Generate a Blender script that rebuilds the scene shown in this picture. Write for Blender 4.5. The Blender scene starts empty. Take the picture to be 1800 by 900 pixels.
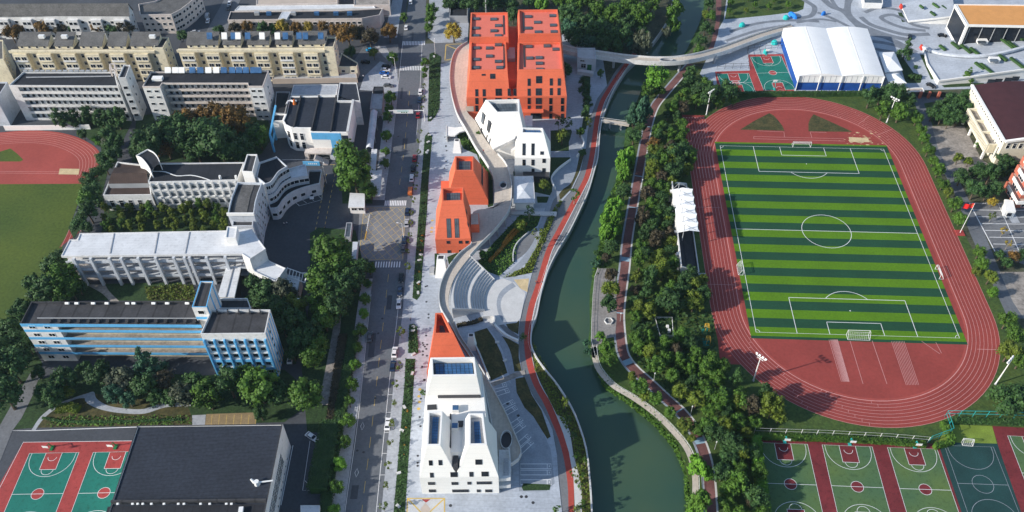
import bpy, bmesh, math, random
import numpy as np
from mathutils import Vector, Matrix
from mathutils.geometry import tessellate_polygon
SC = bpy.context.scene
COL = SC.collection
R_ = math.radians
# ------------------------------------------------------------ camera, sky, sun, exposure
F_, PITCH, ROLL, YAW = 1505.889, 0.816549, -0.0147136, 0.0578706
CAM = np.array([-105.914, -242.977, 224.657])
CX, CY = 900.0, 500.0
def _rot():
    p, r, y = PITCH, ROLL, YAW
    Rz = np.array([[math.cos(y), math.sin(y), 0], [-math.sin(y), math.cos(y), 0], [0, 0, 1]])
    B = np.array([[1, 0, 0], [0, -math.sin(p), -math.cos(p)], [0, math.cos(p), -math.sin(p)]])
    Rr = np.array([[math.cos(r), -math.sin(r), 0], [math.sin(r), math.cos(r), 0], [0, 0, 1]])
    return Rr @ B @ Rz
RC = _rot()
cam = bpy.data.cameras.new('camera'); camo = bpy.data.objects.new('camera', cam); COL.objects.link(camo)
_m = Matrix([list(RC[0]), list(-RC[1]), list(-RC[2])]).transposed().to_4x4()
_m.translation = Vector(CAM); camo.matrix_world = _m
cam.sensor_width = 36.0; cam.lens = F_ / 1800 * 36.0
cam.shift_y = (CY - 450) / 1800.0
cam.clip_start = 1; cam.clip_end = 5000
SC.camera = camo
SUN_EL, SUN_DIR = 25.0, Vector((-24.5, -9.6, 0)).normalized()
w = bpy.data.worlds.new('World'); SC.world = w; w.use_nodes = True
nt = w.node_tree; nt.nodes.clear()
sky = nt.nodes.new('ShaderNodeTexSky'); sky.sky_type = 'NISHITA'; sky.sun_disc = False
sky.sun_elevation = R_(SUN_EL); sky.sun_rotation = math.atan2(SUN_DIR.x, SUN_DIR.y)
sky.air_density = 1.0; sky.dust_density = 0.6; sky.ozone_density = 1.6
bg = nt.nodes.new('ShaderNodeBackground'); bg.inputs[1].default_value = 0.145
wo = nt.nodes.new('ShaderNodeOutputWorld')
nt.links.new(sky.outputs[0], bg.inputs[0]); nt.links.new(bg.outputs[0], wo.inputs[0])
sl = bpy.data.lights.new('sun', 'SUN'); sl.energy = 5.0; sl.angle = R_(0.6); sl.color = (1.0, 0.94, 0.85)
so = bpy.data.objects.new('sun', sl); COL.objects.link(so)
_sd = Vector((SUN_DIR.x * math.cos(R_(SUN_EL)), SUN_DIR.y * math.cos(R_(SUN_EL)), math.sin(R_(SUN_EL))))
so.rotation_euler = _sd.to_track_quat('Z', 'Y').to_euler(); so.location = (-300, -200, 300)
SC.view_settings.view_transform = 'Standard'; SC.view_settings.look = 'None'
SC.view_settings.exposure = 0.27; SC.view_settings.gamma = 1.0
SC.view_settings.use_curve_mapping = False
# ------------------------------------------------------------ where a photo pixel lies in the world
def at(px, py, z=0.0):
    d = RC.T @ np.array([(px - CX) / F_, (py - CY) / F_, 1.0])
    p = CAM + d * ((z - CAM[2]) / d[2])
    return Vector((p[0], p[1], z))
def proj(v):
    c = RC @ (np.array(v) - CAM)
    return CX + F_ * c[0] / c[2], CY + F_ * c[1] / c[2]
def mpp(px, py): return (at(px + 1, py) - at(px, py)).length
# ------------------------------------------------------------ materials
def srgb(r, g, b):
    f = lambda c: c / 12.92 if c <= .04045 else ((c + .055) / 1.055) ** 2.4
    return (f(r / 255), f(g / 255), f(b / 255))
MATS = {}
def mat(name, col, rough=.85, var=.18, scale=.25, fine=0.0, fscale=3.0, spec=.3, bump=0.0, metal=0.0, island=0.0, obj=0.0, wave=None, col2=None, stain=0.0):
    """procedural surface: base colour, large tone noise, fine grain, optional stripes, random tone per leaf / per object"""
    m = bpy.data.materials.new(name); m.use_nodes = True; MATS[name] = m
    t = m.node_tree; N = t.nodes; Lk = t.links
    b = N['Principled BSDF']; b.inputs['Roughness'].default_value = rough
    b.inputs['Specular IOR Level'].default_value = spec; b.inputs['Metallic'].default_value = metal
    geo = N.new('ShaderNodeNewGeometry')
    def mixc(fac_socket, a, bcol):
        x = N.new('ShaderNodeMix'); x.data_type = 'RGBA'
        Lk.new(fac_socket, x.inputs[0])
        if isinstance(a, tuple): x.inputs[6].default_value = (*a, 1)
        else: Lk.new(a, x.inputs[6])
        if isinstance(bcol, tuple): x.inputs[7].default_value = (*bcol, 1)
        else: Lk.new(bcol, x.inputs[7])
        return x.outputs[2]
    def noise(sc, det=4, off=0.0):
        n = N.new('ShaderNodeTexNoise'); n.inputs['Scale'].default_value = sc; n.inputs['Detail'].default_value = det
        if off:
            a = N.new('ShaderNodeVectorMath'); a.operation = 'ADD'; a.inputs[1].default_value = (off, off, off)
            Lk.new(geo.outputs['Position'], a.inputs[0]); Lk.new(a.outputs[0], n.inputs['Vector'])
        else: Lk.new(geo.outputs['Position'], n.inputs['Vector'])
        return n.outputs['Fac']
    def ramp(s, lo, hi):
        r = N.new('ShaderNodeMapRange'); r.inputs[1].default_value = lo; r.inputs[2].default_value = hi; Lk.new(s, r.inputs[0]); return r.outputs[0]
    dk = tuple(c * (1 - var) for c in col); lt = tuple(min(1, c * (1 + var)) for c in col)
    if col2: dk, lt = col, col2
    out = mixc(ramp(noise(scale), .3, .7), dk, lt)
    def mul(a, s, lo, hi):
        r = N.new('ShaderNodeMapRange'); r.inputs[3].default_value = lo; r.inputs[4].default_value = hi; Lk.new(s, r.inputs[0])
        x = N.new('ShaderNodeVectorMath'); x.operation = 'SCALE'; Lk.new(a, x.inputs[0]); Lk.new(r.outputs[0], x.inputs['Scale']); return x.outputs[0]
    if fine: out = mul(out, ramp(noise(fscale, 3, 7.0), .3, .7), 1 - fine, 1 + fine)
    if stain:
        out = mul(out, ramp(noise(.9, 6, 31.0), .52, .72), 1.0, 1 - stain)
    if island: out = mul(out, geo.outputs['Random Per Island'], 1 - island, 1 + island)
    if obj:
        oi = N.new('ShaderNodeObjectInfo'); out = mul(out, oi.outputs['Random'], 1 - obj, 1 + obj)
    if wave:      # (axis, period in metres, strength) : seams, sheets, boards
        ax, per, st = wave
        sp = N.new('ShaderNodeSeparateXYZ'); tc = N.new('ShaderNodeTexCoord'); Lk.new(tc.outputs['Object'], sp.inputs[0])
        d = N.new('ShaderNodeMath'); d.operation = 'DIVIDE'; d.inputs[1].default_value = per; Lk.new(sp.outputs['XYZ'.index(ax)], d.inputs[0])
        fr = N.new('ShaderNodeMath'); fr.operation = 'FRACT'; Lk.new(d.outputs[0], fr.inputs[0])
        out = mul(out, ramp(fr.outputs[0], .88, .9), 1.0, 1 - st)
    Lk.new(out, b.inputs['Base Color'])
    if bump:
        bp = N.new('ShaderNodeBump'); bp.inputs['Strength'].default_value = bump; bp.inputs['Distance'].default_value = .1
        Lk.new(noise(fscale, 4, 3.0), bp.inputs['Height']); Lk.new(bp.outputs[0], b.inputs['Normal'])
    return m
M = MATS
mat('earth', (.07, .075, .045), var=.3, scale=.12, fine=.35, fscale=1.2)
mat('asphalt', (.135, .145, .16), var=.12, scale=.06, fine=.1, fscale=1.5, stain=.15)
mat('asphalt_old', (.16, .165, .175), var=.14, scale=.08, fine=.12, fscale=1.2, stain=.2)
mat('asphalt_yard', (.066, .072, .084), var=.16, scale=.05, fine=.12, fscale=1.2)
mat('paving', (.42, .455, .505), var=.12, scale=.12, fine=.10, fscale=1.1, stain=.12, wave=('Y', 1.8, .12))
mat('paving_old', (.30, .27, .24), var=.2, scale=.3, fine=.2, fscale=1.0, stain=.3)
mat('pavement', (.37, .39, .42), var=.12, scale=.2, fine=.14, fscale=1.3, stain=.15)
mat('deck_stone', (.52, .46, .39), var=.08, scale=.12, fine=.10, fscale=1.2, wave=('X', 1.5, .10))
mat('stone_light', (.56, .56, .55), var=.07, scale=.3, fine=.06, fscale=2)
mat('stone_mid', (.30, .33, .37), var=.1, scale=.3, fine=.1, fscale=2)
mat('concrete', (.38, .39, .41), var=.15, scale=.3, fine=.1, stain=.25)
mat('prom_grey', (.185, .19, .20), var=.12, scale=.1, fine=.1, fscale=1.4)
mat('cycle_red', (.42, .07, .05), var=.12, scale=.15, fine=.1, fscale=1.5)
mat('brick_path', (.18, .082, .076), var=.25, scale=.15, fine=.15, fscale=1.5)
mat('path_blue', (.28, .42, .52), var=.15, scale=.3)
mat('boardwalk', (.26, .245, .235), var=.15, scale=.2, fine=.15, fscale=1.3, wave=('Y', .6, .25))
mat('lawn', (.070, .105, .020), var=.35, scale=.25, fine=.3, fscale=1.5, col2=(.038, .075, .018))
mat('lawn_dry', (.10, .082, .030), var=.3, scale=.35, fine=.35, fscale=1.5, col2=(.035, .042, .014))
mat('lawn_field', (.095, .128, .016), var=.3, scale=.03, fine=.2, fscale=1.0, col2=(.052, .088, .013))
mat('verge', (.034, .070, .020), var=.35, scale=.6, fine=.4, fscale=1.8, col2=(.020, .044, .014))
mat('bank_green', (.030, .075, .010), var=.3, scale=.5, fine=.4, fscale=1.6, col2=(.013, .038, .008))
mat('turf_light', (.088, .200, .004), var=.10, scale=.08, fine=.12, fscale=1.3)
mat('turf_dark', (.012, .062, .028), var=.12, scale=.08, fine=.12, fscale=1.3)
mat('track_red', (.285, .052, .042), var=.14, scale=.05, fine=.08, fscale=1.2, stain=.08)
mat('track_pale', (.35, .070, .055), var=.12, scale=.06, fine=.08, fscale=1.2)
mat('court_red', (.36, .055, .05), var=.15, scale=.15, fine=.12, stain=.3)
mat('court_red_dark', (.17, .026, .03), var=.2, scale=.2, fine=.12, stain=.3)
mat('court_teal', (.012, .165, .125), var=.12, scale=.12, fine=.08, stain=.25)
mat('court_green', (.105, .165, .045), var=.3, scale=.06, fine=.1, col2=(.060, .130, .062), stain=.3)
mat('court_dark', (.014, .052, .050), var=.25, scale=.1, fine=.15)
mat('court_moss', (.17, .24, .035), var=.25, scale=.2, fine=.15)
mat('line_white', (.78, .78, .78), var=.06, scale=.6)
mat('line_pink', (.62, .32, .30), var=.08, scale=.6)
mat('line_yellow', (.60, .42, .12), var=.15, scale=.4)
mat('parking_tan', (.27, .20, .11), var=.2, scale=.4, fine=.15)  # tan darkened to hold the half shade lying over the court
mat('sand', (.60, .47, .27), var=.15, scale=.4, fine=.12)
mat('white_wall', (.84, .82, .78), var=.05, scale=.15, fine=.03, stain=.06)
mat('white_panel', (.84, .82, .775), var=.035, scale=.12, fine=.02, wave=('Z', 1.6, .05))
mat('white_old', (.68, .675, .66), var=.10, scale=.25, fine=.06, stain=.2)
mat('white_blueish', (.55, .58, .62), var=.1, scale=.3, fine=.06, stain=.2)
mat('cream_wall', (.72, .64, .46), var=.1, scale=.3, fine=.06, stain=.22)
mat('ivory_wall', (.72, .66, .52), var=.06, scale=.3, fine=.04, stain=.1)
mat('pinkish_wall', (.62, .55, .50), var=.1, scale=.3, fine=.05, stain=.15)
mat('orange_wall', (.70, .150, .072), var=.09, scale=.10, fine=.05, stain=.10, wave=('Z', 3.6, .07))
mat('orange_roof', (.72, .175, .120), var=.05, scale=.2, fine=.04, stain=.06)
mat('ochre_roof', (.66, .31, .10), var=.06, scale=.3, fine=.05)
mat('brick_red', (.46, .14, .09), var=.1, scale=.4, fine=.1)
mat('blue_paint', (.12, .42, .72), var=.07, scale=.3, fine=.04, stain=.1)
mat('blue_curtain', (.012, .075, .32), var=.15, scale=.3, fine=.1)
mat('roof_black', (.022, .024, .030), var=.2, scale=.2, fine=.15, fscale=1.5, stain=.0, wave=('X', 2.4, .25))
mat('roof_felt', (.050, .050, .054), var=.25, scale=.2, fine=.15, fscale=1.5, wave=('X', 5.2, .35))
mat('roof_slate', (.026, .032, .046), var=.15, scale=.08, fine=.2, fscale=1.1, wave=('Y', 1.2, .3), stain=.2)
mat('roof_grey', (.115, .112, .108), var=.2, scale=.3, fine=.22, fscale=1.6, wave=('Y', .9, .12))
mat('stone_strip', (.21, .215, .225), var=.15, scale=.15, fine=.12, stain=.2)
mat('band_dark', (.19, .21, .24), var=.15, scale=.3, fine=.1)
mat('roof_white', (.66, .67, .68), var=.08, scale=.25, fine=.05, wave=('Y', 1.3, .10), stain=.15)
mat('roof_maroon', (.060, .020, .024), var=.12, scale=.3, fine=.1, wave=('X', .8, .15))
mat('roof_brown', (.058, .038, .032), var=.2, scale=.4, fine=.15, wave=('X', .9, .3))
mat('membrane', (.86, .86, .85), var=.03, scale=.2, wave=('Y', 1.5, .05))
mat('metal_white', (.78, .78, .76), rough=.5, var=.04, spec=.5)
mat('metal_grey', (.35, .36, .37), rough=.5, var=.08, spec=.5)
mat('metal_teal', (.03, .38, .36), rough=.5, var=.08)
mat('metal_green', (.02, .16, .05), rough=.5, var=.08)
mat('metal_dark', (.05, .05, .055), rough=.5, var=.08)
mat('glass_dark', (.016, .020, .028), rough=.15, var=.3, scale=.5, spec=.35, obj=.5)
mat('glass_mid', (.10, .12, .14), rough=.15, var=.4, scale=.4, spec=.6, obj=.4)
mat('solar_blue', (.040, .115, .25), rough=.35, var=.3, scale=.4, spec=.4)
mat('solar_grey', (.085, .105, .125), rough=.5, var=.25, scale=.4, spec=.25)
mat('tyre', (.012, .012, .012), rough=.9, var=.1)
mat('bark', (.10, .075, .05), var=.2, scale=1.0)
mat('bark_pale', (.30, .27, .23), var=.2, scale=1.0)
mat('skin', (.5, .3, .22), var=.05)
mat('yellow_paint', (.75, .45, .05), var=.1)
mat('flag_red', (.65, .02, .02), var=.06)
mat('tarp_teal', (.02, .45, .42), var=.1)
mat('tarp_blue', (.02, .2, .65), var=.1)
mat('screen_dark', (.012, .016, .024), rough=.3, var=.2)
mat('stone_red', (.55, .05, .03), var=.2)
mat('planter', (.50, .42, .35), var=.1)
for nm, c in dict(car_white=(.78, .78, .78), car_black=(.012, .013, .016), car_blue=(.02, .12, .42), car_navy=(.015, .03, .07), car_red=(.30, .015, .02),
                  car_silver=(.42, .43, .45), car_cyan=(.02, .33, .62), car_orange=(.62, .17, .04), car_grey=(.12, .125, .13)).items():
    mat(nm, c, rough=.25, var=.03, spec=.6)
for nm, c, c2 in [('dark', (.024, .064, .018), (.044, .096, .022)), ('mid', (.040, .100, .012), (.070, .140, .014)), ('bright', (.065, .170, .014), (.10, .22, .018)),
                  ('olive', (.070, .112, .012), (.112, .145, .014)), ('autumn', (.085, .055, .016), (.20, .105, .020)), ('teal', (.020, .068, .036), (.042, .105, .052)),
                  ('yellow', (.22, .18, .02), (.34, .24, .03)), ('greyish', (.045, .060, .034), (.075, .085, .05)), ('brown', (.042, .036, .020), (.066, .052, .028)), ('pampas', (.34, .15, .02), (.45, .22, .03))]:
    mat('leaf_' + nm, c, rough=.65, col2=c2, scale=.45, island=.26, spec=.25, obj=.18)
def water_mat():
    m = mat('water', (.060, .100, .052), rough=.06, var=.2, scale=.025, col2=(.026, .076, .058), spec=.5)
    t = m.node_tree; b = t.nodes['Principled BSDF']
    n = t.nodes.new('ShaderNodeTexNoise'); n.inputs['Scale'].default_value = .9; n.inputs['Detail'].default_value = 3
    g = t.nodes.new('ShaderNodeNewGeometry'); t.links.new(g.outputs['Position'], n.inputs['Vector'])
    bp = t.nodes.new('ShaderNodeBump'); bp.inputs['Strength'].default_value = .05; bp.inputs['Distance'].default_value = .1
    t.links.new(n.outputs['Fac'], bp.inputs['Height']); t.links.new(bp.outputs[0], b.inputs['Normal'])
water_mat()
# ------------------------------------------------------------ mesh helpers
def area2(p): return sum(p[i][0] * p[(i + 1) % len(p)][1] - p[(i + 1) % len(p)][0] * p[i][1] for i in range(len(p))) / 2
def ccw(p): return list(p) if area2(p) > 0 else list(reversed(p))
def inset(p, d):
    """offset of a CCW polygon inwards by d"""
    n = len(p); out = []
    for i in range(n):
        a, b, c = Vector(p[i - 1][:2]), Vector(p[i][:2]), Vector(p[(i + 1) % n][:2])
        e1 = (b - a).normalized(); e2 = (c - b).normalized()
        n1 = Vector((-e1.y, e1.x)); n2 = Vector((-e2.y, e2.x))
        k = (n1 + n2); L = max(k.length_squared, .35)
        out.append(tuple(b + k * (2 * d / L)))
    return out
def smooth(pts, k=3):
    """Catmull-Rom through 2-D or 3-D points, k samples a span"""
    P = [Vector(p) for p in pts]; o = []
    for i in range(len(P) - 1):
        a, b, c, d = P[max(i - 1, 0)], P[i], P[i + 1], P[min(i + 2, len(P) - 1)]
        for j in range(k):
            t = j / k
            o.append(.5 * ((2 * b) + (c - a) * t + (2 * a - 5 * b + 4 * c - d) * t * t + (3 * b - a - 3 * c + d) * t ** 3))
    o.append(P[-1]); return o
class MB:
    def __init__(s): s.v = []; s.f = []; s.m = []; s.mi = 0
    def V(s, p): s.v.append(tuple(p)); return len(s.v) - 1
    def quad(s, *ps): i = [s.V(p) for p in ps]; s.f.append(i); s.m.append(s.mi); return s
    def poly(s, ps, z=None, flip=False):
        q = [Vector((p[0], p[1], z if z is not None else p[2])) for p in ps]
        n0 = len(s.v)
        for p in q: s.V(p)
        for t in tessellate_polygon([q]):
            a, b, c = q[t[0]], q[t[1]], q[t[2]]
            nz = (b - a).cross(c - a).z
            t = list(t)
            if (nz < 0) != flip: t.reverse()
            s.f.append([n0 + k for k in t]); s.m.append(s.mi)
        return s
    def prism(s, pts, z0, z1, top=True, bottom=False):
        p = ccw([(q[0], q[1]) for q in pts]); n = len(p)
        for i in range(n):
            a, b = p[i], p[(i + 1) % n]
            s.quad((*a, z0), (*b, z0), (*b, z1), (*a, z1))
        if top: s.poly(p, z1)
        if bottom: s.poly(p, z0, flip=True)
        return s
    def loft(s, lo, hi, top=True):
        n = len(lo)
        for i in range(n): s.quad(lo[i], lo[(i + 1) % n], hi[(i + 1) % n], hi[i])
        if top: s.f.append([s.V(p) for p in hi]); s.m.append(s.mi)
        return s
    def box(s, x0, x1, y0, y1, z0, z1, bottom=True):
        return s.prism([(x0, y0), (x1, y0), (x1, y1), (x0, y1)], z0, z1, True, bottom)
    def obox(s, o, ax, ay, az):
        """box from a corner and three edge vectors"""
        o, ax, ay, az = map(Vector, (o, ax, ay, az))
        if ax.cross(ay).dot(az) < 0: ax, ay = ay, ax
        c = [o, o + ax, o + ax + ay, o + ay]; d = [p + az for p in c]
        s.quad(c[3], c[2], c[1], c[0]); s.quad(*d)
        for i in range(4): s.quad(c[i], c[(i + 1) % 4], d[(i + 1) % 4], d[i])
        return s
    def bar(s, a, b, w, h=None):
        """square bar between two points"""
        a, b = Vector(a), Vector(b); d = b - a
        if d.length < 1e-6: return s
        h = h or w
        side = d.cross(Vector((0, 0, 1)))
        side = Vector((1, 0, 0)) if side.length < 1e-4 else side.normalized()
        up = side.cross(d).normalized()
        return s.obox(a - side * w / 2 - up * h / 2, side * w, up * h, d)
    def tube(s, a, b, r0, r1=None, n=8, cap=True):
        a, b = Vector(a), Vector(b); r1 = r0 if r1 is None else r1; d = (b - a).normalized()
        x = d.orthogonal().normalized(); y = d.cross(x)
        A = [a + (x * math.cos(k * 2 * math.pi / n) + y * math.sin(k * 2 * math.pi / n)) * r0 for k in range(n)]
        B = [b + (x * math.cos(k * 2 * math.pi / n) + y * math.sin(k * 2 * math.pi / n)) * r1 for k in range(n)]
        s.loft(A, B, cap); return s
    def strip(s, L, Rr, z=None):
        """ribbon between two rows of points"""
        for i in range(len(L) - 1):
            q = [Rr[i], Rr[i + 1], L[i + 1], L[i]]
            if z is not None: q = [(p[0], p[1], z) for p in q]
            a, b, c = Vector(q[0]), Vector(q[1]), Vector(q[2])
            if (b - a).cross(c - a).z < 0: q.reverse()
            s.quad(*q)
        return s
    def line(s, pts, w, z, closed=False):
        """flat painted line along points"""
        P = [Vector((p[0], p[1], 0)) for p in pts]
        n = len(P)
        L, Rr = [], []
        for i in range(n):
            if closed: d = P[(i + 1) % n] - P[i - 1]
            else: d = P[min(i + 1, n - 1)] - P[max(i - 1, 0)]
            d.normalize(); nn = Vector((-d.y, d.x, 0)) * w / 2
            L.append(P[i] + nn); Rr.append(P[i] - nn)
        if closed: L.append(L[0]); Rr.append(Rr[0])
        return s.strip(L, Rr, z)
    def wall(s, pts, th, z0, z1, closed=False):
        """upright wall along a line; z0, z1 numbers or lists"""
        P = [Vector((p[0], p[1], 0)) for p in pts]; n = len(P); L, Rr = [], []
        Z0 = z0 if isinstance(z0, (list, tuple)) else [z0] * n; Z1 = z1 if isinstance(z1, (list, tuple)) else [z1] * n
        for i in range(n):
            d = (P[(i + 1) % n] - P[i - 1]) if closed else (P[min(i + 1, n - 1)] - P[max(i - 1, 0)])
            d.normalize(); nn = Vector((-d.y, d.x, 0)) * th / 2; L.append(P[i] + nn); Rr.append(P[i] - nn)
        rng = range(n if closed else n - 1)
        for i in rng:
            j = (i + 1) % n
            up = lambda p, z: (p.x, p.y, z)
            s.quad(up(L[j], Z0[j]), up(L[i], Z0[i]), up(L[i], Z1[i]), up(L[j], Z1[j]))
            s.quad(up(Rr[i], Z0[i]), up(Rr[j], Z0[j]), up(Rr[j], Z1[j]), up(Rr[i], Z1[i]))
            s.quad(up(L[i], Z1[i]), up(Rr[i], Z1[i]), up(Rr[j], Z1[j]), up(L[j], Z1[j]))
        if not closed:
            for i in (0, n - 1): s.quad((L[i].x, L[i].y, Z0[i]), (Rr[i].x, Rr[i].y, Z0[i]), (Rr[i].x, Rr[i].y, Z1[i]), (L[i].x, L[i].y, Z1[i]))
        return s
    def mesh(s, name, mats):
        me = bpy.data.meshes.new(name); me.from_pydata(s.v, [], s.f)
        for m in (mats if isinstance(mats, (list, tuple)) else [mats]): me.materials.append(M[m] if isinstance(m, str) else m)
        if any(s.m): me.polygons.foreach_set('material_index', s.m)
        me.update(); return me
    def build(s, name, mats, parent=None, loc=None):
        o = bpy.data.objects.new(name, s.mesh(name, mats)); COL.objects.link(o)
        if parent: o.parent = parent
        if loc is not None: o.location = loc
        return o
LABELLED = []
def tag(o, label=None, cat=None, group=None, kind=None):
    if label: o['label'] = label; LABELLED.append(o)
    if cat: o['category'] = cat
    if group: o['group'] = group
    if kind: o['kind'] = kind
    return o
def empty(name, loc, rz=0.0):
    o = bpy.data.objects.new(name, None); COL.objects.link(o); o.location = loc; o.rotation_euler = (0, 0, rz); o.empty_display_size = .5
    return o
def inst(name, me, parent=None, loc=(0, 0, 0), rz=0.0, sc=None):
    o = bpy.data.objects.new(name, me); COL.objects.link(o)
    if parent: o.parent = parent
    o.location = loc; o.rotation_euler = (0, 0, rz)
    if sc: o.scale = sc
    return o
def rebase(o):
    """moves a mesh thing's origin to its own base"""
    me = o.data; n = len(me.vertices); a = np.empty(n * 3); me.vertices.foreach_get('co', a); a = a.reshape(-1, 3)
    c = (a.min(0) + a.max(0)) / 2; c[2] = a[:, 2].min(); me.vertices.foreach_set('co', (a - c).ravel()); me.update(); o.location = Vector(c); return o
def W2(pts, z=0.0): return [at(x, y, z) for x, y in pts]
def struct(name, mb, m): return tag(mb.build(name, m), kind='structure')
def sheet(name, m, px, z, h=0.0, k=0, world=False):
    """ground area traced on the ground; h>0 gives it kerb sides"""
    p = px if world else W2(px)
    if k: p = smooth([(q[0], q[1]) for q in p] + [(p[0][0], p[0][1])], k)[:-1]
    mb = MB(); mb.poly([(q[0], q[1]) for q in p], z)
    if h:
        c = ccw([(q[0], q[1]) for q in p])
        for i in range(len(c)):
            a, b = c[i], c[(i + 1) % len(c)]; mb.quad((*a, z - h), (*b, z - h), (*b, z), (*a, z))
    return struct(name, mb, m)
def ribbon(name, m, Lpx, Rpx, z, k=4, h=0.0):
    L = smooth([at(*p) for p in Lpx], k); Rr = smooth([at(*p) for p in Rpx], k)
    mb = MB(); mb.strip(L, Rr, z)
    if h:
        for a, b in list(zip(L, L[1:])): mb.quad((a.x, a.y, z - h), (b.x, b.y, z - h), (b.x, b.y, z), (a.x, a.y, z))
        for a, b in list(zip(Rr, Rr[1:])): mb.quad((b.x, b.y, z - h), (a.x, a.y, z - h), (a.x, a.y, z), (b.x, b.y, z))
    return struct(name, mb, m)
def resample(pts, n):
    P = [Vector(p) for p in pts]; d = [0]
    for a, b in zip(P, P[1:]): d.append(d[-1] + (b - a).length)
    o = []; j = 0
    for i in range(n):
        t = d[-1] * i / (n - 1)
        while j < len(P) - 2 and d[j + 1] < t: j += 1
        u = (t - d[j]) / max(1e-9, d[j + 1] - d[j]); o.append(P[j].lerp(P[j + 1], min(1, u)))
    return o
# ------------------------------------------------------------ buildings
WINC = {}
def win_mesh(w_, h_, kind='dark', frame='metal_white', mull=None, fr=.07):
    key = (round(w_, 2), round(h_, 2), kind, frame, mull)
    if key in WINC: return WINC[key]
    b = MB(); b.mi = 1
    b.box(-w_ / 2, w_ / 2, -h_ / 2, h_ / 2, -.12, .03)
    b.mi = 0
    f = fr
    b.box(-w_ / 2 - f, -w_ / 2 + .02, -h_ / 2 - f, h_ / 2 + f, -.1, .10); b.box(w_ / 2 - .02, w_ / 2 + f, -h_ / 2 - f, h_ / 2 + f, -.1, .10)
    b.box(-w_ / 2 + .02, w_ / 2 - .02, h_ / 2 - .02, h_ / 2 + f, -.1, .10); b.box(-w_ / 2 + .02, w_ / 2 - .02, -h_ / 2 - f, -h_ / 2 + .02, -.1, .14)
    nm = mull if mull is not None else max(0, int(w_ / 1.0) - 0)
    for k in range(1, nm + 0):
        x = -w_ / 2 + w_ * k / nm; b.box(x - .035, x + .035, -h_ / 2 + .02, h_ / 2 - .02, .03, .07)
    if h_ > 1.7 and w_ > .7: b.box(-w_ / 2 + .02, w_ / 2 - .02, h_ * .18 - .035, h_ * .18 + .035, .03, .072)
    me = b.mesh('window', [frame, 'glass_' + kind if kind in ('dark', 'mid') else kind]); WINC[key] = me
    return me
class Plane:
    def __init__(s, o, u, v): s.o = Vector(o); s.u = Vector(u).normalized(); s.v = Vector(v).normalized(); s.n = s.u.cross(s.v).normalized(); s.v = s.n.cross(s.u)
    def P(s, a, b, d=0.0): return s.o + s.u * a + s.v * b + s.n * d
    def M(s, a, b, d=0.0):
        m = Matrix.Identity(4)
        for i in range(3): m[i][0] = s.u[i]; m[i][1] = s.v[i]; m[i][2] = s.n[i]; m[i][3] = s.P(a, b, d)[i]
        return m
class Bld:
    def __init__(s, name, label, cat, A, B, group=None, zA=0.0):
        a, b = at(*A), at(*B); s.rz = math.atan2(b.y - a.y, b.x - a.x); s.o = a; s.W = (b - a).length
        s.root = tag(empty(name, (a.x, a.y, zA), s.rz), label, cat, group)
        s.c, s.s_ = math.cos(s.rz), math.sin(s.rz); s.zA = zA
    def loc(s, p):
        x, y = p.x - s.o.x, p.y - s.o.y; return Vector((x * s.c + y * s.s_, -x * s.s_ + y * s.c, p.z - s.zA))
    def L(s, px, py, z=0.0): return s.loc(at(px, py, z))
    def P(s, pts, z): return [s.L(x, y, z) for x, y in pts]
    def add(s, name, mb, m, parent=None): return mb.build(name, m, parent or s.root)
    def mass(s, pts, H, wall='white_old', roof='roof_felt', z0=0.0, par=.6, th=.3, px=True, name='wall', rname='roof', coping=None):
        p = [(q.x, q.y) for q in s.P(pts, H)] if px else [(q[0], q[1]) for q in pts]
        p = ccw(p); q = inset(p, th); b = MB(); n = len(p)
        for i in range(n):
            j = (i + 1) % n
            b.quad((*p[i], z0), (*p[j], z0), (*p[j], H), (*p[i], H))
            if par > 0:
                if coping: b.mi = 1
                b.quad((*p[i], H), (*p[j], H), (*q[j], H), (*q[i], H)); b.mi = 0
                b.quad((*q[j], H - par), (*q[i], H - par), (*q[i], H), (*q[j], H))
        if z0 > 0.05: b.poly(p, z0, flip=True)
        s.add(name, b, [wall, coping] if coping else wall)
        r = MB(); r.poly(q if par > 0 else p, H - par if par > 0 else H); s.add(rname, r, roof)
        return p
    def fac(s, A, B, z0=0.0): A, B = Vector((A[0], A[1], z0)), Vector((B[0], B[1], z0)); return Plane(A, B - A, (0, 0, 1))
    def win(s, pl, a, b, w_, h_, kind='dark', frame='metal_white', mull=None, d=0.0, name='window'):
        o = bpy.data.objects.new(name, win_mesh(w_, h_, kind, frame, mull)); COL.objects.link(o); o.parent = s.root; o.matrix_local = pl.M(a, b, d); return o
    def wins(s, pl, As, Bs, w_, h_, **k):
        for b in Bs:
            for a in As: s.win(pl, a, b, w_, h_, **k)
    def onp(s, pl, px, py):
        """plane coordinates of the point of the facade seen at a photo pixel"""
        o = s.loc(Vector(CAM)); q = s.L(px, py, 0.0); d = q - o; t = (pl.o - o).dot(pl.n) / d.dot(pl.n); h = o + d * t - pl.o
        return h.dot(pl.u), h.dot(pl.v)
    def pwin(s, pl, px, py, w_, h_, **k): a, b = s.onp(pl, px, py); return s.win(pl, a, b, w_, h_, **k)
    def fbox(s, pl, a0, a1, b0, b1, d0, d1, mb): return mb.obox(pl.P(a0, b0, d0), pl.u * (a1 - a0), pl.v * (b1 - b0), pl.n * (d1 - d0))
    def gallery(s, pl, a0, a1, zs, hgt, depth, slab_m, name='balcony', par=1.1):
        """open corridor floors: slab and parapet for each storey"""
        for z in zs:
            b = MB(); s.fbox(pl, a0, a1, z - .15, z + .1, -depth, 0, b); s.fbox(pl, a0, a1, z + .1, z + par, -.15, 0.02, b); s.add(name, b, slab_m)
def even(a0, a1, n): return [a0 + (a1 - a0) * (i + .5) / n for i in range(n)]
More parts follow.
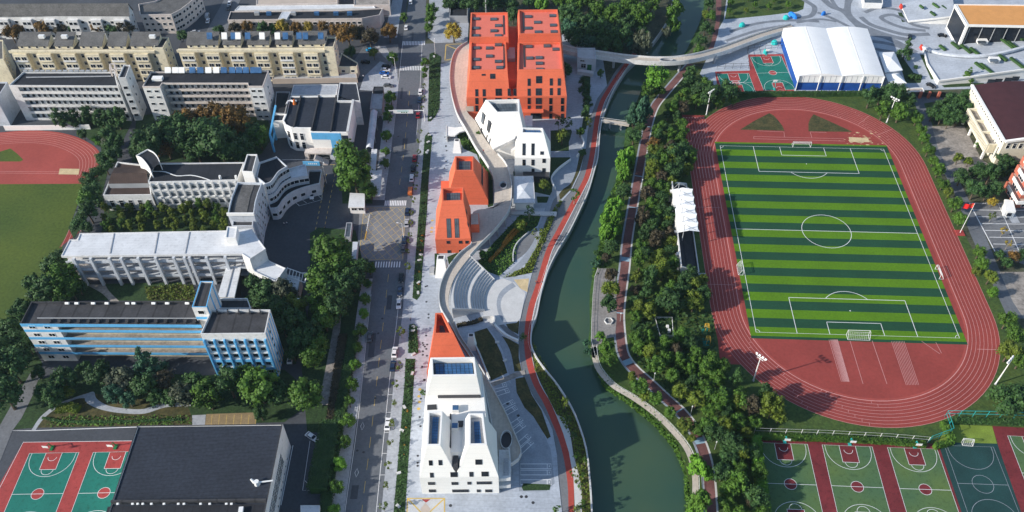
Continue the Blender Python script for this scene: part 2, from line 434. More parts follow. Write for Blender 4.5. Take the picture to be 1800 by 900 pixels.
# ------------------------------------------------------------ vegetation
TREEC = {}
def crown_mesh(kind, shape, var):
    key = (kind, shape, var)
    if key in TREEC: return TREEC[key]
    rg = random.Random(sum(map(ord, kind + shape)) * 31 + var * 7)
    C = []
    if shape == 'round':
        for i in range(20):
            th = rg.uniform(0, 6.283); z = rg.uniform(-.55, .95); rr = math.sqrt(max(0, 1 - z * z)) * .66
            C.append((rr * math.cos(th) * rg.uniform(.75, 1.1), rr * math.sin(th) * rg.uniform(.75, 1.1), 1.32 + z * .62, rg.uniform(.24, .40)))
        C.append((0, 0, 1.35, .55)); nl, sz = 1150, .125
    elif shape == 'tall':
        for i in range(20):
            z = rg.uniform(0, 1); th = rg.uniform(0, 6.283); rr = (.75 * math.sin(math.pi * (.15 + .8 * z)) + .05) * rg.uniform(.6, 1)
            C.append((rr * math.cos(th), rr * math.sin(th), .7 + 1.9 * z, rg.uniform(.24, .40)))
        C += [(0, 0, 1.2, .5), (0, 0, 1.8, .45)]; nl, sz = 1200, .125
    elif shape == 'willow':
        for i in range(20):
            th = rg.uniform(0, 6.283); z = rg.uniform(-.9, 1.0); rr = math.sqrt(max(0, 1 - z * z)) * .70
            C.append((rr * math.cos(th) * rg.uniform(.6, 1.1), rr * math.sin(th) * rg.uniform(.6, 1.1), 1.2 + z * .75, rg.uniform(.22, .36)))
        C.append((0, 0, 1.3, .5)); nl, sz = 1500, .11
    elif shape == 'cone':
        for i in range(24):
            z = rg.random() ** 1.3; th = rg.uniform(0, 6.283); rr = (1 - z) * .8
            C.append((rr * math.cos(th), rr * math.sin(th), .5 + 2.2 * z, .16 + .2 * (1 - z)))
        C += [(0, 0, 1.0, .45), (0, 0, 1.6, .3)]; nl, sz = 1100, .12
    elif shape == 'young':
        for i in range(11):
            th = rg.uniform(0, 6.283); z = rg.uniform(-1, 1); rr = math.sqrt(1 - z * z) * .62
            C.append((rr * math.cos(th), rr * math.sin(th), 2.1 + z * .85, rg.uniform(.18, .34)))
        nl, sz = 230, .20
    else:   # shrub
        for i in range(13):
            th = rg.uniform(0, 6.283); rr = rg.uniform(.1, .7)
            C.append((rr * math.cos(th), rr * math.sin(th), rg.uniform(.25, .62), rg.uniform(.25, .4)))
        nl, sz = 600, .13
    b = MB(); tot = sum(c[3] ** 2 for c in C)
    for cx, cy, cz, r in C:
        if shape != 'young':          # a twiggy kernel so that the clump is not see-through
            n = 6; q = .66 * r; zz = 1.5 if shape == 'willow' else 1
            rings = [[(cx + q * math.sin(p) * math.cos(a) * rg.uniform(.8, 1.1), cy + q * math.sin(p) * math.sin(a) * rg.uniform(.8, 1.1), cz + q * math.cos(p) * zz) for a in [k * 2 * math.pi / n for k in range(n)]] for p in (.4, 1.2, 2.0, 2.75)]
            i0 = len(b.v); b.v += [v for rn in rings for v in rn]
            for k in range(3):
                for j in range(n): b.f.append([i0 + k * n + j, i0 + (k + 1) * n + j, i0 + (k + 1) * n + (j + 1) % n, i0 + k * n + (j + 1) % n]); b.m.append(0)
            b.f.append([i0 + j for j in range(n)]); b.m.append(0)
        for i in range(int(nl * r * r / tot)):
            d = Vector((rg.gauss(0, 1), rg.gauss(0, 1), rg.gauss(.15, 1))).normalized()
            p = Vector((cx, cy, cz)) + d * r * rg.uniform(.6, 1.12)
            if shape == 'willow': p.z -= rg.random() * .22
            nn = (d + Vector((rg.gauss(0, .5), rg.gauss(0, .5), rg.gauss(.3, .5)))).normalized()
            x = nn.orthogonal().normalized(); a = rg.uniform(0, 6.283); y = nn.cross(x); x, y = x * math.cos(a) + y * math.sin(a), y * math.cos(a) - x * math.sin(a)
            if shape == 'willow': y = (Vector((0, 0, -1)) + d * .4).normalized(); x = y.orthogonal().normalized() if abs(y.dot(nn)) > .95 else y.cross(nn).normalized()
            s1 = sz * rg.uniform(.6, 1.25); s2 = s1 * (rg.uniform(1.4, 2.2) if shape == 'willow' else rg.uniform(.6, 1))
            b.quad(p - x * s1 * .5 - y * s2 * .5, p + x * s1 * .5 - y * s2 * .3, p + x * s1 * .35 + y * s2 * .5, p - x * s1 * .4 + y * s2 * .45)
    me = b.mesh('crown', 'leaf_' + kind); TREEC[key] = me; return me
TRUNKC = {}
def trunk_mesh(shape, var):
    key = (shape, var)
    if key in TRUNKC: return TRUNKC[key]
    rg = random.Random(var + 5); b = MB(); top = {'round': 1.1, 'tall': 1.2, 'willow': 1.0, 'cone': 1.6, 'young': 1.7, 'shrub': .3}[shape]
    r0 = .05 if shape == 'young' else .07
    x, y = rg.uniform(-.05, .05), rg.uniform(-.05, .05)
    b.tube((0, 0, -.02), (x * .5, y * .5, top * .55), r0 * 1.25, r0 * .85, 7, False); b.tube((x * .5, y * .5, top * .55), (x, y, top), r0 * .85, r0 * .5, 7)
    for k in range(4):
        a = k * 1.57 + rg.uniform(-.4, .4); l = rg.uniform(.35, .55)
        b.tube((x * .6, y * .6, top * .62), (l * math.cos(a), l * math.sin(a), top + rg.uniform(0, .3)), r0 * .5, r0 * .2, 5)
    me = b.mesh('trunk', 'bark_pale' if shape == 'young' else 'bark'); TRUNKC[key] = me; return me
TG = random.Random(11)
CTR = {'round': 1.25, 'tall': 1.6, 'willow': 1.2, 'cone': 1.3, 'young': 2.1, 'shrub': .45}
KW = {'dark': 'dark green', 'mid': 'mid green', 'bright': 'bright green', 'olive': 'olive green', 'autumn': 'autumn brown', 'teal': 'blue-green', 'yellow': 'yellow-leaved', 'greyish': 'grey-green', 'brown': 'brown leafless-looking'}
SW = {'round': 'round tree', 'tall': 'tall tree', 'willow': 'drooping willow tree', 'cone': 'pointed conifer', 'young': 'thin sapling', 'shrub': 'low shrub'}
SN = {'round': 'broadleaf_tree', 'tall': 'tall_tree', 'willow': 'willow_tree', 'cone': 'conifer_tree', 'young': 'young_tree', 'shrub': 'shrub'}
def tree(kind, shape, px, py, rp, where, group, ground=False, z=0.0, label=None):
    """crown centre seen at (px, py), crown radius rp in photo pixels"""
    r = rp * mpp(px, py) * (1.0 if shape == 'shrub' else 1.13); zc = 0 if ground else CTR[shape] * r
    p = at(px, py, z + zc); return tree_at(kind, shape, p.x, p.y, r, where, group, z, label)
def tree_at(kind, shape, x, y, r, where, group, z=0.0, label=None):
    v = TG.randrange(4); nm_ = SN[shape]
    if shape in ('round', 'tall'): nm_ = 'autumn_tree' if kind in ('autumn', 'brown', 'yellow') else 'street_tree' if 'street' in group else 'evergreen_tree' if kind in ('dark', 'teal') else nm_
    rt = empty(nm_, (x, y, z), TG.uniform(0, 6.283)); rt.scale = (r * TG.uniform(.92, 1.08), r * TG.uniform(.92, 1.08), r * TG.uniform(.9, 1.12))
    tag(rt, label or f'{KW[kind]} {SW[shape]} {where}', 'shrub' if shape == 'shrub' else 'tree', group)
    inst('crown', crown_mesh(kind, shape, v), rt)
    inst('stem' if shape == 'shrub' else 'trunk', trunk_mesh(shape, v), rt)
    return rt
def inside(p, poly):
    r = False; n = len(poly)
    for i in range(n):
        a, b = poly[i], poly[(i + 1) % n]
        if (a[1] > p[1]) != (b[1] > p[1]) and p[0] < (b[0] - a[0]) * (p[1] - a[1]) / (b[1] - a[1]) + a[0]: r = not r
    return r
def scatter(poly_px, spacing, seed, lim=400, ground=True, avoid=()):
    poly = [tuple(at(*q)[:2]) for q in poly_px]; rg = random.Random(seed); xs = [p[0] for p in poly]; ys = [p[1] for p in poly]; o = []
    av = [(at(a, b), d) for a, b, d in avoid]
    for k in range(4000):
        p = (rg.uniform(min(xs), max(xs)), rg.uniform(min(ys), max(ys)))
        if not inside(p, poly): continue
        if any((p[0] - q[0]) ** 2 + (p[1] - q[1]) ** 2 < spacing ** 2 for q in o): continue
        if any((p[0] - q.x) ** 2 + (p[1] - q.y) ** 2 < d * d for q, d in av): continue
        o.append(p)
        if len(o) >= lim: break
    return o
def leafstrip(name, pts, wd, hg, kind, label, cat, group=None, dens=9, z=0.0, sz=.42, kind_='thing', stuff=False):
    """a clipped hedge or a planted strip: a solid core under a skin of leaves, along a line of points"""
    rg = random.Random(int(pts[0][0] * 10) & 0xffff); b = MB()
    P = [Vector((p[0], p[1], 0)) for p in pts]
    b.wall(P, wd * .8, z, z + hg * .88)
    for a, c in zip(P, P[1:]):
        L = (c - a).length; d = (c - a).normalized(); nn = Vector((-d.y, d.x, 0))
        for i in range(int(L * (wd + 2 * hg) * dens)):
            t = rg.random() * L; s = rg.uniform(-1, 1); tot = wd + 2 * hg; q = rg.uniform(0, tot)
            if q < wd: off, zz, nv = q - wd / 2, hg * rg.uniform(.88, 1.08), Vector((0, 0, 1))
            elif q < wd + hg: off, zz, nv = wd / 2 * rg.uniform(.85, 1.1), q - wd, nn
            else: off, zz, nv = -wd / 2 * rg.uniform(.85, 1.1), q - wd - hg, -nn
            p = a + d * t + nn * off + Vector((0, 0, z + zz)); n = (nv + Vector((rg.gauss(0, .5), rg.gauss(0, .5), rg.gauss(.2, .5)))).normalized()
            x = n.orthogonal().normalized(); y = n.cross(x); s1 = sz * rg.uniform(.5, 1.2)
            b.quad(p - x * s1 / 2 - y * s1 / 2, p + x * s1 / 2 - y * s1 * .3, p + x * s1 * .3 + y * s1 / 2, p - x * s1 * .4 + y * s1 * .4)
    o = b.build(name, 'leaf_' + kind); rebase(o)
    if stuff: tag(o, label, cat, group, 'stuff')
    else: tag(o, label, cat, group)
    return o
def cover(name, poly_px, kind, n, sz, label, seed=1, z=0.0, hmax=.5, world=False):
    """low ground cover nobody could count"""
    poly = [tuple(p[:2]) for p in (poly_px if world else W2(poly_px))]; rg = random.Random(seed); xs = [p[0] for p in poly]; ys = [p[1] for p in poly]; b = MB(); k = 0
    while k < n:
        p = (rg.uniform(min(xs), max(xs)), rg.uniform(min(ys), max(ys)))
        if not inside(p, poly): continue
        k += 1
        nn = Vector((rg.gauss(0, .45), rg.gauss(0, .45), 1)).normalized(); x = nn.orthogonal().normalized(); y = nn.cross(x); a = rg.uniform(0, 6.28)
        x, y = x * math.cos(a) + y * math.sin(a), y * math.cos(a) - x * math.sin(a); s1 = sz * rg.uniform(.5, 1.3); c = Vector((p[0], p[1], z + rg.random() ** 1.5 * hmax + .05))
        b.quad(c - x * s1 / 2 - y * s1 / 2, c + x * s1 / 2 - y * s1 * .3, c + x * s1 * .3 + y * s1 / 2, c - x * s1 * .4 + y * s1 * .4)
    o = b.build(name, 'leaf_' + kind); rebase(o); return tag(o, label, name.replace('_', ' '), None, 'stuff')
# ------------------------------------------------------------ vehicles
CARC = {}
def car_meshes(col, van=False):
    key = (col, van)
    if key in CARC: return CARC[key]
    L, Wd = 4.6, 1.84
    def prof(pts, hw):  # side profile lofted across
        b = MB(); n = len(pts); A = [(x, -hw * k, z) for x, z, k in pts]; B = [(x, hw * k, z) for x, z, k in pts]
        for i in range(n): j = (i + 1) % n; b.quad(A[i], A[j], B[j], B[i])
        b.f.append([b.V(p) for p in reversed(A)]); b.m.append(0); b.f.append([b.V(p) for p in B]); b.m.append(0); return b
    if van: pr = [(-2.3, .35, .95), (-2.3, 1.0, .98), (-2.2, 1.75, .9), (1.3, 1.8, .9), (1.75, 1.1, .96), (2.3, .95, .95), (2.35, .4, .92)]
    else: pr = [(-2.28, .4, .9), (-2.3, .8, .94), (-1.75, .95, .96), (.95, .95, .97), (2.15, .78, .92), (2.3, .6, .88), (2.28, .38, .88)]
    body = prof(pr, Wd / 2)
    if not van:
        lo = [(-1.85, -.80, .9), (1.2, -.80, .9), (1.2, .80, .9), (-1.85, .80, .9)]; hi = [(-1.2, -.62, 1.44), (.35, -.62, 1.46), (.35, .62, 1.46), (-1.2, .62, 1.44)]; body.loft(lo, hi)
    g = MB()
    if van: g.quad((1.40, -.75, 1.72), (1.80, -.8, 1.12), (1.80, .8, 1.12), (1.40, .75, 1.72)); g.obox((-1.9, -.93, 1.15), (3.2, 0, 0), (0, .03, 0), (0, 0, .4)); g.obox((-1.9, .90, 1.15), (3.2, 0, 0), (0, .03, 0), (0, 0, .4))
    else:
        for y in (-1, 1): g.quad((-1.6, y * .80, .98), (1.0, y * .80, .98), (.33, y * .652, 1.40), (-1.15, y * .652, 1.40))
        g.quad((1.165, -.70, .98), (1.165, .70, .98), (.42, .58, 1.44), (.42, -.58, 1.44)); g.quad((-1.82, .70, .98), (-1.82, -.70, .98), (-1.27, -.58, 1.42), (-1.27, .58, 1.42))
    wh = MB(); wh.tube((0, -.11, 0), (0, .11, 0), .33, .33, 10); wh.f.append(list(range(9, -1, -1))); wh.m.append(0)
    hl = MB(); hl.box(-.06, .06, -.2, .2, -.07, .07)
    CARC[key] = (body.mesh('body', col), g.mesh('glass', 'glass_dark'), wh.mesh('wheel', 'tyre'), hl.mesh('headlight', 'metal_white')); return CARC[key]
def car(px, py, hx, hy, col, label, cat='car', group='cars on the streets and yards', van=False, z=.03):
    a, b = at(px, py, z), at(px + hx, py + hy, z); r = empty('parked_van' if van else 'parked_car', a, math.atan2(b.y - a.y, b.x - a.x)); tag(r, label, cat, group)
    me = car_meshes(col, van); inst('body', me[0], r); inst('windows', me[1], r)
    for x in (-1.4, 1.4):
        for y in (-.82, .82): inst('wheel', me[2], r, (x, y, .33))
    for y in (-.62, .62): inst('headlight', me[3], r, (2.24, y, .62))
    return r
# ------------------------------------------------------------ people
def person_mesh(name, m, pose=0):
    bm = bmesh.new(); sk = bm.verts.layers.skin.verify(); V = {}
    st = .16 if pose == 0 else .02
    J = dict(pelvis=(0, 0, .92, .15), chest=(0, 0, 1.28, .17), neck=(0, 0, 1.48, .06), head=(.02, 0, 1.62, .11), top=(.02, 0, 1.72, .07),
             kl=(.08 * (st > .1), .1, .5, .075), fl=(-st, .1, .06, .05), tl=(-st + .16, .1, .04, .04), kr=(.10 * (st > .1), -.1, .5, .075), fr=(st, -.1, .06, .05), tr=(st + .16, -.1, .04, .04),
             sl=(0, .2, 1.40, .065), el=(-.06, .26, 1.12, .05), hl=(.08, .26, .88, .04), sr=(0, -.2, 1.40, .065), er=(-.02, -.26, 1.12, .05), hr=(-.02, -.27, .86, .04))
    for k, (x, y, z, r) in J.items(): v = bm.verts.new((x, y, z)); v[sk].radius = (r, r); V[k] = v
    V['pelvis'][sk].use_root = True
    for a, b in [('pelvis', 'chest'), ('chest', 'neck'), ('neck', 'head'), ('head', 'top'), ('pelvis', 'kl'), ('kl', 'fl'), ('fl', 'tl'), ('pelvis', 'kr'), ('kr', 'fr'), ('fr', 'tr'), ('chest', 'sl'), ('sl', 'el'), ('el', 'hl'), ('chest', 'sr'), ('sr', 'er'), ('er', 'hr')]:
        bm.edges.new((V[a], V[b]))
    me = bpy.data.meshes.new(name); bm.to_mesh(me); bm.free(); o = bpy.data.objects.new(name, me); COL.objects.link(o)
    o.modifiers.new('skin', 'SKIN'); s = o.modifiers.new('sub', 'SUBSURF'); s.levels = s.render_levels = 1
    dg = bpy.context.evaluated_depsgraph_get(); out = bpy.data.meshes.new_from_object(o.evaluated_get(dg)); bpy.data.objects.remove(o)
    out.materials.clear()
    for q in (m, 'car_navy', 'skin', 'tyre'): out.materials.append(M[q])
    for f in out.polygons:
        c = f.center; f.material_index = 2 if (c.z > 1.45 or (c.z < .95 and abs(c.y) > .2)) else (1 if c.z < .95 else 0)
        if c.z > 1.62 and c.x < .06 or c.z > 1.7: f.material_index = 3
    return out
# ------------------------------------------------------------ small outdoor things
def railing(name, pts, h, m, label, cat, group=None, step=2.0, z=0.0, rails=2, bw=.06, infill=None, rw=1.0):
    """pts 3-D; posts are parts"""
    P = [Vector(p) for p in pts]; L = sum((b - a).length for a, b in zip(P, P[1:])); n = max(2, min(100, int(L / step) + 1)); Q = resample(P, n)
    r = tag(empty(name, P[0]), label, cat, group); b = MB(); o = P[0]; up = Vector((0, 0, 1))
    for k in range(rails):
        zz = h * (1 - k * .45)
        for a, c in zip(P, P[1:]): b.bar(a - o + up * zz, c - o + up * zz, bw * rw)
    b.build('rail', m, r)
    pm = MB().box(-bw / 2, bw / 2, -bw / 2, bw / 2, 0, h).mesh('post', m)
    for q in Q: inst('post', pm, r, q - o)
    if infill:
        f = MB()
        for a, c in zip(P, P[1:]): f.quad(a - o + up * .1, c - o + up * .1, c - o + up * (h - .08), a - o + up * (h - .08))
        f.build('panel', infill, r)
    return r
def floodlight(px, py, hgt, face, label):
    r = tag(empty('floodlight_mast', at(px, py), 0), label, 'floodlight', 'floodlight masts of the stadium')
    MB().tube((0, 0, 0), (0, 0, hgt), .24, .13, 8).build('mast', 'metal_white', r); MB().tube((0, 0, 0), (0, 0, .5), .4, .34, 8).build('base', 'concrete', r)
    d = Vector((face[0], face[1], 0)).normalized(); s = Vector((-d.y, d.x, 0))
    b = MB(); b.bar(s * -1.8 + Vector((0, 0, hgt)), s * 1.8 + Vector((0, 0, hgt)), .16); b.bar(s * -1.2 + Vector((0, 0, hgt - .8)), s * 1.2 + Vector((0, 0, hgt - .8)), .14); b.build('crossarm', 'metal_white', r)
    for k, t in enumerate((-1.7, -.6, .6, 1.7)):
        c = s * t + Vector((0, 0, hgt + .15)) + d * .15; l = MB(); l.obox(c - s * .33 - d * .1, s * .66, d * .35 + Vector((0, 0, -.2)), Vector((0, 0, .5)) + d * .2); l.build('lamp', 'metal_white', r)
def street_lamp(px, py, hgt, dx, dy, label, group='street lamps', z=0.0, m='metal_white'):
    r = tag(empty('street_lamp', at(px, py, z)), label, 'street lamp', group); d = Vector((dx, dy, 0)).normalized()
    MB().tube((0, 0, 0), (0, 0, hgt), .11, .07, 7).build('pole', m, r); b = MB(); b.tube((0, 0, hgt - .05), d * 1.3 + Vector((0, 0, hgt + .25)), .06, .05, 6); b.build('arm', m, r)
    c = d * 1.3 + Vector((0, 0, hgt + .2)); s = Vector((-d.y, d.x, 0)); MB().obox(c - s * .16 - d * .1, s * .32, d * .8, Vector((0, 0, .14))).build('lamp', 'metal_white', r)
def path_lamp(px, py, label, hgt=4.0, z=0.0):
    r = tag(empty('path_lamp', at(px, py, z)), label, 'lamp', 'path lamps by the river'); MB().tube((0, 0, 0), (0, 0, hgt), .09, .07, 6).build('pole', 'metal_grey', r); MB().tube((0, 0, hgt), (0, 0, hgt + .35), .2, .2, 8).build('lamp', 'metal_white', r)
def hoop(px, py, rz, label, m='metal_teal', group='basketball hoops'):
    """base behind the baseline, sloping arm, backboard and ring over the court"""
    r = tag(empty('basketball_hoop', at(px, py, .03), rz), label, 'basketball hoop', group)
    MB().box(-.45, .45, -1.1, .7, 0, .3).build('base', m, r)
    b = MB(); b.bar((0, -.6, .2), (0, -.2, 2.7), .22); b.bar((0, -.2, 2.65), (0, 1.5, 3.2), .16); b.bar((0, -.95, .3), (0, .6, 2.9), .1); b.build('arm', m, r)
    MB().box(-.9, .9, 1.5, 1.56, 2.9, 3.95).build('backboard', 'metal_white', r)
    g = MB()
    for k in range(10): a, c = k * .628, (k + 1) * .628; g.bar((.23 * math.cos(a), 1.85 + .23 * math.sin(a), 3.05), (.23 * math.cos(c), 1.85 + .23 * math.sin(c), 3.05), .04)
    g.build('ring', 'orange_wall', r)
def goal(x, y, rz, wd, hg, dp, label, group='football goals'):
    r = tag(empty('football_goal', (x, y, .04), rz), label, 'football goal', group); b = MB(); h = wd / 2; T = .13
    for s in (-h, h): b.bar((s, 0, 0), (s, 0, hg), T); b.bar((s, 0, hg), (s, dp * .35, hg), T * .7); b.bar((s, dp * .35, hg), (s, dp, .05), T * .7); b.bar((s, 0, .06), (s, dp, .06), T * .7)
    b.bar((-h - T / 2, 0, hg), (h + T / 2, 0, hg), T); b.bar((-h, dp, .06), (h, dp, .06), T * .7); b.bar((-h, dp * .35, hg), (h, dp * .35, hg), T * .6); b.build('frame', 'metal_white', r)
    n = MB(); k = int(wd / .6)
    for i in range(1, k): xx = -h + wd * i / k; n.bar((xx, dp * .35, hg), (xx, dp, .06), .03); 
    for i in range(1, 5): t = i / 5; n.bar((-h, dp * (.35 + .65 * t), hg * (1 - t)), (h, dp * (.35 + .65 * t), hg * (1 - t)), .03)
    n.build('net', 'metal_white', r)
# ------------------------------------------------------------ land, river
LBpx = [(1046, 1000), (1043, 950), (1040, 900), (1037, 850), (1030, 790), (1015, 742), (1000, 710), (978, 676), (960, 654), (943, 631), (935, 613), (933, 598), (936, 574), (942, 559), (946, 541), (950, 520),
        (957, 495), (965, 472), (980, 442), (1000, 410), (1022, 365), (1035, 335), (1045, 300), (1051, 277), (1054, 237), (1058, 213), (1064, 195), (1075, 167), (1090, 140), (1102, 122), (1120, 104), (1140, 85), (1158, 62), (1172, 40), (1180, 15), (1184, -15), (1187, -60), (1190, -120)]
RBpx = [(1222, 1000), (1213, 950), (1208, 900), (1207, 850), (1203, 811), (1186, 780), (1167, 758), (1150, 739), (1122, 717), (1103, 703), (1086, 689), (1061, 672), (1050, 655), (1045, 640), (1037, 624), (1034, 608), (1036, 590), (1038, 570), (1037, 533),
        (1038, 511), (1043, 483), (1050, 453), (1054, 430), (1056, 400), (1062, 365), (1076, 345), (1084, 318), (1086, 290), (1097, 260), (1101, 223), (1112, 198), (1124, 168), (1136, 140), (1160, 118), (1200, 98), (1215, 72), (1228, 45), (1236, 20), (1240, -10), (1244, -60), (1250, -120)]
WL = -2.4
LB = [Vector(p) for p in smooth([at(*p) for p in LBpx], 3)]
RBw = [Vector(p) for p in smooth([at(p[0], p[1], WL) for p in RBpx], 3)]
RBt = []
for i, p in enumerate(RBw):
    d = RBw[min(i + 1, len(RBw) - 1)] - RBw[max(i - 1, 0)]; d.normalize(); RBt.append(p + Vector((d.y, -d.x, 0)) * 2.6 + Vector((0, 0, -WL)))
X0, X1, Y0, Y1 = -1200, 900, -420, 900
g = MB()
g.poly([(X0, Y0, 0)] + [(LB[0].x, Y0, 0)] + LB + [(LB[-1].x, Y1, 0), (X0, Y1, 0)])
g.poly([(RBt[0].x, Y0, 0), (X1, Y0, 0), (X1, Y1, 0), (RBt[-1].x, Y1, 0)] + RBt[::-1])
struct('ground', g, 'earth')
b = MB(); b.poly([(LB[0].x - 2, Y0, 0)] + [p + Vector((-1, 0, 0)) for p in LB] + [(LB[-1].x, Y1, 0), (RBt[-1].x, Y1, 0)] + RBt[::-1] + [(RBt[0].x, Y0, 0)], WL); struct('water', b, 'water')
b = MB(); b.strip(RBt, [p + Vector((-.6, 0, -.4)) for p in RBw]); struct('river_bank', b, 'bank_green')
b = MB()
for p, q in zip(LB, LB[1:]): b.quad((p.x, p.y, -3), (q.x, q.y, -3), (q.x, q.y, 0), (p.x, p.y, 0))
struct('quay_face', b, 'concrete')
# ------------------------------------------------------------ left campus, road, pavements
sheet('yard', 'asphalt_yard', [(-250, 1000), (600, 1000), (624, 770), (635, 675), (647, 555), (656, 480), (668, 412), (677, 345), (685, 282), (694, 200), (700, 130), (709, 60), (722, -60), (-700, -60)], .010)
RL = [(596, 1000), (605, 900), (624, 770), (635, 675), (647, 555), (656, 480), (668, 412), (677, 345), (685, 282), (694, 200), (701, 130), (709, 60), (719, 0), (729, -70)]
RRt = [(662, 1000), (671, 895), (692, 675), (707, 555), (716, 455), (725, 345), (735, 275), (741, 215), (746, 130), (748, 60), (749, 0), (752, -70)]
RLw = resample(smooth([at(*p) for p in RL], 4), 60); RRw = resample(smooth([at(*p) for p in RRt], 4), 60)
b = MB(); b.strip(RLw, RRw, .020); struct('road', b, 'asphalt')
def roadpt(t, f): i = t * 59; k = min(58, int(i)); a = RLw[k].lerp(RLw[k + 1], i - k); c = RRw[k].lerp(RRw[k + 1], i - k); return a.lerp(c, f)
sheet('side_street', 'asphalt_old', [(605, 132), (640, 80), (700, 78), (702, 128), (690, 150), (660, 150), (640, 135)], .016)
sheet('side_street', 'asphalt', [(746, 77), (830, 74), (824, 108), (746, 116)], .016)
sheet('side_street', 'asphalt', [(360, 60), (405, -20), (430, -20), (395, 70)], .016)
def RY(y):   # road fraction at a photo row
    lo, hi = 0, 1
    for _ in range(30):
        m = (lo + hi) / 2
        if proj(roadpt(m, .5))[1] > y: lo = m
        else: hi = m
    return lo
# pavements
PL = [(566, 1000), (580, 900), (602, 760), (613, 675), (626, 560), (637, 490)]
ribbon('pavement', 'pavement', PL, [(596, 1000), (605, 900), (624, 762), (635, 675), (647, 555), (655, 490)], .13, 4, .13)
ribbon('pavement', 'pavement', [(655, 352), (660, 320), (667, 270), (674, 210), (680, 160)], [(676, 352), (680, 320), (687, 270), (693, 210), (698, 160)], .13, 4, .13)
sheet('pavement', 'pavement', [(632, 158), (640, 135), (668, 108), (698, 118), (700, 150), (692, 200), (672, 210), (660, 160)], .06, .06)
sheet('pavement', 'pavement', [(752, 66), (757, -60), (830, -60), (822, 74), (765, 76)], .13, .13)
sheet('pavement', 'pavement', [(675, 66), (690, 0), (708, 0), (698, 66)], .13, .13)
# plaza, from the right kerb to the river promenade
PLZ = [(671, 1000), (671, 895), (692, 675), (707, 555), (716, 455), (725, 345), (735, 275), (741, 215), (746, 118), (790, 110), (815, 80), (1000, 60), (1060, 105), (1067, 150), (1050, 173), (1040, 200), (1033, 230), (1030, 260), (1020, 303), (1005, 335), (987, 355), (975, 382), (960, 417), (942, 460), (935, 482), (925, 520),
       (916, 552), (912, 579), (912, 610), (914, 632), (920, 664), (927, 677), (940, 702), (952, 718), (964, 740), (971, 755), (979, 800), (982, 845), (988, 900), (992, 1000)]
sheet('plaza', 'paving', PLZ, .13, .13)
ribbon('pavement', 'pavement', [(662, 1000), (671, 895), (692, 675), (707, 555), (716, 455), (725, 345), (735, 275), (741, 215), (746, 118)], [(685, 1000), (692, 900), (711, 675), (724, 555), (732, 455), (741, 345), (750, 275), (754, 215), (758, 118)], .136, 4)
# promenade by the river: grey strip, red cycle lane, white quay wall
PA = [(992, 1000), (988, 900), (982, 845), (979, 800), (971, 755), (964, 740), (952, 718), (940, 702), (927, 677), (920, 664), (914, 632), (912, 610), (912, 579), (916, 552), (925, 520), (935, 482), (942, 460), (960, 417), (975, 382), (987, 355), (1005, 335), (1020, 303), (1030, 260), (1033, 230), (1040, 200), (1050, 173), (1067, 150), (1082, 125), (1100, 105), (1112, 92)]
PC = [(1011, 1000), (1006, 900), (1004, 850), (996, 800), (986, 766), (976, 742), (967, 720), (956, 698), (945, 680), (934, 650), (928, 620), (927, 588), (930, 559), (936, 532), (943, 513), (951, 487), (965, 440), (982, 408), (1007, 360), (1020, 335), (1032, 310), (1040, 277), (1046, 237), (1050, 208), (1058, 180), (1066, 165), (1078, 146), (1095, 122), (1106, 106), (1116, 94)]
pa, pc = resample(smooth([at(*p) for p in PA], 4), 90), resample(smooth([at(*p) for p in PC], 4), 90)
lb = resample([p for p in LB if proj(p)[1] > 92], 90)
b = MB(); b.strip(pa, lb, .030); struct('promenade', b, 'prom_grey')
hw = lambda i: .95
cl, cr = [], []
for i, p in enumerate(pc):
    d = pc[min(i + 1, 89)] - pc[max(i - 1, 0)]; d.normalize(); n = Vector((-d.y, d.x, 0)); cl.append(p + n * 1.05); cr.append(p - n * 1.05)
b = MB(); b.strip(cl, cr, .036); struct('cycle_path', b, 'cycle_red')
b = MB(); b.line([q + (q - p).normalized() * .14 for p, q in zip(pc, cr)], .16, .040); struct('path_edge', b, 'line_white')
# planted wedge and white gravel between the cycle lane and the quay (lower half)
sheet('bank_bed', 'lawn_dry', [(936, 600), (942, 622), (960, 645), (985, 680), (1005, 714), (1018, 742), (1030, 775), (1035, 815), (1038, 870), (1041, 1000), (1014, 1000), (1009, 905), (1009, 850), (1002, 800), (990, 755), (975, 722), (955, 682), (940, 650), (934, 620)], .044)
sheet('white_gravel', 'stone_light', [(977, 728), (992, 735), (1002, 760), (1008, 800), (1019, 840), (1023, 870), (1021, 1000), (1013, 1000), (1010, 880), (1008, 840), (1000, 795), (990, 762)], .050)
o = MB(); o.wall(LB, .45, -.2, .95); q = o.build('quay_wall', 'stone_light'); rebase(q); tag(q, 'low white stone quay wall winding along the left bank of the river', 'wall')
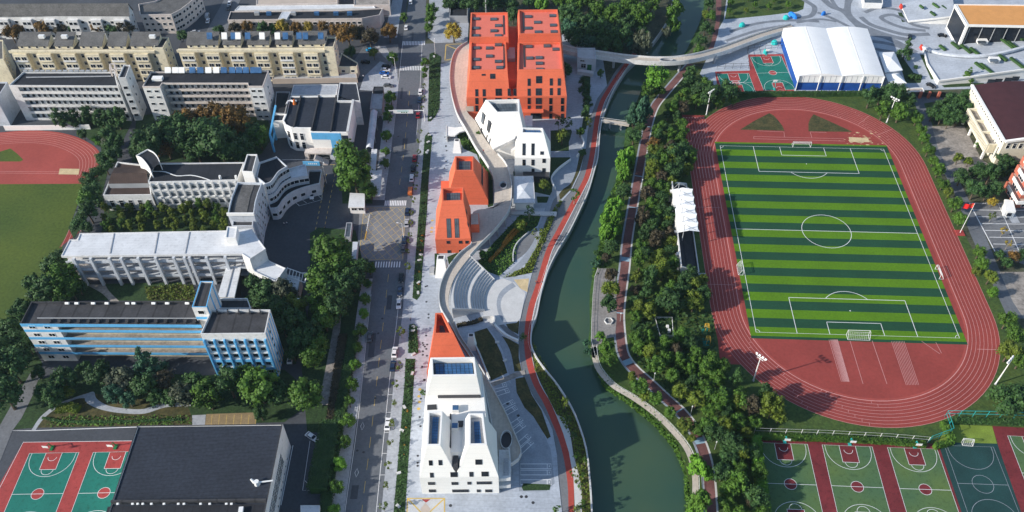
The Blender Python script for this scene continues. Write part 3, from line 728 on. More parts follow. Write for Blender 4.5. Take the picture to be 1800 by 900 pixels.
# ------------------------------------------------------------ lawns and beds of the plaza
for pts in ([(692, 1000), (692, 900), (711, 675), (713, 631), (730, 631), (727, 680), (712, 900), (712, 1000)], [(718, 621), (720, 572), (726, 570), (733, 576), (735, 621)], [(725, 524), (729, 470), (736, 380), (742, 300), (747, 240), (753, 233), (760, 240), (754, 310), (750, 380), (742, 480), (739, 520), (733, 528)], [(752, 214), (755, 95), (763, 93), (775, 100), (773, 190), (765, 206), (757, 214)]):
    sheet('verge', 'verge', pts, .16)
LZ = [('lawn_dry', [(834, 584), (856, 577), (869, 596), (881, 621), (892, 656), (860, 671), (836, 604)]), ('lawn_dry', [(880, 590), (894, 596), (912, 606), (912, 629), (917, 652), (904, 654), (894, 623)]), ('lawn_dry', [(889, 569), (913, 564), (911, 588), (894, 580)]),
      ('lawn_dry', [(906, 666), (922, 663), (927, 675), (935, 695), (952, 722), (968, 768), (962, 772), (937, 732), (922, 717), (908, 690)]), ('sand', [(903, 492), (930, 490), (927, 514), (915, 508)]),
      ('verge', [(838, 464), (870, 425), (915, 378), (951, 379), (945, 397), (910, 425), (905, 460), (878, 486), (855, 477)]), ('lawn_dry', [(884, 489), (922, 470), (945, 432), (962, 385), (985, 352), (988, 356), (975, 382), (960, 417), (942, 460), (935, 480), (900, 487)]),
      ('verge', [(968, 230), (1004, 228), (1006, 234), (1000, 250), (1000, 266), (968, 266)]), ('verge', [(966, 277), (1003, 277), (1001, 284), (985, 296), (972, 315), (970, 345), (905, 330), (902, 302), (960, 302)]), ('verge', [(943, 346), (965, 346), (962, 357), (945, 357)]),
      ('lawn_dry', [(992, 328), (1003, 318), (1014, 296), (1018, 276), (1026, 262), (1030, 262), (1018, 303), (1003, 334), (985, 352), (982, 342)]), ('verge', [(1025, 128), (1038, 128), (1036, 195), (1030, 228), (1022, 228), (1028, 190)]), ('verge', [(800, 235), (822, 228), (858, 290), (866, 318), (848, 300), (838, 272), (815, 262)]),
      ('verge', [(917, 857), (920, 850), (968, 852), (966, 862), (920, 863)]), ('verge', [(764, 446), (770, 446), (786, 458), (786, 480), (764, 484)]), ('verge', [(786, 452), (815, 440), (822, 446), (800, 462), (790, 470)])]
for m_, pts in LZ: sheet('lawn', m_, pts, .165)
# garden paths laid over the lawns
ribbon('garden_path', 'stone_mid', [(872, 486), (893, 478), (918, 455), (934, 428), (944, 405), (954, 380), (962, 355), (972, 335), (985, 325)], [(888, 489), (903, 480), (929, 458), (944, 432), (953, 408), (964, 380), (974, 357), (984, 340), (994, 328)], .172)
sheet('garden_path', 'stone_mid', [(1006, 230), (1016, 232), (1020, 240), (1026, 252), (1021, 267), (1014, 277), (1014, 296), (1005, 320), (994, 330), (978, 336), (969, 316), (974, 307), (985, 296), (1003, 283), (1001, 266), (1002, 247)], .176, 0, 3)
sheet('garden_path', 'prom_grey', [(904, 460), (903, 447), (907, 434), (914, 423), (930, 410), (944, 401), (940, 420), (925, 444)], .178, 0, 3)
sheet('garden_path', 'prom_grey', [(983, 343), (973, 352), (966, 372), (958, 392), (956, 400), (968, 392), (979, 376), (984, 358)], .178, 0, 3)
sheet('garden_path', 'stone_mid', [(966, 268), (1001, 267), (1001, 277), (966, 277)], .174)
sheet('garden_path', 'stone_mid', [(940, 358), (962, 358), (960, 366), (940, 366)], .174)
ribbon('garden_path', 'stone_mid', [(857, 576), (868, 590), (884, 618), (893, 652), (904, 700)], [(868, 572), (880, 588), (896, 615), (904, 652), (908, 690)], .170)
ribbon('garden_path', 'paving_old', [(862, 674), (885, 664), (906, 655), (922, 651)], [(864, 681), (888, 672), (908, 664), (924, 659)], .180)
sheet('garden_path', 'prom_grey', [(877, 572), (884, 570), (912, 592), (909, 598), (890, 586)], .174)
for k in range(9): pass
# ------------------------------------------------------------ right bank
RP = [(1252, 1000), (1250, 900), (1243, 820), (1225, 765), (1200, 728), (1170, 700), (1140, 672), (1115, 650), (1098, 628), (1092, 605), (1088, 560), (1091, 520), (1098, 470), (1103, 420), (1113, 360), (1124, 300), (1133, 250), (1142, 210), (1152, 185), (1168, 165), (1185, 145), (1200, 128), (1215, 112)]
rp = resample(smooth([at(*p) for p in RP], 4), 110)
sheet('wood_floor', 'lawn', [(1252, 1000), (1216, 905), (1212, 850), (1190, 776), (1130, 716), (1070, 670), (1050, 640), (1048, 580), (1050, 500), (1075, 420), (1085, 350), (1105, 260), (1128, 190), (1165, 130), (1215, 112), (1330, 160), (1500, 158), (1640, 160), (1640, 210), (1650, 300), (1700, 420), (1760, 530), (1850, 640), (1900, 740), (1900, 1000)], .012)
def along(pts, w0, w1, z, name, m):
    a, c = [], []
    for i, p in enumerate(pts):
        d = pts[min(i + 1, len(pts) - 1)] - pts[max(i - 1, 0)]; d.normalize(); n = Vector((-d.y, d.x, 0)); a.append(p + n * w0); c.append(p + n * w1)
    b = MB(); b.strip(a, c, z); return struct(name, b, m)
along(rp, 1.5, -1.5, .030, 'brick_path', 'brick_path'); along(rp, 2.2, 1.5, .036, 'path_edge', 'stone_mid'); along(rp, -1.5, -2.1, .036, 'path_edge', 'stone_light')
for y in (225, 312, 362, 457, 552, 632, 720, 770):    # pale blue cross bands
    i = min(range(110), key=lambda k: abs(proj(rp[k])[1] - y)); d = (rp[i + 1] - rp[i - 1]).normalized(); n = Vector((-d.y, d.x, 0)); p = rp[i]
    hh = 1.1 if y in (457, 632, 770) else .25
    b = MB(); b.strip([p + n * 1.5 - d * hh, p + n * 1.5 + d * hh], [p - n * 1.5 - d * hh, p - n * 1.5 + d * hh], .040); struct('path_band', b, 'path_blue')
# riverside boardwalk, platform and low path
sheet('boardwalk', 'boardwalk', [(1041, 628), (1039, 600), (1040, 560), (1042, 520), (1045, 490), (1051, 472), (1070, 472), (1082, 480), (1084, 560), (1081, 592), (1060, 596), (1046, 630)], .05, .5)
lowp = resample(smooth([at(*p) for p in [(1043, 610), (1048, 640), (1060, 660), (1080, 680), (1104, 694), (1130, 711), (1158, 733), (1183, 758), (1203, 782), (1215, 806), (1222, 840), (1222, 872)]], 4), 40)
along(lowp, .9, -.9, .05, 'riverside_path', 'deck_stone')
# ------------------------------------------------------------ stadium
TCX, TCY, HS, RI, RO = .2, .1, 40.4, 38.2, 48.4
def oval(r, n=40):
    o = []
    for k in range(n + 1): a = math.pi * k / n; o.append((TCX + r * math.cos(a), TCY + HS + r * math.sin(a)))
    for k in range(n + 1): a = math.pi + math.pi * k / n; o.append((TCX + r * math.cos(a), TCY - HS + r * math.sin(a)))
    return o
b = MB(); b.poly(oval(RO), .030); b.poly([(-48.2, 40, 0), (-38.4, 40, 0), (-38.4, 73, 0), (-48.2, 73, 0)], .026); struct('running_track', b, 'track_red')
sheet('track_apron', 'track_red', [(1250, 545), (1262, 600), (1266, 640), (1310, 641), (1275, 590)], .022)
b = MB(); a = oval(RI - .8); c = oval(RI + .5); b.strip(a + a[:1], c + c[:1], .034); struct('track_inner_lane', b, 'track_pale')
b = MB()
for k in range(9): b.line(oval(RI + .1 + k * 1.25), .11 if k else .2, .040, True)
for k in range(9): b.line([(-48.1 + 1.22 * k, 30), (-48.1 + 1.22 * k, 70)], .11, .041)
for k in range(8): b.line([(-47.8 + 1.22 * k, 70.9), (-47.2 + 1.22 * k, 70.9)], .7, .041)
for y0 in (62, -29.5, 12): b.line([(-48, y0), (-38.5, y0)], .12, .042)
b.line([(38.4, -56), (48.4, -56)], .16, .042); 
for ang in (.55, .8): b.line([(TCX + r * math.cos(ang), TCY + HS + r * math.sin(ang)) for r in (39, 48.3)], .14, .042)
for k in range(10):
    for ang0 in (3.5, 3.9, 4.3, .35, .65): r = RI + 1.25 * (k % 8) + .6; an = ang0 + .045 * k; c_ = HS if ang0 < 2 else -HS; b.line([(TCX + (r - .5) * math.cos(an), TCY + c_ + (r - .5) * math.sin(an)), (TCX + (r + .5) * math.cos(an), TCY + c_ + (r + .5) * math.sin(an))], .1, .042)
struct('lane_lines', b, 'line_pink')
b = MB(); d_ = MB(); Sx0, Sx1, st = -36.0, 35.9, 4.08
for k in range(-13, 13): (d_ if k % 2 == 0 else b).poly([(Sx0, st * k, 0), (Sx1, st * k, 0), (Sx1, st * (k + 1), 0), (Sx0, st * (k + 1), 0)], .044)
d_.poly([(Sx0, -54.2, 0), (Sx1, -54.2, 0), (Sx1, -53.04, 0), (Sx0, -53.04, 0)], .044); b.poly([(Sx0, 53.04, 0), (Sx1, 53.04, 0), (Sx1, 54, 0), (Sx0, 54, 0)], .044)
struct('turf', b, 'turf_light'); struct('turf', d_, 'turf_dark')
HL = 51.4; b = MB(); Lw = .19
b.line([(-34, -HL), (34, -HL), (34, HL), (-34, HL)], Lw, .050, True); b.line([(-34, 0), (34, 0)], Lw, .051)
for s in (-1, 1):
    for hw_, dp in ((20.16, 16.5), (9.16, 5.5)): b.line([(-hw_, s * HL), (-hw_, s * (HL - dp))], Lw, .052); b.line([(hw_, s * HL), (hw_, s * (HL - dp))], Lw, .052); b.line([(-hw_ - .09, s * (HL - dp)), (hw_ + .09, s * (HL - dp))], Lw, .052)
    c0 = math.acos(5.5 / 9.15); b.line([(9.15 * math.sin(t), s * (HL - 11 - 9.15 * math.cos(t))) for t in [(-c0 + 2 * c0 * i / 20) for i in range(21)]], Lw, .053)
    b.poly([(.25 * math.cos(t), s * (HL - 11) + .25 * math.sin(t), 0) for t in [i * .8 for i in range(8)]], .053)
    for x in (-34, 34): b.line([(x - math.copysign(1.3, x) * math.cos(t), s * HL - s * 1.3 * math.sin(t)) for t in [i * .26 for i in range(7)]], .14, .054)
b.line([(9.15 * math.cos(i * .1571), 9.15 * math.sin(i * .1571)) for i in range(40)], Lw, .054, True); struct('pitch_lines', b, 'line_white')
sheet('infield_lawn', 'lawn_dry', [(1301, 228), (1325, 213), (1352, 199), (1360, 203), (1368, 212), (1375, 221), (1379, 230)], .046); sheet('infield_lawn', 'lawn_dry', [(1430, 201), (1424, 209), (1421, 217), (1421, 231), (1499, 232), (1462, 215)], .046)
sheet('sand_pit', 'sand', [(1492, 241), (1526, 243), (1528, 250), (1493, 249.5)], .046)
b = MB(); A = lambda x, y: at(x, y)
for p, q in (((1325, 240), (1484, 244)), ((1325, 244), (1485, 248)), ((1325, 240), (1325, 244)), ((1331, 230), (1378, 232)), ((1378, 232), (1379, 241)), ((1424, 232), (1453, 233)), ((1424, 232), (1427, 242)), ((1494, 599), (1517, 675)), ((1533, 599), (1559, 675)), ((1620, 600), (1652, 622)), ((1645, 602), (1655, 621))): b.line([A(*p), A(*q)], .14, .047)
for n_, (a0, a1), (c0, c1) in ((13, ((1457, 597), (1472, 597)), ((1479, 671), (1493, 671))), (9, ((1567, 600), (1589, 601)), ((1593, 677), (1615, 677)))):
    for k in range(n_): t = k / (n_ - 1); t2 = t ** .7 if n_ == 13 else t; b.line([A(a0[0] + (a1[0] - a0[0]) * t2, a0[1]), A(c0[0] + (c1[0] - c0[0]) * t2, c0[1])], .12, .047)
struct('field_lines', b, 'line_pink')
rg = random.Random(3); b = MB()
for k in range(60):
    x, y = at(rg.gauss(1512, 16), rg.gauss(244, 7))[:2]; r = rg.uniform(.2, .8); b.poly([(x + r * rg.uniform(.5, 1.4) * math.cos(t), y + r * .5 * rg.uniform(.4, 1) * math.sin(t), 0) for t in [i * .785 for i in range(8)]], .0455)
struct('spilt_sand', b, 'sand')
# ------------------------------------------------------------ ball courts
def court(TL, TR, BL, L, surf, key, name='ball_court', z=.05, line='line_white', far_half=True, keys=True):
    a, c, d = at(*TL), at(*TR), at(*BL); u = (c - a); Wd = u.length; u.normalize(); v = Vector((u.y, -u.x, 0)); v = v if (d - a).dot(v) > 0 else -v; o = a
    P = lambda s, t: (o.x + u.x * s + v.x * t, o.y + u.y * s + v.y * t, 0)
    s_ = MB(); s_.poly([P(0, 0), P(Wd, 0), P(Wd, L), P(0, L)], z); struct('court_surface', s_, surf)
    b = MB(); lw = .12; b.line([P(0, 0), P(Wd, 0), P(Wd, L), P(0, L)], lw, z + .012, True); b.line([P(0, L / 2), P(Wd, L / 2)], lw, z + .013)
    k_ = MB(); m = Wd / 2; R = 1.8 if keys else 3.0
    if keys: k_.poly([P(m + R * math.cos(t * .314), L / 2 + R * math.sin(t * .314)) for t in range(20)], z + .006)
    b.line([P(m + R * math.cos(t * .314), L / 2 + R * math.sin(t * .314)) for t in range(20)], lw, z + .014, True)
    for e, s in ((0, 1), (L, -1)):
        Q = lambda x, y: P(x, e + s * y)
        if keys:
            k_.poly([Q(m - 2.45, .1), Q(m + 2.45, .1), Q(m + 2.45, 5.8), Q(m - 2.45, 5.8)], z + .006)
            b.line([Q(m - 2.45, 0), Q(m - 2.45, 5.8)], lw, z + .015); b.line([Q(m + 2.45, 0), Q(m + 2.45, 5.8)], lw, z + .015); b.line([Q(m - 2.5, 5.8), Q(m + 2.5, 5.8)], lw, z + .015)
            b.line([Q(m + 1.8 * math.cos(t * .157), 5.8 + 1.8 * math.sin(t * .157)) for t in range(21)], lw, z + .015); b.line([Q(m + 1.3 * math.cos(t * .157), 1.5 + 1.3 * math.sin(t * .157)) for t in range(21)], lw, z + .015)
        r3 = min(6.75, m - .75); b.line([Q(m - r3, 0), Q(m - r3, 1.4)] + [Q(m - r3 * math.cos(t * .157), 1.5 + r3 * math.sin(t * .157)) for t in range(21)] + [Q(m + r3, 0)], lw, z + .016)
    if keys: struct('court_key', k_, key)
    struct('court_lines', b, line)
sheet('court_base', 'court_red_dark', [(1325, 766), (1450, 769), (1640, 780), (1656, 772), (1720, 1000), (1360, 1000)], .040)
court((1331.4, 778), (1419.4, 781), (1353, 900), 28, 'court_green', 'court_red_dark'); court((1445, 782), (1533, 785.5), (1471, 900), 28, 'court_green', 'court_red_dark'); court((1559.7, 786.7), (1647, 789.5), (1590, 900), 28, 'court_green', 'court_red_dark')
sheet('court_base', 'court_moss', [(1664, 746), (1744, 749), (1755, 790), (1838, 1000), (1740, 1000), (1700, 900), (1650, 777)], .043)
sheet('court_base', 'court_dark', [(1648, 777), (1753, 780), (1830, 1000), (1735, 1000), (1690, 900)], .046)
court((1660, 783), (1746, 786), (1692, 900), 26, 'court_dark', 'court_dark', line='stone_mid', keys=False, z=.06)
sheet('court_base', 'court_red_dark', [(1744, 749), (1860, 755), (1960, 1000), (1842, 1000), (1790, 900)], .0445)
court((1771, 766), (1850, 770), (1800, 850), 26, 'court_green', 'court_red_dark')
sheet('court_base', 'court_red', [(41, 777), (260, 775), (235, 1000), (-60, 1000), (-40, 920), (0, 850)], .040)
court((52, 797), (139, 795.5), (9, 900), 28, 'court_teal', 'court_red'); court((164, 795.3), (251, 793.5), (121, 900), 28, 'court_teal', 'court_red')
b = MB(); b.line([at(-30, 915), at(41, 777.5), at(236, 775)], .15, .056); struct('court_lines', b, 'line_white')
sheet('court_base', 'court_red', [(1315, 96), (1377, 95), (1396, 160), (1262, 160), (1257, 126), (1318, 124)], .040)
court((1318.5, 100), (1373, 98.5), (1333, 158), 28, 'court_teal', 'court_red'); court((1260, 130), (1316, 129), (1272, 185), 15, 'court_teal', 'court_red')
# ------------------------------------------------------------ left sports ground
sheet('running_track', 'track_pale', [(-80, 240), (0, 233), (40, 230), (75, 230), (110, 234), (140, 243), (165, 257), (177, 272), (178, 290), (172, 308), (160, 325), (-80, 325)], .030, 0, 4)
b = MB()
for k in range(7):
    o_ = 1.22 * k; q = [Vector(p) for p in smooth([at(*p) for p in [(-80, 243), (0, 236), (40, 233), (75, 233), (108, 237), (137, 246), (160, 259), (171, 273), (172, 290), (166, 308)]], 4)]; r = []
    for i, p in enumerate(q): d = (q[min(i + 1, len(q) - 1)] - q[max(i - 1, 0)]).normalized(); r.append(p + Vector((d.y, -d.x, 0)) * o_)
    b.line(r, .12, .042)
for p, q in (((-60, 301), (104, 302)), ((-60, 304), (104, 305))): b.line([at(*p), at(*q)], .12, .043)
struct('lane_lines', b, 'line_pink')
sheet('sand_pit', 'sand', [(105, 296.5), (140, 297), (138, 307), (103, 306.5)], .046); sheet('infield_lawn', 'lawn_field', [(-40, 284), (-10, 270), (18, 261), (30, 270), (41, 281), (36, 284)], .046)
sheet('sports_field', 'lawn_field', [(-200, 325), (150, 323), (140, 350), (122, 400), (105, 450), (75, 500), (40, 560), (10, 620), (-60, 760), (-200, 760)], .034)
sheet('running_track', 'track_red', [(150, 370), (138, 410), (122, 422), (104, 436), (115, 418), (130, 385), (138, 368)], .044)
b = MB()
for k in range(4): b.line([at(108 + 8 * k, 434), at(131 + 6 * k, 384)], .12, .05)
struct('lane_lines', b, 'line_pink')
# gardens of the left campus
zb = .036
for m_, pts in (('verge', [(24, 755), (60, 670), (130, 650), (360, 660), (500, 650), (560, 700), (530, 720), (500, 742), (345, 747), (245, 748), (60, 752)]), ('lawn_dry', [(62, 752), (100, 712), (150, 690), (330, 712), (342, 748), (240, 749)]), ('verge', [(185, 360), (400, 352), (402, 410), (178, 412)]),
                ('verge', [(232, 285), (240, 205), (330, 190), (470, 208), (480, 240), (460, 270), (430, 285)]), ('verge', [(150, 500), (320, 496), (345, 520), (345, 530), (150, 528)]), ('lawn_dry', [(255, 505), (340, 500), (345, 528), (260, 528)]),
                ('verge', [(0, 640), (30, 560), (80, 500), (110, 440), (160, 500), (160, 528), (60, 530), (36, 572), (75, 640), (20, 760), (-60, 800)]), ('verge', [(440, 520), (530, 500), (540, 560), (520, 640), (500, 640), (480, 545)]), ('verge', [(545, 410), (560, 400), (625, 405), (640, 470), (622, 580), (602, 760), (540, 760), (530, 640), (545, 520)]), ('verge', [(600, 300), (650, 300), (655, 358), (602, 358)]),
                ('verge', [(85, 190), (225, 190), (232, 215), (190, 300), (180, 340), (130, 420), (120, 400), (178, 300), (178, 260), (130, 226)])):
    zb += .0018; sheet('garden_bed', m_, pts, zb)
sheet('side_street', 'asphalt_old', [(-30, 815), (-10, 765), (36, 685), (56, 652), (72, 652), (60, 690), (38, 735), (22, 757), (0, 812)], .0585); ribbon('garden_path', 'pavement', [(55, 757), (72, 732), (100, 711), (130, 699), (152, 692), (165, 689), (170, 701), (190, 713), (220, 718), (252, 719), (290, 708), (335, 707)], [(62, 757), (78, 735), (104, 715), (130, 703), (148, 700), (150, 705), (160, 713), (185, 722), (220, 727), (255, 727), (292, 716), (335, 714)], .062)
ribbon('stone_strip', 'paving_old', [(592, 525), (585, 580), (572, 650), (560, 712)], [(601, 525), (598, 580), (589, 650), (577, 712)], .07); sheet('parking_court', 'parking_tan', [(363, 728), (452, 725), (448, 748), (360, 748)], .058); sheet('parking_court', 'pavement', [(338, 730), (362, 729), (360, 748), (338, 748)], .058)
ribbon('garden_path', 'paving_old', [(150, 500), (178, 515), (195, 532)], [(185, 500), (192, 512), (210, 530)], .062)
# ------------------------------------------------------------ the new orange and white blocks on the plaza
def ring_well(b, hi, d, depth, wall, inner, part='wall'):
    """hi: CCW list of 3-D corners of the open top; sunken roof inside a sloping rim"""
    q = inset([(p[0], p[1]) for p in hi], d); n = len(hi); z = hi[0][2]; m = MB(); w_ = MB()
    q = [Vector((*c, p[2])) for c, p in zip(q, hi)]
    for i in range(n): j = (i + 1) % n; m.quad(hi[i], hi[j], q[j], q[i]); m.quad(q[i], q[j], q[j] - Vector((0, 0, depth)), q[i] - Vector((0, 0, depth)))
    b.add('parapet', m, wall); w_.f.append([w_.V(p - Vector((0, 0, depth))) for p in q]); w_.m.append(0); b.add('roof_well', w_, inner); return [p - Vector((0, 0, depth)) for p in q]
def grid_panels(b, fl, nx, ny, m0, m1, mt, name='skylight', gap=.12, th=.35):
    """glazed panels laid over a four-cornered roof area; m0, m1: margins (left, right) and (front, back) as fractions; fl = front-left, front-right, back-right, back-left"""
    P = lambda s, t: fl[0].lerp(fl[1], s).lerp(fl[3].lerp(fl[2], s), t); g = MB(); fr = MB(); up = Vector((0, 0, th))
    for i in range(nx):
        for j in range(ny):
            s0, s1 = m0[0] + (1 - m0[0] - m0[1]) * (i + gap / 2) / nx, m0[0] + (1 - m0[0] - m0[1]) * (i + 1 - gap / 2) / nx
            t0, t1 = m1[0] + (1 - m1[0] - m1[1]) * (j + gap / 2) / ny, m1[0] + (1 - m1[0] - m1[1]) * (j + 1 - gap / 2) / ny
            c = [P(s0, t0), P(s1, t0), P(s1, t1), P(s0, t1)]; g.loft([p + up * .6 for p in c], [p + up for p in c])
    c = [P(m0[0], m1[0]), P(1 - m0[1], m1[0]), P(1 - m0[1], 1 - m1[1]), P(m0[0], 1 - m1[1])]; fr.loft(c, [p + up * .7 for p in c])
    o = b.add(name, fr, 'metal_dark'); b.add('panes', g, mt, o)
def flat(hi):
    a, b = (hi[0].y + hi[1].y) / 2, (hi[2].y + hi[3].y) / 2; hi[0].y = hi[1].y = a; hi[2].y = hi[3].y = b; return hi
def V3(v, z): return Vector((v.x, v.y, z))
# --- white block nearest the camera
w1 = Bld('white_building', 'big white angular block with twin roof peaks, nearest the camera on the plaza', 'building', (742.5, 868.7), (877.5, 867))
L = w1.L; Z1, ZP, ZM, ZB = 9.3, 20.5, 14.6, 24.0; Wd = w1.W
bk = [L(758.5, 661, ZB), L(838, 660, ZB), L(834, 627.5, ZB), L(757, 628.5, ZB)]
D = max(p.y for p in bk) + 2.0; m = MB(); uB = L(848, 676, 5).x; m.prism([(0, 0), (Wd, 0), (uB, D), (0, D)], 0, Z1); vb = L(770, 698, ZM).y; uC = L(846, 698, ZM).x
m.loft([Vector((.4, 3.0, Z1)), Vector((Wd - .9, 3.0, Z1)), Vector((uB - .2, D, Z1)), Vector((.2, D, Z1))], [Vector((1.6, 5.0, ZM)), Vector((Wd - 2.6, 5.0, ZM)), Vector((uC, D - .4, ZM)), Vector((.9, D - .4, ZM))])
lo = [Vector((.9, vb, ZM)), Vector((uC, vb, ZM)), Vector((uC - .2, D - .4, ZM)), Vector((.9, D - .4, ZM))]; m.loft(lo, bk, False)
pk = []
for (f0, f1), q in (((0, L(805, 836, Z1).x), [(749.5, 783), (774, 783), (778, 722.5), (752, 723)]), ((L(800, 836, Z1).x, Wd), [(824, 777), (856, 776), (849, 726), (824, 727)])):
    hi = flat(w1.P(q, ZP)); pyF = min(locals().get('pyF', 99), hi[0].y); hi[0].y = hi[1].y = pyF; e = max(p.y for p in hi) + 1.0
    m.loft([Vector((f0, 0, Z1)), Vector((f1, 0, Z1)), Vector((f1 - (.6 if f1 > 15 else 0), e, Z1)), Vector((f0, e, Z1))], hi, False); pk.append(hi)
w1.add('wall', m, 'white_panel')
f = ring_well(w1, bk, .55, 2.0, 'white_panel', 'solar_grey'); grid_panels(w1, f, 9, 5, (.05, .02), (.05, .08), 'solar_blue')
f = ring_well(w1, pk[0], .5, 1.6, 'white_panel', 'concrete'); grid_panels(w1, f, 3, 10, (.25, .18), (.05, .06), 'solar_blue')
f = ring_well(w1, pk[1], .5, 1.6, 'white_panel', 'concrete'); grid_panels(w1, f, 3, 8, (.28, .22), (.06, .14), 'solar_blue')
for px, py in ((801, 721), (800, 752.5)): p = L(px, py, ZM); o = w1.add('roof_light', MB().box(p.x - 1, p.x + 1, p.y - 1, p.y + 1, ZM, ZM + 1.3), 'white_wall'); w1.add('pane', MB().box(p.x - .85, p.x + .85, p.y - .85, p.y + .85, ZM + 1.3, ZM + 1.4), 'solar_blue', o)
p = L(810, 747, ZM); w1.add('roof_hatch', MB().box(p.x - .8, p.x + .8, p.y - .8, p.y + .8, ZM, ZM + 1), 'metal_dark')
q = w1.P([(770, 697.5), (845, 696.5), (845, 699.5), (770, 700)], ZM); w1.add('light_slot', MB().prism(q, ZM + .02, ZM + .9), 'metal_dark')
q = w1.P([(751, 712), (767, 711), (768, 720), (751, 721)], ZM); w1.add('dark_hatch', MB().prism(q, ZM + .02, ZM + .12), 'metal_dark')
q = w1.P([(791, 729), (793.5, 729), (793, 788), (789, 788)], ZM); w1.add('light_slot', MB().prism(q, ZM + .02, ZM + .6), 'metal_dark')
fp = w1.fac((0, 0), (Wd, 0)); sp = Plane(Vector((0, 0, Z1)), Vector((1, 0, 0)), (pk[0][0] + pk[0][1]) / 2 - Vector(((pk[0][0].x + pk[0][1].x) / 2, 0, Z1)))
for x, y, w_, h_ in ((760, 862.5, 1.9, 1.3), (809.5, 862.5, 4.7, 1.3), (841.5, 862.5, 1.0, 1.3), (859, 862.5, 1.9, 1.3), (758.5, 849.5, 1.9, 1.3), (799.5, 849.5, 1.8, 1.3), (825, 849, 1.0, 1.3), (851, 848.5, 4.2, 1.3)): w1.pwin(fp, x, y, w_, h_, frame='metal_dark')
for x, y, w_, h_ in ((759, 835, .9, 1.6), (798, 834, 1.9, 1.6), (828.5, 833.5, 1.0, 1.6), (852.5, 833, 1.9, 1.6), (757, 813.5, .9, 1.7), (774, 813, .9, 1.7), (841.5, 812, 1.8, 1.7)): w1.pwin(sp, x, y, w_, h_, frame='metal_dark')
p = L(801, 810, 13); w1.add('entrance_recess', MB().box(p.x - .7, p.x + .7, .9, 6, Z1 + .3, Z1 + 4.2), 'metal_dark')
# side stair and balconies on the river side of the white block
m = MB()
for z0 in (1.6, 5.6): m.prism([(Wd, .6), (Wd + 3.4, .8), (Wd + 3.6, 6.5), (Wd, 6.5)], z0, z0 + 1.5)
m.prism([(Wd, 6.5), (Wd + 3.6, 6.5), (Wd + 3.3, 11), (Wd, 11)], 5.6, 6.0); m.prism([(Wd + 3.1, 6.5), (Wd + 3.5, 6.5), (Wd + 3.2, 11), (Wd + 2.9, 11)], 6, 7.1); w1.add('side_stair', m, 'white_old')
m = MB()
for k in range(9): m.box(Wd + 1.4, Wd + 2.9, 1.6 + k * .55, 2.15 + k * .55, 7.1, 7.15 + k * .14)
w1.add('steps', m, 'concrete')
# --- orange wedge behind it
o1 = Bld('orange_building', 'orange wedge-shaped block with a pointed open roof, behind the nearest white block', 'building', (748, 672), (822, 668))
hi = o1.P([(762.6, 587.4), (798, 587), (778, 549.4), (765, 550)], 18); m = MB(); lo = [o1.L(750, 655, 5), o1.L(829, 652, 5), o1.L(785, 568, 5), o1.L(764, 568, 5)]
m.loft([V3(p, 0) for p in lo], lo, False); m.loft(lo, hi, False); o1.add('wall', m, 'orange_wall')
f = ring_well(o1, hi, .55, 3.2, 'orange_wall', 'orange_wall'); grid_panels(o1, f, 4, 5, (.28, .25), (.05, .3), 'solar_grey')
# --- orange block with two roof slots
o2 = Bld('orange_building', 'orange sloping block with two long glazed slots in its front slope, beside the ramp deck', 'building', (767.5, 446), (829, 444))
hi = flat(o2.P([(777, 353), (814.5, 354), (814.5, 329), (776.7, 330)], 19.0)); W_ = o2.W; D = max(p.y for p in hi) + 1.0
m = MB(); lo = [Vector((0, 0, 7.3)), Vector((W_, 0, 7.3)), Vector((W_, D, 7.3)), Vector((0, D, 7.3))]; m.loft([V3(p, 0) for p in lo], lo, False); m.loft(lo, hi, False); o2.add('wall', m, 'orange_wall')
f = ring_well(o2, hi, .5, 1.6, 'orange_wall', 'orange_wall'); grid_panels(o2, f, 5, 3, (.17, .1), (.04, .15), 'solar_grey')
sp = Plane(lo[0], (1, 0, 0), (hi[0] + hi[1]) / 2 - Vector(((hi[0].x + hi[1].x) / 2, 0, 7.3))); fp = o2.fac((0, 0), (W_, 0))
for x in (789, 803): o2.pwin(sp, x, 401, 1.45, 7.0, kind='solar_grey', frame='metal_dark', mull=2)
for x, y in ((788, 425.7), (809.5, 425.5), (821, 425.5), (789.5, 442), (810, 441.5)): o2.pwin(fp, x, y, 1.15, 1.25, frame='metal_dark')
rp_ = Plane(lo[1], (0, 1, 0), hi[1] - lo[1])
for a, b_ in ((3, 4.5), (7, 7)): o2.win(rp_, a, b_, 1.2, 1.6, frame='metal_dark')
o2.add('side_lift', MB().box(W_, W_ + 3.2, 5.5, 11.5, 0, 9.0), 'orange_wall'); o2.add('side_roof', MB().box(W_ + .2, W_ + 3.0, 5.7, 11.3, 9.0, 9.06), 'deck_stone')
# --- orange block behind
o3 = Bld('orange_building', 'orange sloping block standing behind the block with two glazed slots', 'building', (787, 362), (858, 362))
hi = o3.P([(800, 300), (832, 300), (832, 274.5), (800, 274.5)], 17); lo = [o3.L(786, 352, 2.5), o3.L(858, 352, 2.5), o3.L(858, 303, 2.5), o3.L(790, 303, 2.5)]; m = MB(); m.loft([V3(p, 0) for p in lo], lo, False); m.loft(lo, hi, False); o3.add('wall', m, 'orange_wall')
f = ring_well(o3, hi, .5, 1.5, 'orange_wall', 'orange_wall'); grid_panels(o3, f, 5, 3, (.14, .1), (.06, .12), 'solar_grey')
rp_ = Plane(lo[1], lo[2] - lo[1], hi[1] - lo[1]); ln = (lo[2] - lo[1]).length
for a in (.3, .62): o3.win(rp_, ln * a, 6.5, 5.5, 1.2, frame='metal_dark')
o3.add('low_wall', MB().prism(o3.P([(775, 330), (790, 330), (790, 318), (775, 318)], 4), 0, 4), 'orange_wall')
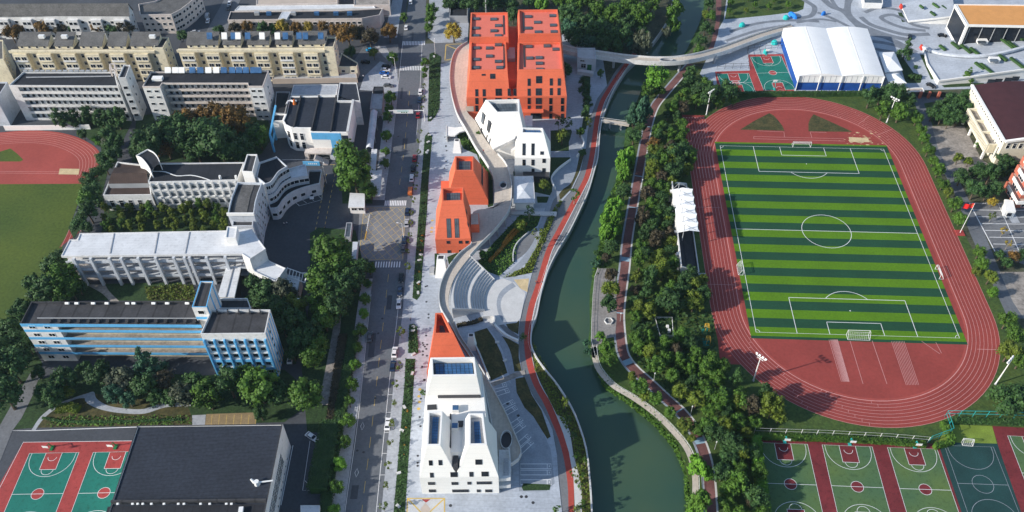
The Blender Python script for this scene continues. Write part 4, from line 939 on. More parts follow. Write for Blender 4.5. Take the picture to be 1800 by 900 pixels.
# --- white block by the square pavilion
w2 = Bld('white_building', 'small white tapering block with tall windows, beside the square pavilion', 'building', (905, 312), (966.4, 313))
hi = flat(w2.P([(916.7, 234), (956, 234), (954, 224), (917.5, 225)], 19)); W_ = w2.W; D = max(p.y for p in hi) + 2.5; m = MB(); lo = [Vector((0, 0, 10.2)), Vector((W_, 0, 10.2)), Vector((W_, D, 10.2)), Vector((0, D, 10.2))]
m.loft([V3(p, 0) for p in lo], lo, False); m.loft(lo, hi, False); w2.add('wall', m, 'white_panel'); f = ring_well(w2, hi, .5, .9, 'white_panel', 'concrete'); grid_panels(w2, f, 6, 2, (.1, .08), (.1, .1), 'solar_blue')
sp = Plane(lo[0], (1, 0, 0), (hi[0] + hi[1]) / 2 - Vector(((hi[0].x + hi[1].x) / 2, 0, 10.2))); fp = w2.fac((0, 0), (W_, 0))
for x in (921, 936.7): w2.pwin(sp, x, 262.5, 1.1, 4.6, frame='metal_dark', mull=2); w2.pwin(fp, x, 285.5, 1.1, 2.8, frame='metal_dark')
w2.pwin(sp, 952.7, 269, 1.3, 1.2, frame='metal_dark'); w2.pwin(fp, 956.3, 282.5, 1.2, 1.9, frame='metal_dark'); w2.pwin(fp, 956, 299, 1.2, 1.9, frame='metal_dark'); w2.pwin(fp, 937, 299, 1.1, 1.5, frame='metal_dark')
w2.add('terrace', MB().box(3.4, W_ - .3, -3.0, -.05, 0, 3.2), 'metal_dark')
# --- white tilted block
w3 = Bld('white_building', 'large white tilted block with a glazed roof well, in front of the big orange block', 'building', (866, 281), (927, 281))
hi = w3.P([(873, 198), (913, 197), (912.8, 174.3), (854, 175.5)], 19.0); lo = [w3.L(867, 263, 5), w3.L(927, 263, 5), w3.L(925, 222, 5), w3.L(835, 208, 5)]; m = MB(); m.loft([V3(p, 0) for p in lo], lo, False); m.loft(lo, hi, False); w3.add('wall', m, 'white_panel')
f = ring_well(w3, hi, .6, 1.3, 'white_panel', 'concrete'); grid_panels(w3, f, 7, 2, (.05, .08), (.06, .12), 'solar_grey')
lp = Plane(lo[3], lo[0] - lo[3], hi[3] - lo[3])
for x, y, w_, h_ in ((848.7, 208, 2.6, 4.6), (859, 222, 2.6, 4.8), (846.5, 230, 1.3, 2.6), (855.8, 241.5, 1.0, 2.4), (861, 248, 1.0, 2.4)): w3.pwin(lp, x, y, w_, h_, frame='metal_dark', kind='mid', mull=2)
st_ = MB(); a, c = w3.L(868, 266, 6), w3.L(905, 248, 9); st_.obox(a, c - a, Vector((.3, 1.8, 0)), Vector((0, 0, 1.3))); st_.bar(w3.L(886, 262, 4.5), V3(w3.L(886, 262, 4.5), 7.4), .5); w3.add('outside_stair', st_, 'white_old')
w3.add('link_block', MB().prism(w3.P([(922, 222), (936, 222), (936, 203), (922, 203)], 6), 0, 6), 'white_old')
# --- the big orange block
rd = Bld('orange_building', 'biggest orange block with four flat roofs full of dark skylights', 'building', (820, 212), (996, 210))
W_ = rd.W; ZC = 11.8; a0 = rd.L(820, 170, ZC); a1 = rd.L(996.5, 170, ZC); tops = {}
for k, q, z in (('fl', [(826, 122), (892, 121), (889, 72.5), (827, 72.5)], 22.0), ('fr', [(910, 125), (990.5, 125), (985.5, 73), (911, 75)], 22.0), ('bl', [(826, 66), (893.7, 65), (892.5, 21), (827.5, 22.5)], 24.5), ('br', [(912.5, 60), (984.5, 59), (980, 16), (911, 17.5)], 26.0)): tops[k] = flat(rd.P(q, z))
tops['fl'][0].y = tops['fl'][1].y = tops['fr'][0].y = tops['fr'][1].y = (tops['fl'][0].y + tops['fr'][0].y) / 2
D = max(p.y for p in tops['br']) + 2; vm = (tops['fl'][3].y + tops['bl'][0].y) / 2; uG0, uG1 = rd.L(896, 151, 12.5).x, rd.L(907.5, 151, 12.5).x
m = MB(); v0 = a0.y; v0 = (a0.y + a1.y) / 2; a0.y = a1.y = v0; m.prism([(a0.x, v0), (a1.x, v0), (a1.x, D), (a0.x, D)], 0, ZC)
for k, (x0, x1, y0, y1) in dict(fl=(a0.x, uG0, v0, vm), fr=(uG1, a1.x, v0, vm), bl=(a0.x, uG0, vm, D), br=(uG1, a1.x, vm, D)).items():
    m.loft([Vector((x0, y0, ZC)), Vector((x1, y0, ZC)), Vector((x1, y1, ZC)), Vector((x0, y1, ZC))], tops[k], False)
m.box(uG0 - 1.5, uG1 + 1.5, v0 + 6, D, ZC, 16.5); rd.add('wall', m, 'orange_wall')
for k, t in tops.items():
    q = inset([(p.x, p.y) for p in t], .6); r = MB(); pz = MB(); z = t[0].z; r.poly(q, z - .9); rd.add('roof', r, 'orange_roof')
    for i in range(4): j = (i + 1) % 4; pz.quad(t[i], t[j], (*q[j], z), (*q[i], z)); pz.quad((*q[i], z), (*q[j], z), (*q[j], z - .9), (*q[i], z - .9))
    rd.add('parapet', pz, 'orange_wall')
sk = dict(bl=[(148, 128), (272, 130), (305, 175), (147, 193), (273, 212), (147, 246), (304, 246)], fl=[(305, 310), (152, 332), (242, 333), (242, 390), (150, 413), (305, 427), (148, 470), (315, 470)], br=[(515, 112), (688, 105), (580, 152), (692, 172), (515, 193), (585, 220), (697, 218)], fr=[(520, 322), (648, 318), (710, 341), (525, 404), (591, 401), (593, 440), (596, 483)])
for k, l in sk.items():
    z = tops[k][0].z - .9
    for x, y in l: p = rd.L(800 + x / 4, y / 4, z + .5); o = rd.add('skylight', MB().box(p.x - 1.6, p.x + 1.6, p.y - 1.1, p.y + 1.1, z, z + .35), 'metal_dark'); rd.add('pane', MB().box(p.x - 1.45, p.x + 1.45, p.y - .95, p.y + .95, z + .35, z + .4), 'solar_grey', o)
for k, x in (('bl', 886), ('fl', 886.5), ('br', 920.5), ('fr', 922)):
    z = tops[k][0].z - .9; yy = [proj(rd.root.location + Vector((p.x * rd.c - p.y * rd.s_, p.x * rd.s_ + p.y * rd.c, p.z)))[1] for p in tops[k]]; p, q = rd.L(x, max(yy) - 5, z), rd.L(x - .8, min(yy) + 6, z); rd.add('roof_gutter', MB().bar(V3(p, z + .08), V3(q, z + .08), .7, .15), 'metal_dark')
p = rd.L(898.5, 97, 17); rd.add('roof_plant', MB().box(p.x - 1.7, p.x + 1.7, p.y - 4.5, p.y + 4.5, 16.5, 18.2), 'metal_grey')
fp = Plane((a0.x, v0, 0), (a1.x - a0.x, a1.y - v0, 0), (0, 0, 1)); mid = (tops['fr'][0] + tops['fr'][1]) / 2; sp = Plane((a0.x, v0, ZC), (1, 0, 0), Vector((0, mid.y - v0, mid.z - ZC)))
for y in (177.5, 190.5, 205):
    for x, w_ in ((838, 1.2), (930, 1.2), (947, 2.5), (968, 1.2), (988.5, 1.2)):
        if y > 200 and x in (930, 838): continue
        rd.pwin(fp, x, y, w_ * (.7 if y > 200 and w_ > 2 else 1), 3.0, frame='metal_dark', fr=.04) if 0 else rd.pwin(fp, x, y, w_, 3.0, frame='metal_dark')
for x in (852, 876, 895, 905): rd.pwin(fp, x, 177.5, 1.2 if x != 876 else 2.5, 3.0, frame='metal_dark')
for x, y, w_, h_ in ((838, 163, 1.2, 2.9), (851, 163, 1.2, 2.9), (876.5, 162, 2.6, 2.9), (895, 162, 1.2, 2.9), (905, 162, 1.2, 2.9), (930, 162, 1.2, 2.9), (947, 161.5, 2.5, 2.9), (969, 161, 1.2, 2.9), (982.5, 161, 1.2, 2.9), (930, 144.5, 1.2, 2.9), (947.5, 140, 2.5, 2.9), (969, 144, 1.2, 2.9), (983, 144, 1.2, 2.9), (866, 134, 2.1, 2.0), (850, 131.5, 1.5, .6)): rd.pwin(sp, x, y, w_, h_, frame='metal_dark')
a, _ = rd.onp(fp, 947, 203); rd.add('canopy', MB().box(a - 7, a + 2.5, v0 - 2.6, v0 - .01, 5.0, 5.4), 'orange_wall'); rd.add('entrance_door', MB().box(a - 3, a + 1, v0 - .08, v0 - .01, 0.2, 3.4), 'glass_dark')
a, _ = rd.onp(fp, 828, 192); rd.add('sign_panel', MB().box(a - 1.7, a + 1.7, v0 - .12, v0 - .01, 4.6, 7.2), 'planter')
# --- square pavilion
pv = Bld('pavilion', 'square white pavilion with a low pyramid roof in the plaza garden', 'pavilion', (905, 372), (940, 372))
q = pv.P([(902.5, 357), (941, 357), (937.5, 309), (903, 309.5)], 4.6); q = [(p.x, p.y) for p in q]; i_ = inset(q, .7)
pv.add('wall', MB().prism(i_, 0, 4.2), 'white_wall'); m = MB(); m.prism(q, 4.2, 4.6); pv.add('eaves', m, 'stone_light'); c = Vector((sum(p[0] for p in q) / 4, sum(p[1] for p in q) / 4 - 2, 5.9)); m = MB(); e = inset(q, .35)
for i in range(4): j = (i + 1) % 4; m.f.append([m.V((*e[i], 4.62)), m.V((*e[j], 4.62)), m.V(c)]); m.m.append(0)
pv.add('roof', m, 'white_blueish')
# --- raised walkway deck and amphitheatre
DZ = 5.0
OUT = [(822, 75), (806, 85), (797, 98), (792, 118), (791, 145), (795, 172), (804, 202), (819, 228), (836, 259), (854, 286), (864, 305), (869, 325), (868, 362), (862, 366), (832, 372), (829, 400), (829, 428), (822, 436), (806, 449), (787, 474), (776, 498), (772, 520), (774, 540), (782, 556), (792, 572), (806, 598), (822, 622), (838, 650), (851, 682), (858, 712), (866, 755), (868, 790)]
INN = [(828, 80), (826, 90), (824, 105), (822, 125), (821, 150), (820, 172), (821, 196), (835, 212), (850, 240), (868, 264), (888, 287), (896, 308), (899.5, 330), (898.5, 355), (894, 372), (885, 386), (866, 409), (845, 430), (826, 451), (808, 474), (797, 492), (790, 512), (788, 530), (791, 546), (798, 565), (809, 592), (824, 614), (842, 643), (861, 675), (885, 719), (900, 752), (915, 788)]
ou, inn = [at(*p, DZ) for p in OUT], [at(*p, DZ) for p in INN]
dk = tag(empty('raised_walkway', at(830, 260)), 'long raised walkway deck curving between the orange and white blocks', 'walkway'); o0 = dk.location
so_, si_ = smooth(ou, 3), smooth(inn, 3)
so_ = [p - o0 for p in so_]; si_ = [p - o0 for p in si_]
tail = [at(*p, DZ) - o0 for p in [(868, 790), (878, 812), (890, 817), (900, 816), (911, 808), (916, 798), (915, 788)]]
m = MB(); m.strip(so_, si_); m.poly(tail)
for row, fl in ((so_ + tail[1:], 1), (si_, -1)):
    for p, q in zip(row, row[1:]):
        dn = Vector((0, 0, .9)); m.quad(p - dn, q - dn, q, p) if fl > 0 else m.quad(q - dn, p - dn, p, q)
m.strip([p - Vector((0, 0, .9)) for p in si_], [p - Vector((0, 0, .9)) for p in so_]); m.build('deck', 'deck_stone', dk)
n_ = len(so_)
for nm, row, i0, i1 in (('outer_parapet', so_, 0, 31), ('outer_parapet', so_, 48, n_), ('inner_parapet', si_, 28, 55), ('inner_parapet', si_, 72, n_)):
    r = row[i0:i1]; m = MB(); m.wall(r, .25, [p.z - .95 for p in r], [p.z + .95 for p in r]); m.build(nm, 'stone_light', dk)
m = MB(); m.wall(tail, .25, DZ - .95, DZ + .95); m.build('end_parapet', 'stone_light', dk)
for p in resample(si_[36:52], 7): m = MB(); m.tube((p.x, p.y + .0, 0), (p.x - .3, p.y, DZ - .9), .28, .28, 8); m.build('column', 'concrete', dk)
for p in resample(so_[2:30], 8): m = MB(); q = p + Vector((.8, 0, 0)); m.tube((q.x, q.y, 0), (q.x, q.y, DZ - .9), .28, .28, 8); m.build('column', 'concrete', dk)
for px, py, rx, ry in ((884.5, 327.5, 1.35, 2.1), (890, 775, 1.7, 3.2)):
    c = at(px, py, DZ) - o0; m = MB(); pts = [(c.x + rx * math.cos(t * .3307), c.y + ry * math.sin(t * .3307)) for t in range(19)]; m.wall(pts, .22, DZ, DZ + 1.0, True); h_ = m.build('opening_rim', 'stone_light', dk); MB().poly([(*p, 0) for p in pts], DZ + .03).build('opening', 'metal_dark', h_)
# amphitheatre: curved steps from the deck down to the round court
cc = Vector((-112.5, -40.5, 0)); am = tag(empty('amphitheatre', cc), 'curved white stepped amphitheatre going down to the round court', 'amphitheatre')
def arcp(r, a0, a1, n=24): return [Vector((r * math.cos(a0 + (a1 - a0) * i / n), r * math.sin(a0 + (a1 - a0) * i / n) * 1.06, 0)) for i in range(n + 1)]
A0, A1 = math.radians(143), math.radians(197)
rows = [(26.6, 25.4, 4.6)] + [(25.4 - k * .95, 25.4 - (k + 1) * .95, 4.2 - k * .40) for k in range(4)] + [(21.6, 19.6, 2.6)] + [(19.6 - k * .85, 19.6 - (k + 1) * .85, 2.24 - k * .36) for k in range(5)]
for ro, ri, z in rows:
    a, c = arcp(ro, A0, A1), arcp(ri, A0, A1); m = MB(); m.strip(a, c, z)
    for p, q in zip(c, c[1:]): m.quad((q.x, q.y, .1), (p.x, p.y, .1), (p.x, p.y, z), (q.x, q.y, z))
    for p, q in ((a[0], c[0]), (a[-1], c[-1])): m.quad((p.x, p.y, .1), (q.x, q.y, .1), (q.x, q.y, z), (p.x, p.y, z)); 
    m.build('step', 'stone_light', am)
    m = MB(); e = arcp(ri + .24, A0, A1); c2 = arcp(ri - .01, A0, A1); m.strip(e, c2, z + .012); m.build('step_edge', 'band_dark', am)
for ang in (A0 - .012, A1 + .012):
    d = Vector((math.cos(ang), math.sin(ang) * 1.06, 0)); m = MB(); pts = [d * 26.6, d * 15.2]; m.wall(pts, .35, 0.1, [5.2, 1.0]); m.build('side_wall', 'stone_light', am)
b = MB(); b.poly([(p.x + cc.x, p.y + cc.y, 0) for p in arcp(15.1, 0, 6.2, 40)], .19); 
sheet('garden_bed', 'verge', [(853, 312), (866, 308), (867, 362), (858, 365), (853, 340)], .17)  # dark lawn colour put in for the shaded recess beside the rear orange block
sheet('round_court', 'stone_light', [(852, 500), (885, 490), (903, 497), (915, 508), (924, 516), (915, 560), (908, 568), (890, 570), (866, 574), (850, 558), (848, 530)], .188)
ribbon('garden_path', 'stone_mid', [(901, 497), (886, 507), (876, 520), (873, 536), (877, 554), (885, 568)], [(907, 504), (893, 513), (883, 524), (880, 538), (884, 553), (892, 568)], .196)
def wall_thing(name, px, th, z0, z1, m_, label, cat='wall', z=0.0):
    mb = MB(); mb.wall(smooth([at(*p, z) for p in px], 3) if len(px) > 2 else [at(*p, z) for p in px], th, z0, z1); o = mb.build(name, m_); rebase(o); return tag(o, label, cat)
wall_thing('garden_wall', [(869, 572), (878, 582), (893, 593), (911, 601)], .7, .1, 1.1, 'white_wall', 'short white curved wall between the round court and the promenade')
wall_thing('garden_wall', [(848, 561), (868, 560), (868, 574)], .5, .1, 1.6, 'stone_light', 'stone planter wall at the foot of the amphitheatre')
wall_thing('garden_wall', [(826, 610), (832, 607), (842, 625), (852, 650), (861, 672)], .5, .1, 2.2, 'stone_light', 'narrow sunken ramp wall along the deck above the dry lawn')
wall_thing('garden_wall', [(1003, 283), (985, 296), (974, 307), (969, 318), (976, 334)], .5, .1, 1.2, 'white_wall', 'white wavy seat wall by the curved grey terrace, lower one')
wall_thing('garden_wall', [(1018, 236), (1023, 244), (1026, 253), (1022, 266), (1014, 277)], .5, .1, 1.2, 'white_wall', 'white wavy seat wall by the curved grey terrace, upper one')
wall_thing('garden_wall', [(902, 462), (902, 447), (906, 434), (914, 423), (930, 409)], .4, .1, .8, 'stone_light', 'thin pale kerb wall along the dark leaf-shaped path')
def vent(px, py, s, hgt, label):
    a = at(px, py); r = tag(empty('vent_tower', a), label, 'vent tower', 'ventilation towers'); lo = [Vector((-s, -s * 1.1, 0)), Vector((s, -s * 1.1, 0)), Vector((s, s, 0)), Vector((-s, s, 0))]; hi = [Vector((-s * .6, -s * .1, hgt)), Vector((s * .6, -s * .1, hgt)), Vector((s * .6, s * .9, hgt)), Vector((-s * .6, s * .9, hgt))]
    m = MB(); m.loft(lo, hi); m.build('shaft', 'white_wall', r); q = [p.lerp((hi[0] + hi[2]) / 2, .3) + Vector((0, 0, .02)) for p in hi]; MB().quad(*q).build('opening', 'metal_dark', r)
vent(777, 481, 2.3, 7.5, 'white tapering vent tower beside the foot of the orange block with slots'); vent(829, 610, 1.6, 5.5, 'grey tapering vent tower between the deck and the dry lawn'); vent(804, 265, 1.8, 5.0, 'small pale vent tower behind the rear orange block')
mb = Bld('entrance_canopy', 'white folded entrance stair canopy beside the plaza, below the walkway deck', 'canopy', (784, 245), (818, 240)); mb.add('roof', MB().prism(mb.P([(784, 238), (800, 238), (808, 232), (818, 230), (816, 222), (800, 224), (784, 222)], 3.2), 2.6, 3.2), 'white_wall'); mb.add('side_wall', MB().prism(mb.P([(784, 240), (786, 240), (786, 222), (784, 222)], 3), 0, 3.4), 'stone_light')
mb = Bld('garden_footbridge', 'flat white slab footbridge from the deck across the garden', 'footbridge', (900, 377), (978, 381)); mb.add('deck', MB().prism(mb.P([(899, 376), (978, 379), (979, 372), (899, 371)], .9), .3, .9), 'stone_light')
mb = Bld('service_box', 'small grey utility box standing beside the white vent tower', 'utility box', (755, 484), (762, 484)); mb.add('cabinet', MB().box(0, 1.6, 0, 3.0, 0, 1.4), 'stone_light'); mb.add('lid', MB().box(-.1, 1.7, -.1, 3.1, 1.4, 1.5), 'metal_grey')
sheet('parking_court', 'stone_mid', [(862, 676), (895, 672), (915, 690), (925, 715), (952, 755), (968, 790), (975, 850), (960, 864), (912, 864), (912, 800), (885, 720)], .138)  # darker paving colour stands in for the blue shade over the bays
# bike and parking marks between the white block and the promenade
b = MB()
for k in range(15):
    t = k / 14
    if k in (2, 5, 8, 11): continue
    if k < 11: a = Vector(at(868 + 48 * t * 1.05, 681 + 165 * t * 1.05)); c = Vector(at(890 + 66 * t * .95, 676 + 140 * t)); 
    else: yy = {12: 820, 13: 831, 14: 848}[k]; a, c = at(915, yy), at(969, yy)
    d = (c - a).normalized(); n = Vector((-d.y, d.x, 0)); w_ = .8
    b.line([a - n * w_, c - n * w_, c + n * w_, a + n * w_], .22, .142, True); b.line([c - d * 1.2 - n * w_, c - d * 1.2 + n * w_], .2, .143); b.line([c - d * .6 - n * .3, c - d * .6 + n * .3], .2, .144)
struct('parking_lines', b, 'line_white')
b = MB(); b.line([at(*p) for p in ((714, 940), (716.5, 876.5), (781.5, 876.5), (781, 940))], .5, .150, True)
b.line([at(717, 877), at(741, 902), at(760, 925)], .4, .151); b.line([at(781, 877), at(758, 898), at(735, 925)], .4, .152)
for x, y in ((738, 685), (736.5, 697), (737.5, 707), (736, 719), (760, 388), (759, 401), (758.5, 408)):
    c = at(x, y); b.poly([(c.x + .55 * math.cos(t), c.y + .55 * math.sin(t), 0) for t in [i * .785 for i in range(8)]], .146)
struct('yellow_marks', b, 'line_yellow')
sheet('painted_paving', 'stone_light', [(717, 877), (781, 877), (780, 940), (714, 940)], .140); sheet('painted_paving', 'court_red', [(741, 878), (757, 878), (749, 884)], .148); sheet('painted_paving', 'planter', [(739, 895), (748, 884), (757, 895), (746, 912)], .147)
b = MB()
rg = random.Random(9)
for k in range(46):
    y = rg.uniform(230, 880); f = rg.uniform(.05, .95); x = 752 + (y - 880) * -.045 + f * 10 - (y > 500) * 22; c = at(x, y)
    b.poly([(c.x + .4 * math.cos(t), c.y + .4 * math.sin(t), 0) for t in [i * .785 for i in range(8)]], .139)
for x, y in ((916.5, 873.5), (925, 873.5), (937, 884), (792, 889), (914, 799), (911, 731), (892, 710)): c = at(x, y); b.poly([(c.x + .5 * math.cos(t), c.y + .5 * math.sin(t), 0) for t in [i * .785 for i in range(8)]], .139)
struct('manholes', b, 'metal_dark')
# ------------------------------------------------------------ school campus on the left
def edge_plane(b, p, A, Bq, H): a, c = b.L(*A, H), b.L(*Bq, H); return b.fac(a, c), (V3(c, 0) - V3(a, 0)).length
# blue and white teaching block
bb = Bld('school_building', 'long white school block with sky-blue balcony bands and a black roof', 'building', (75, 636), (372, 641)); H = 19.0
P4 = bb.P([(35, 569), (353, 571), (341, 529), (55, 530)], H); fl, fr = P4[0], P4[1]; pl = bb.fac(fl, fr); Wd = (fr - fl).length; ul = 11.5
n_ = Vector((-(fr - fl).y, (fr - fl).x, 0)).normalized(); u_ = (fr - fl).normalized()
m = MB(); core = [fl + u_ * .1 + n_ * 2.3, fr + n_ * 2.3, P4[2], P4[3]]; m.prism([(p.x, p.y) for p in core], 0, H - 1.2); m.prism([(p.x, p.y) for p in (fl, fl + u_ * ul, fl + u_ * ul + n_ * 2.4, fl + n_ * 2.4)], 0, H - 1.2); bb.add('wall', m, 'white_old'); m = MB(); bb.fbox(pl, ul + .02, Wd - .05, 0, H - 1.3, -2.35, -2.29, m); bb.add('corridor_wall', m, 'cream_wall')
bb.mass([(p.x, p.y) for p in P4], H, 'roof_felt', 'roof_felt', z0=H - 1.25, par=.9, px=False, name='roof_band'); m = MB(); bb.fbox(pl, -.05, Wd + .05, H - 1.35, H + .03, 0, .08, m); bb.add('roof_edge', m, 'blue_paint')
zs = [3.8, 7.6, 11.4, 15.2 - .0]
for z in zs:
    m = MB(); bb.fbox(pl, 0, Wd, z - .2, z + .95, -.02, .06, m); bb.add('balcony', m, 'blue_paint'); m = MB(); bb.fbox(pl, ul, Wd, z - .18, z + .05, -2.3, -.02, m); bb.add('balcony_floor', m, 'paving_old')
for z in [0.0] + zs:
    for a in even(ul + 1, Wd - 1, 16): bb.win(pl, a, z + 1.7, 1.9, 1.5, d=-2.26, name='window')
    for a in (3.3, 8.2): bb.win(pl, a, z + 2.2, 2.0, 1.5)
m = MB(); a, c = bb.L(66, 560, H), bb.L(350, 560.5, H); m.bar(V3(a, H + .25), V3(c, H + .25), .25); bb.add('roof_rail', m, 'metal_grey')
for x in (118, 135, 164, 188, 224, 235, 270, 294, 329): p = bb.L(x, 533, H); m = MB(); m.obox(Vector((p.x - .6, p.y, H - .6)), (1.2, 0, 0), (0, .5, .5), (0, -.5, .6)); bb.add('roof_lamp', m, 'metal_white')
for x in range(90, 350, 17): p, q = bb.L(x, 562, H - .9), bb.L(x, 569, H - .9); m = MB(); m.bar(V3(p, H - .5), V3(q, H - .5), .3, .8); bb.add('roof_beam', m, 'roof_felt')
bt = Bld('stair_tower', 'narrow white stair tower with blue stripes rising above the blue-banded school block', 'tower', (345, 600), (371, 600)); bt.mass([(337, 540), (363, 540), (375, 494), (352, 494)], 25, 'white_old', 'roof_felt', coping='blue_paint')
q = bt.P([(337, 540), (363, 540), (375, 494)], 25); pl = bt.fac(q[0], q[1]); bt.win(pl, (q[1] - q[0]).length / 2, 22.6, 1.9, 1.6); m = MB(); bt.fbox(pl, 0, (q[1] - q[0]).length, 19.3, 20.4, 0, .06, m); pr_ = bt.fac(q[1], q[2]); l_ = (q[2] - q[1]).length
for a in (.3, l_ * .45, l_ * .8): bt.fbox(pr_, a, a + .8, 0, 25, 0, .06, m)
bt.add('stripe', m, 'blue_paint')
b2 = Bld('school_building', 'white block with a grid of sky-blue fins, right of the long school block', 'building', (379, 660), (495, 658)); H = 21.5; P4 = b2.P([(352, 587), (466, 586), (475, 544), (371, 544)], H)
b2.mass([(p.x, p.y) for p in P4], H, 'white_old', 'roof_felt', px=False, par=1.0); pl = b2.fac(P4[0], P4[1]); Wd = (P4[1] - P4[0]).length
rows = [1.6, 5.8, 10.0, 13.2, 16.6]
for z in rows: b2.wins(pl, even(.6, Wd - .6, 6), [z + .7], 1.7, 1.6)
m = MB()
for i in range(7): a = .5 + (Wd - 1) * i / 6; b2.fbox(pl, a - .22, a + .22, 0, 19, 0, 1.0, m)
for z in (4.0, 8.2): b2.fbox(pl, .3, Wd - .3, z, z + 1.2, 0, .7, m)
b2.add('sun_fin', m, 'blue_paint'); m = MB()
for z in rows: b2.fbox(pl, .8, Wd - .8, z - .9, z - .3, 0, .6, m)
b2.add('balcony', m, 'white_old'); pr_ = b2.fac(P4[1], P4[2]); l_ = (P4[2] - P4[1]).length; m = MB()
for a in even(0, l_, 5): b2.fbox(pr_, a - .3, a + .3, 0, 20.6, 0, .07, m)
b2.add('stripe', m, 'blue_paint')
for z in rows: b2.win(pr_, l_ * .4, z + 1, 1.2, 1.5)
for i in range(5): x = 382 + i * 19; p, q = b2.L(x, 553, H - .8), b2.L(x, 546, H - .8); m = MB(); m.bar(V3(p, H - .4), V3(q, H - .4), .3, .8); b2.add('roof_beam', m, 'roof_felt')
b3 = Bld('school_building', 'low dark-roofed annex behind the block with blue fins', 'building', (395, 575), (450, 575)); b3.mass([(382, 542), (441, 542), (435, 524), (386, 524)], 15, 'white_old', 'roof_felt', par=1.0)
# white-roofed block with open galleries and curved wing
wr = Bld('school_building', 'long school block with a white sheet roof, open galleries and slanting columns', 'building', (154, 500), (420, 497)); H = 14.5
RP_ = [(107, 450), (425, 446), (439, 455), (467, 437), (452, 417), (442, 401), (397, 405), (140, 410), (136, 421), (122, 421)]
wr.mass(RP_, H, 'white_old', 'roof_white', z0=H - .9, par=.25, name='roof_band'); fl, fr = wr.L(107, 450, H), wr.L(425, 446, H); pl = wr.fac(fl, fr); Wd = (fr - fl).length; n_ = Vector((-(fr - fl).y, (fr - fl).x, 0)).normalized()
m = MB(); m.prism([(p.x, p.y) for p in (fl + n_ * 2.4, fr + n_ * 2.4, wr.L(440, 402, H), wr.L(138, 411, H))], 0, H - .9); wr.add('wall', m, 'pinkish_wall'); m = MB(); m.prism([(p.x, p.y) for p in wr.P([(425, 447), (438.5, 454.5), (466, 437), (452, 417.5), (440, 402)], H)], 0, H - .9); wr.add('wing_wall', m, 'white_old')
for z in (3.6, 7.2, 10.8):
    m = MB(); wr.fbox(pl, .5, Wd, z - .2, z + .1, -2.4, 0, m); k = 24
    for i in range(k): a0, a1 = .5 + (Wd - 1) * i / k, .5 + (Wd - 1) * (i + 1) / k; hh = 1.0 + .35 * math.sin(i * 1.57); wr.fbox(pl, a0, a1, z + .1, z + hh, -.15, .02, m)
    wr.add('balcony', m, 'white_blueish')
for z in (.4, 3.7, 7.3, 10.9): wr.wins(pl, even(2, Wd - 1, 18), [z + 1.5], 1.8, 1.4, d=-2.36)
for x in (127, 157, 190, 211, 241, 272, 304, 323, 332, 362, 395): a = wr.onp(pl, x, 448)[0]; m = MB(); wr.fbox(pl, a - .45, a + .45, 0, H - .9, -.1, .9, m); wr.add('column', m, 'white_blueish')
a = wr.onp(pl, 160, 448)[0]
for xs in ((200, 410, 193, 445), (278, 408, 271, 445), (333, 407, 325, 445)): p, q = wr.L(xs[0], xs[1], H), wr.L(xs[2], xs[3], H); wr.add('roof_joint', MB().bar(V3(p, H - .15), V3(q, H - .15), .35, .15), 'concrete')
wr.mass([(396, 418), (414, 418), (417, 398), (399, 398)], 18.0, 'white_wall', 'roof_white', z0=H - 1, par=.3, name='roof_house', rname='roof_house_top')
wr.mass([(446, 477), (485, 495), (502, 471), (475, 459), (462, 447), (440, 456)], 9.0, 'white_old', 'roof_white', par=.4, name='wing_wall', rname='wing_roof'); wr.mass([(486, 500), (523, 510), (528, 487), (502, 482)], 5.0, 'white_blueish', 'roof_white', par=.3, name='wing_wall', rname='wing_roof')
q = wr.P([(446, 477), (485, 495)], 9.0); pl2 = wr.fac(q[0], q[1]); wr.wins(pl2, even(0, (q[1] - q[0]).length, 5), [3, 6.5], 1.6, 1.5)
m = MB(); m.strip([Vector(p) for p in wr.P([(505, 471), (517, 478), (528, 480), (541, 480)], 4)], [Vector(p) for p in wr.P([(502, 484), (514, 487), (526, 488), (538, 496)], 4)])
pg = MB()
for i in range(7): a = wr.L(505 + 5.6 * i, 470 + min(10, 2.6 * i), 5); c = wr.L(502 + 5.6 * i, 484 + min(13, 2 * i), 5); pg.bar(a, c, .22)
pg.bar(wr.L(505, 471, 5), wr.L(530, 480, 5), .25); pg.bar(wr.L(502, 484, 5), wr.L(536, 497, 5), .25); pg.bar(wr.L(530, 480, 5), wr.L(541, 480, 5), .25); pg.bar(wr.L(541, 480, 5), wr.L(536, 497, 5), .25); wr.add('pergola', pg, 'metal_white')
cw = Bld('covered_walkway', 'pale metal-roofed covered walkway joining the white-roofed block to the blue one', 'walkway', (385, 535), (412, 535)); m = MB(); q = [(401, 457), (426, 457), (412, 522), (382, 522)]
cw.mass(q, 7.5, 'white_old', 'roof_white', z0=6.9, par=0, name='eaves'); m.prism([(p.x, p.y) for p in cw.P([(404, 460), (422, 460), (409, 520), (386, 520)], 7)], 0, 6.9); cw.add('wall', m, 'metal_dark'); cw.add('ridge', MB().bar(cw.L(413.5, 457, 7.6), cw.L(397, 522, 7.6), .3, .3), 'metal_grey')
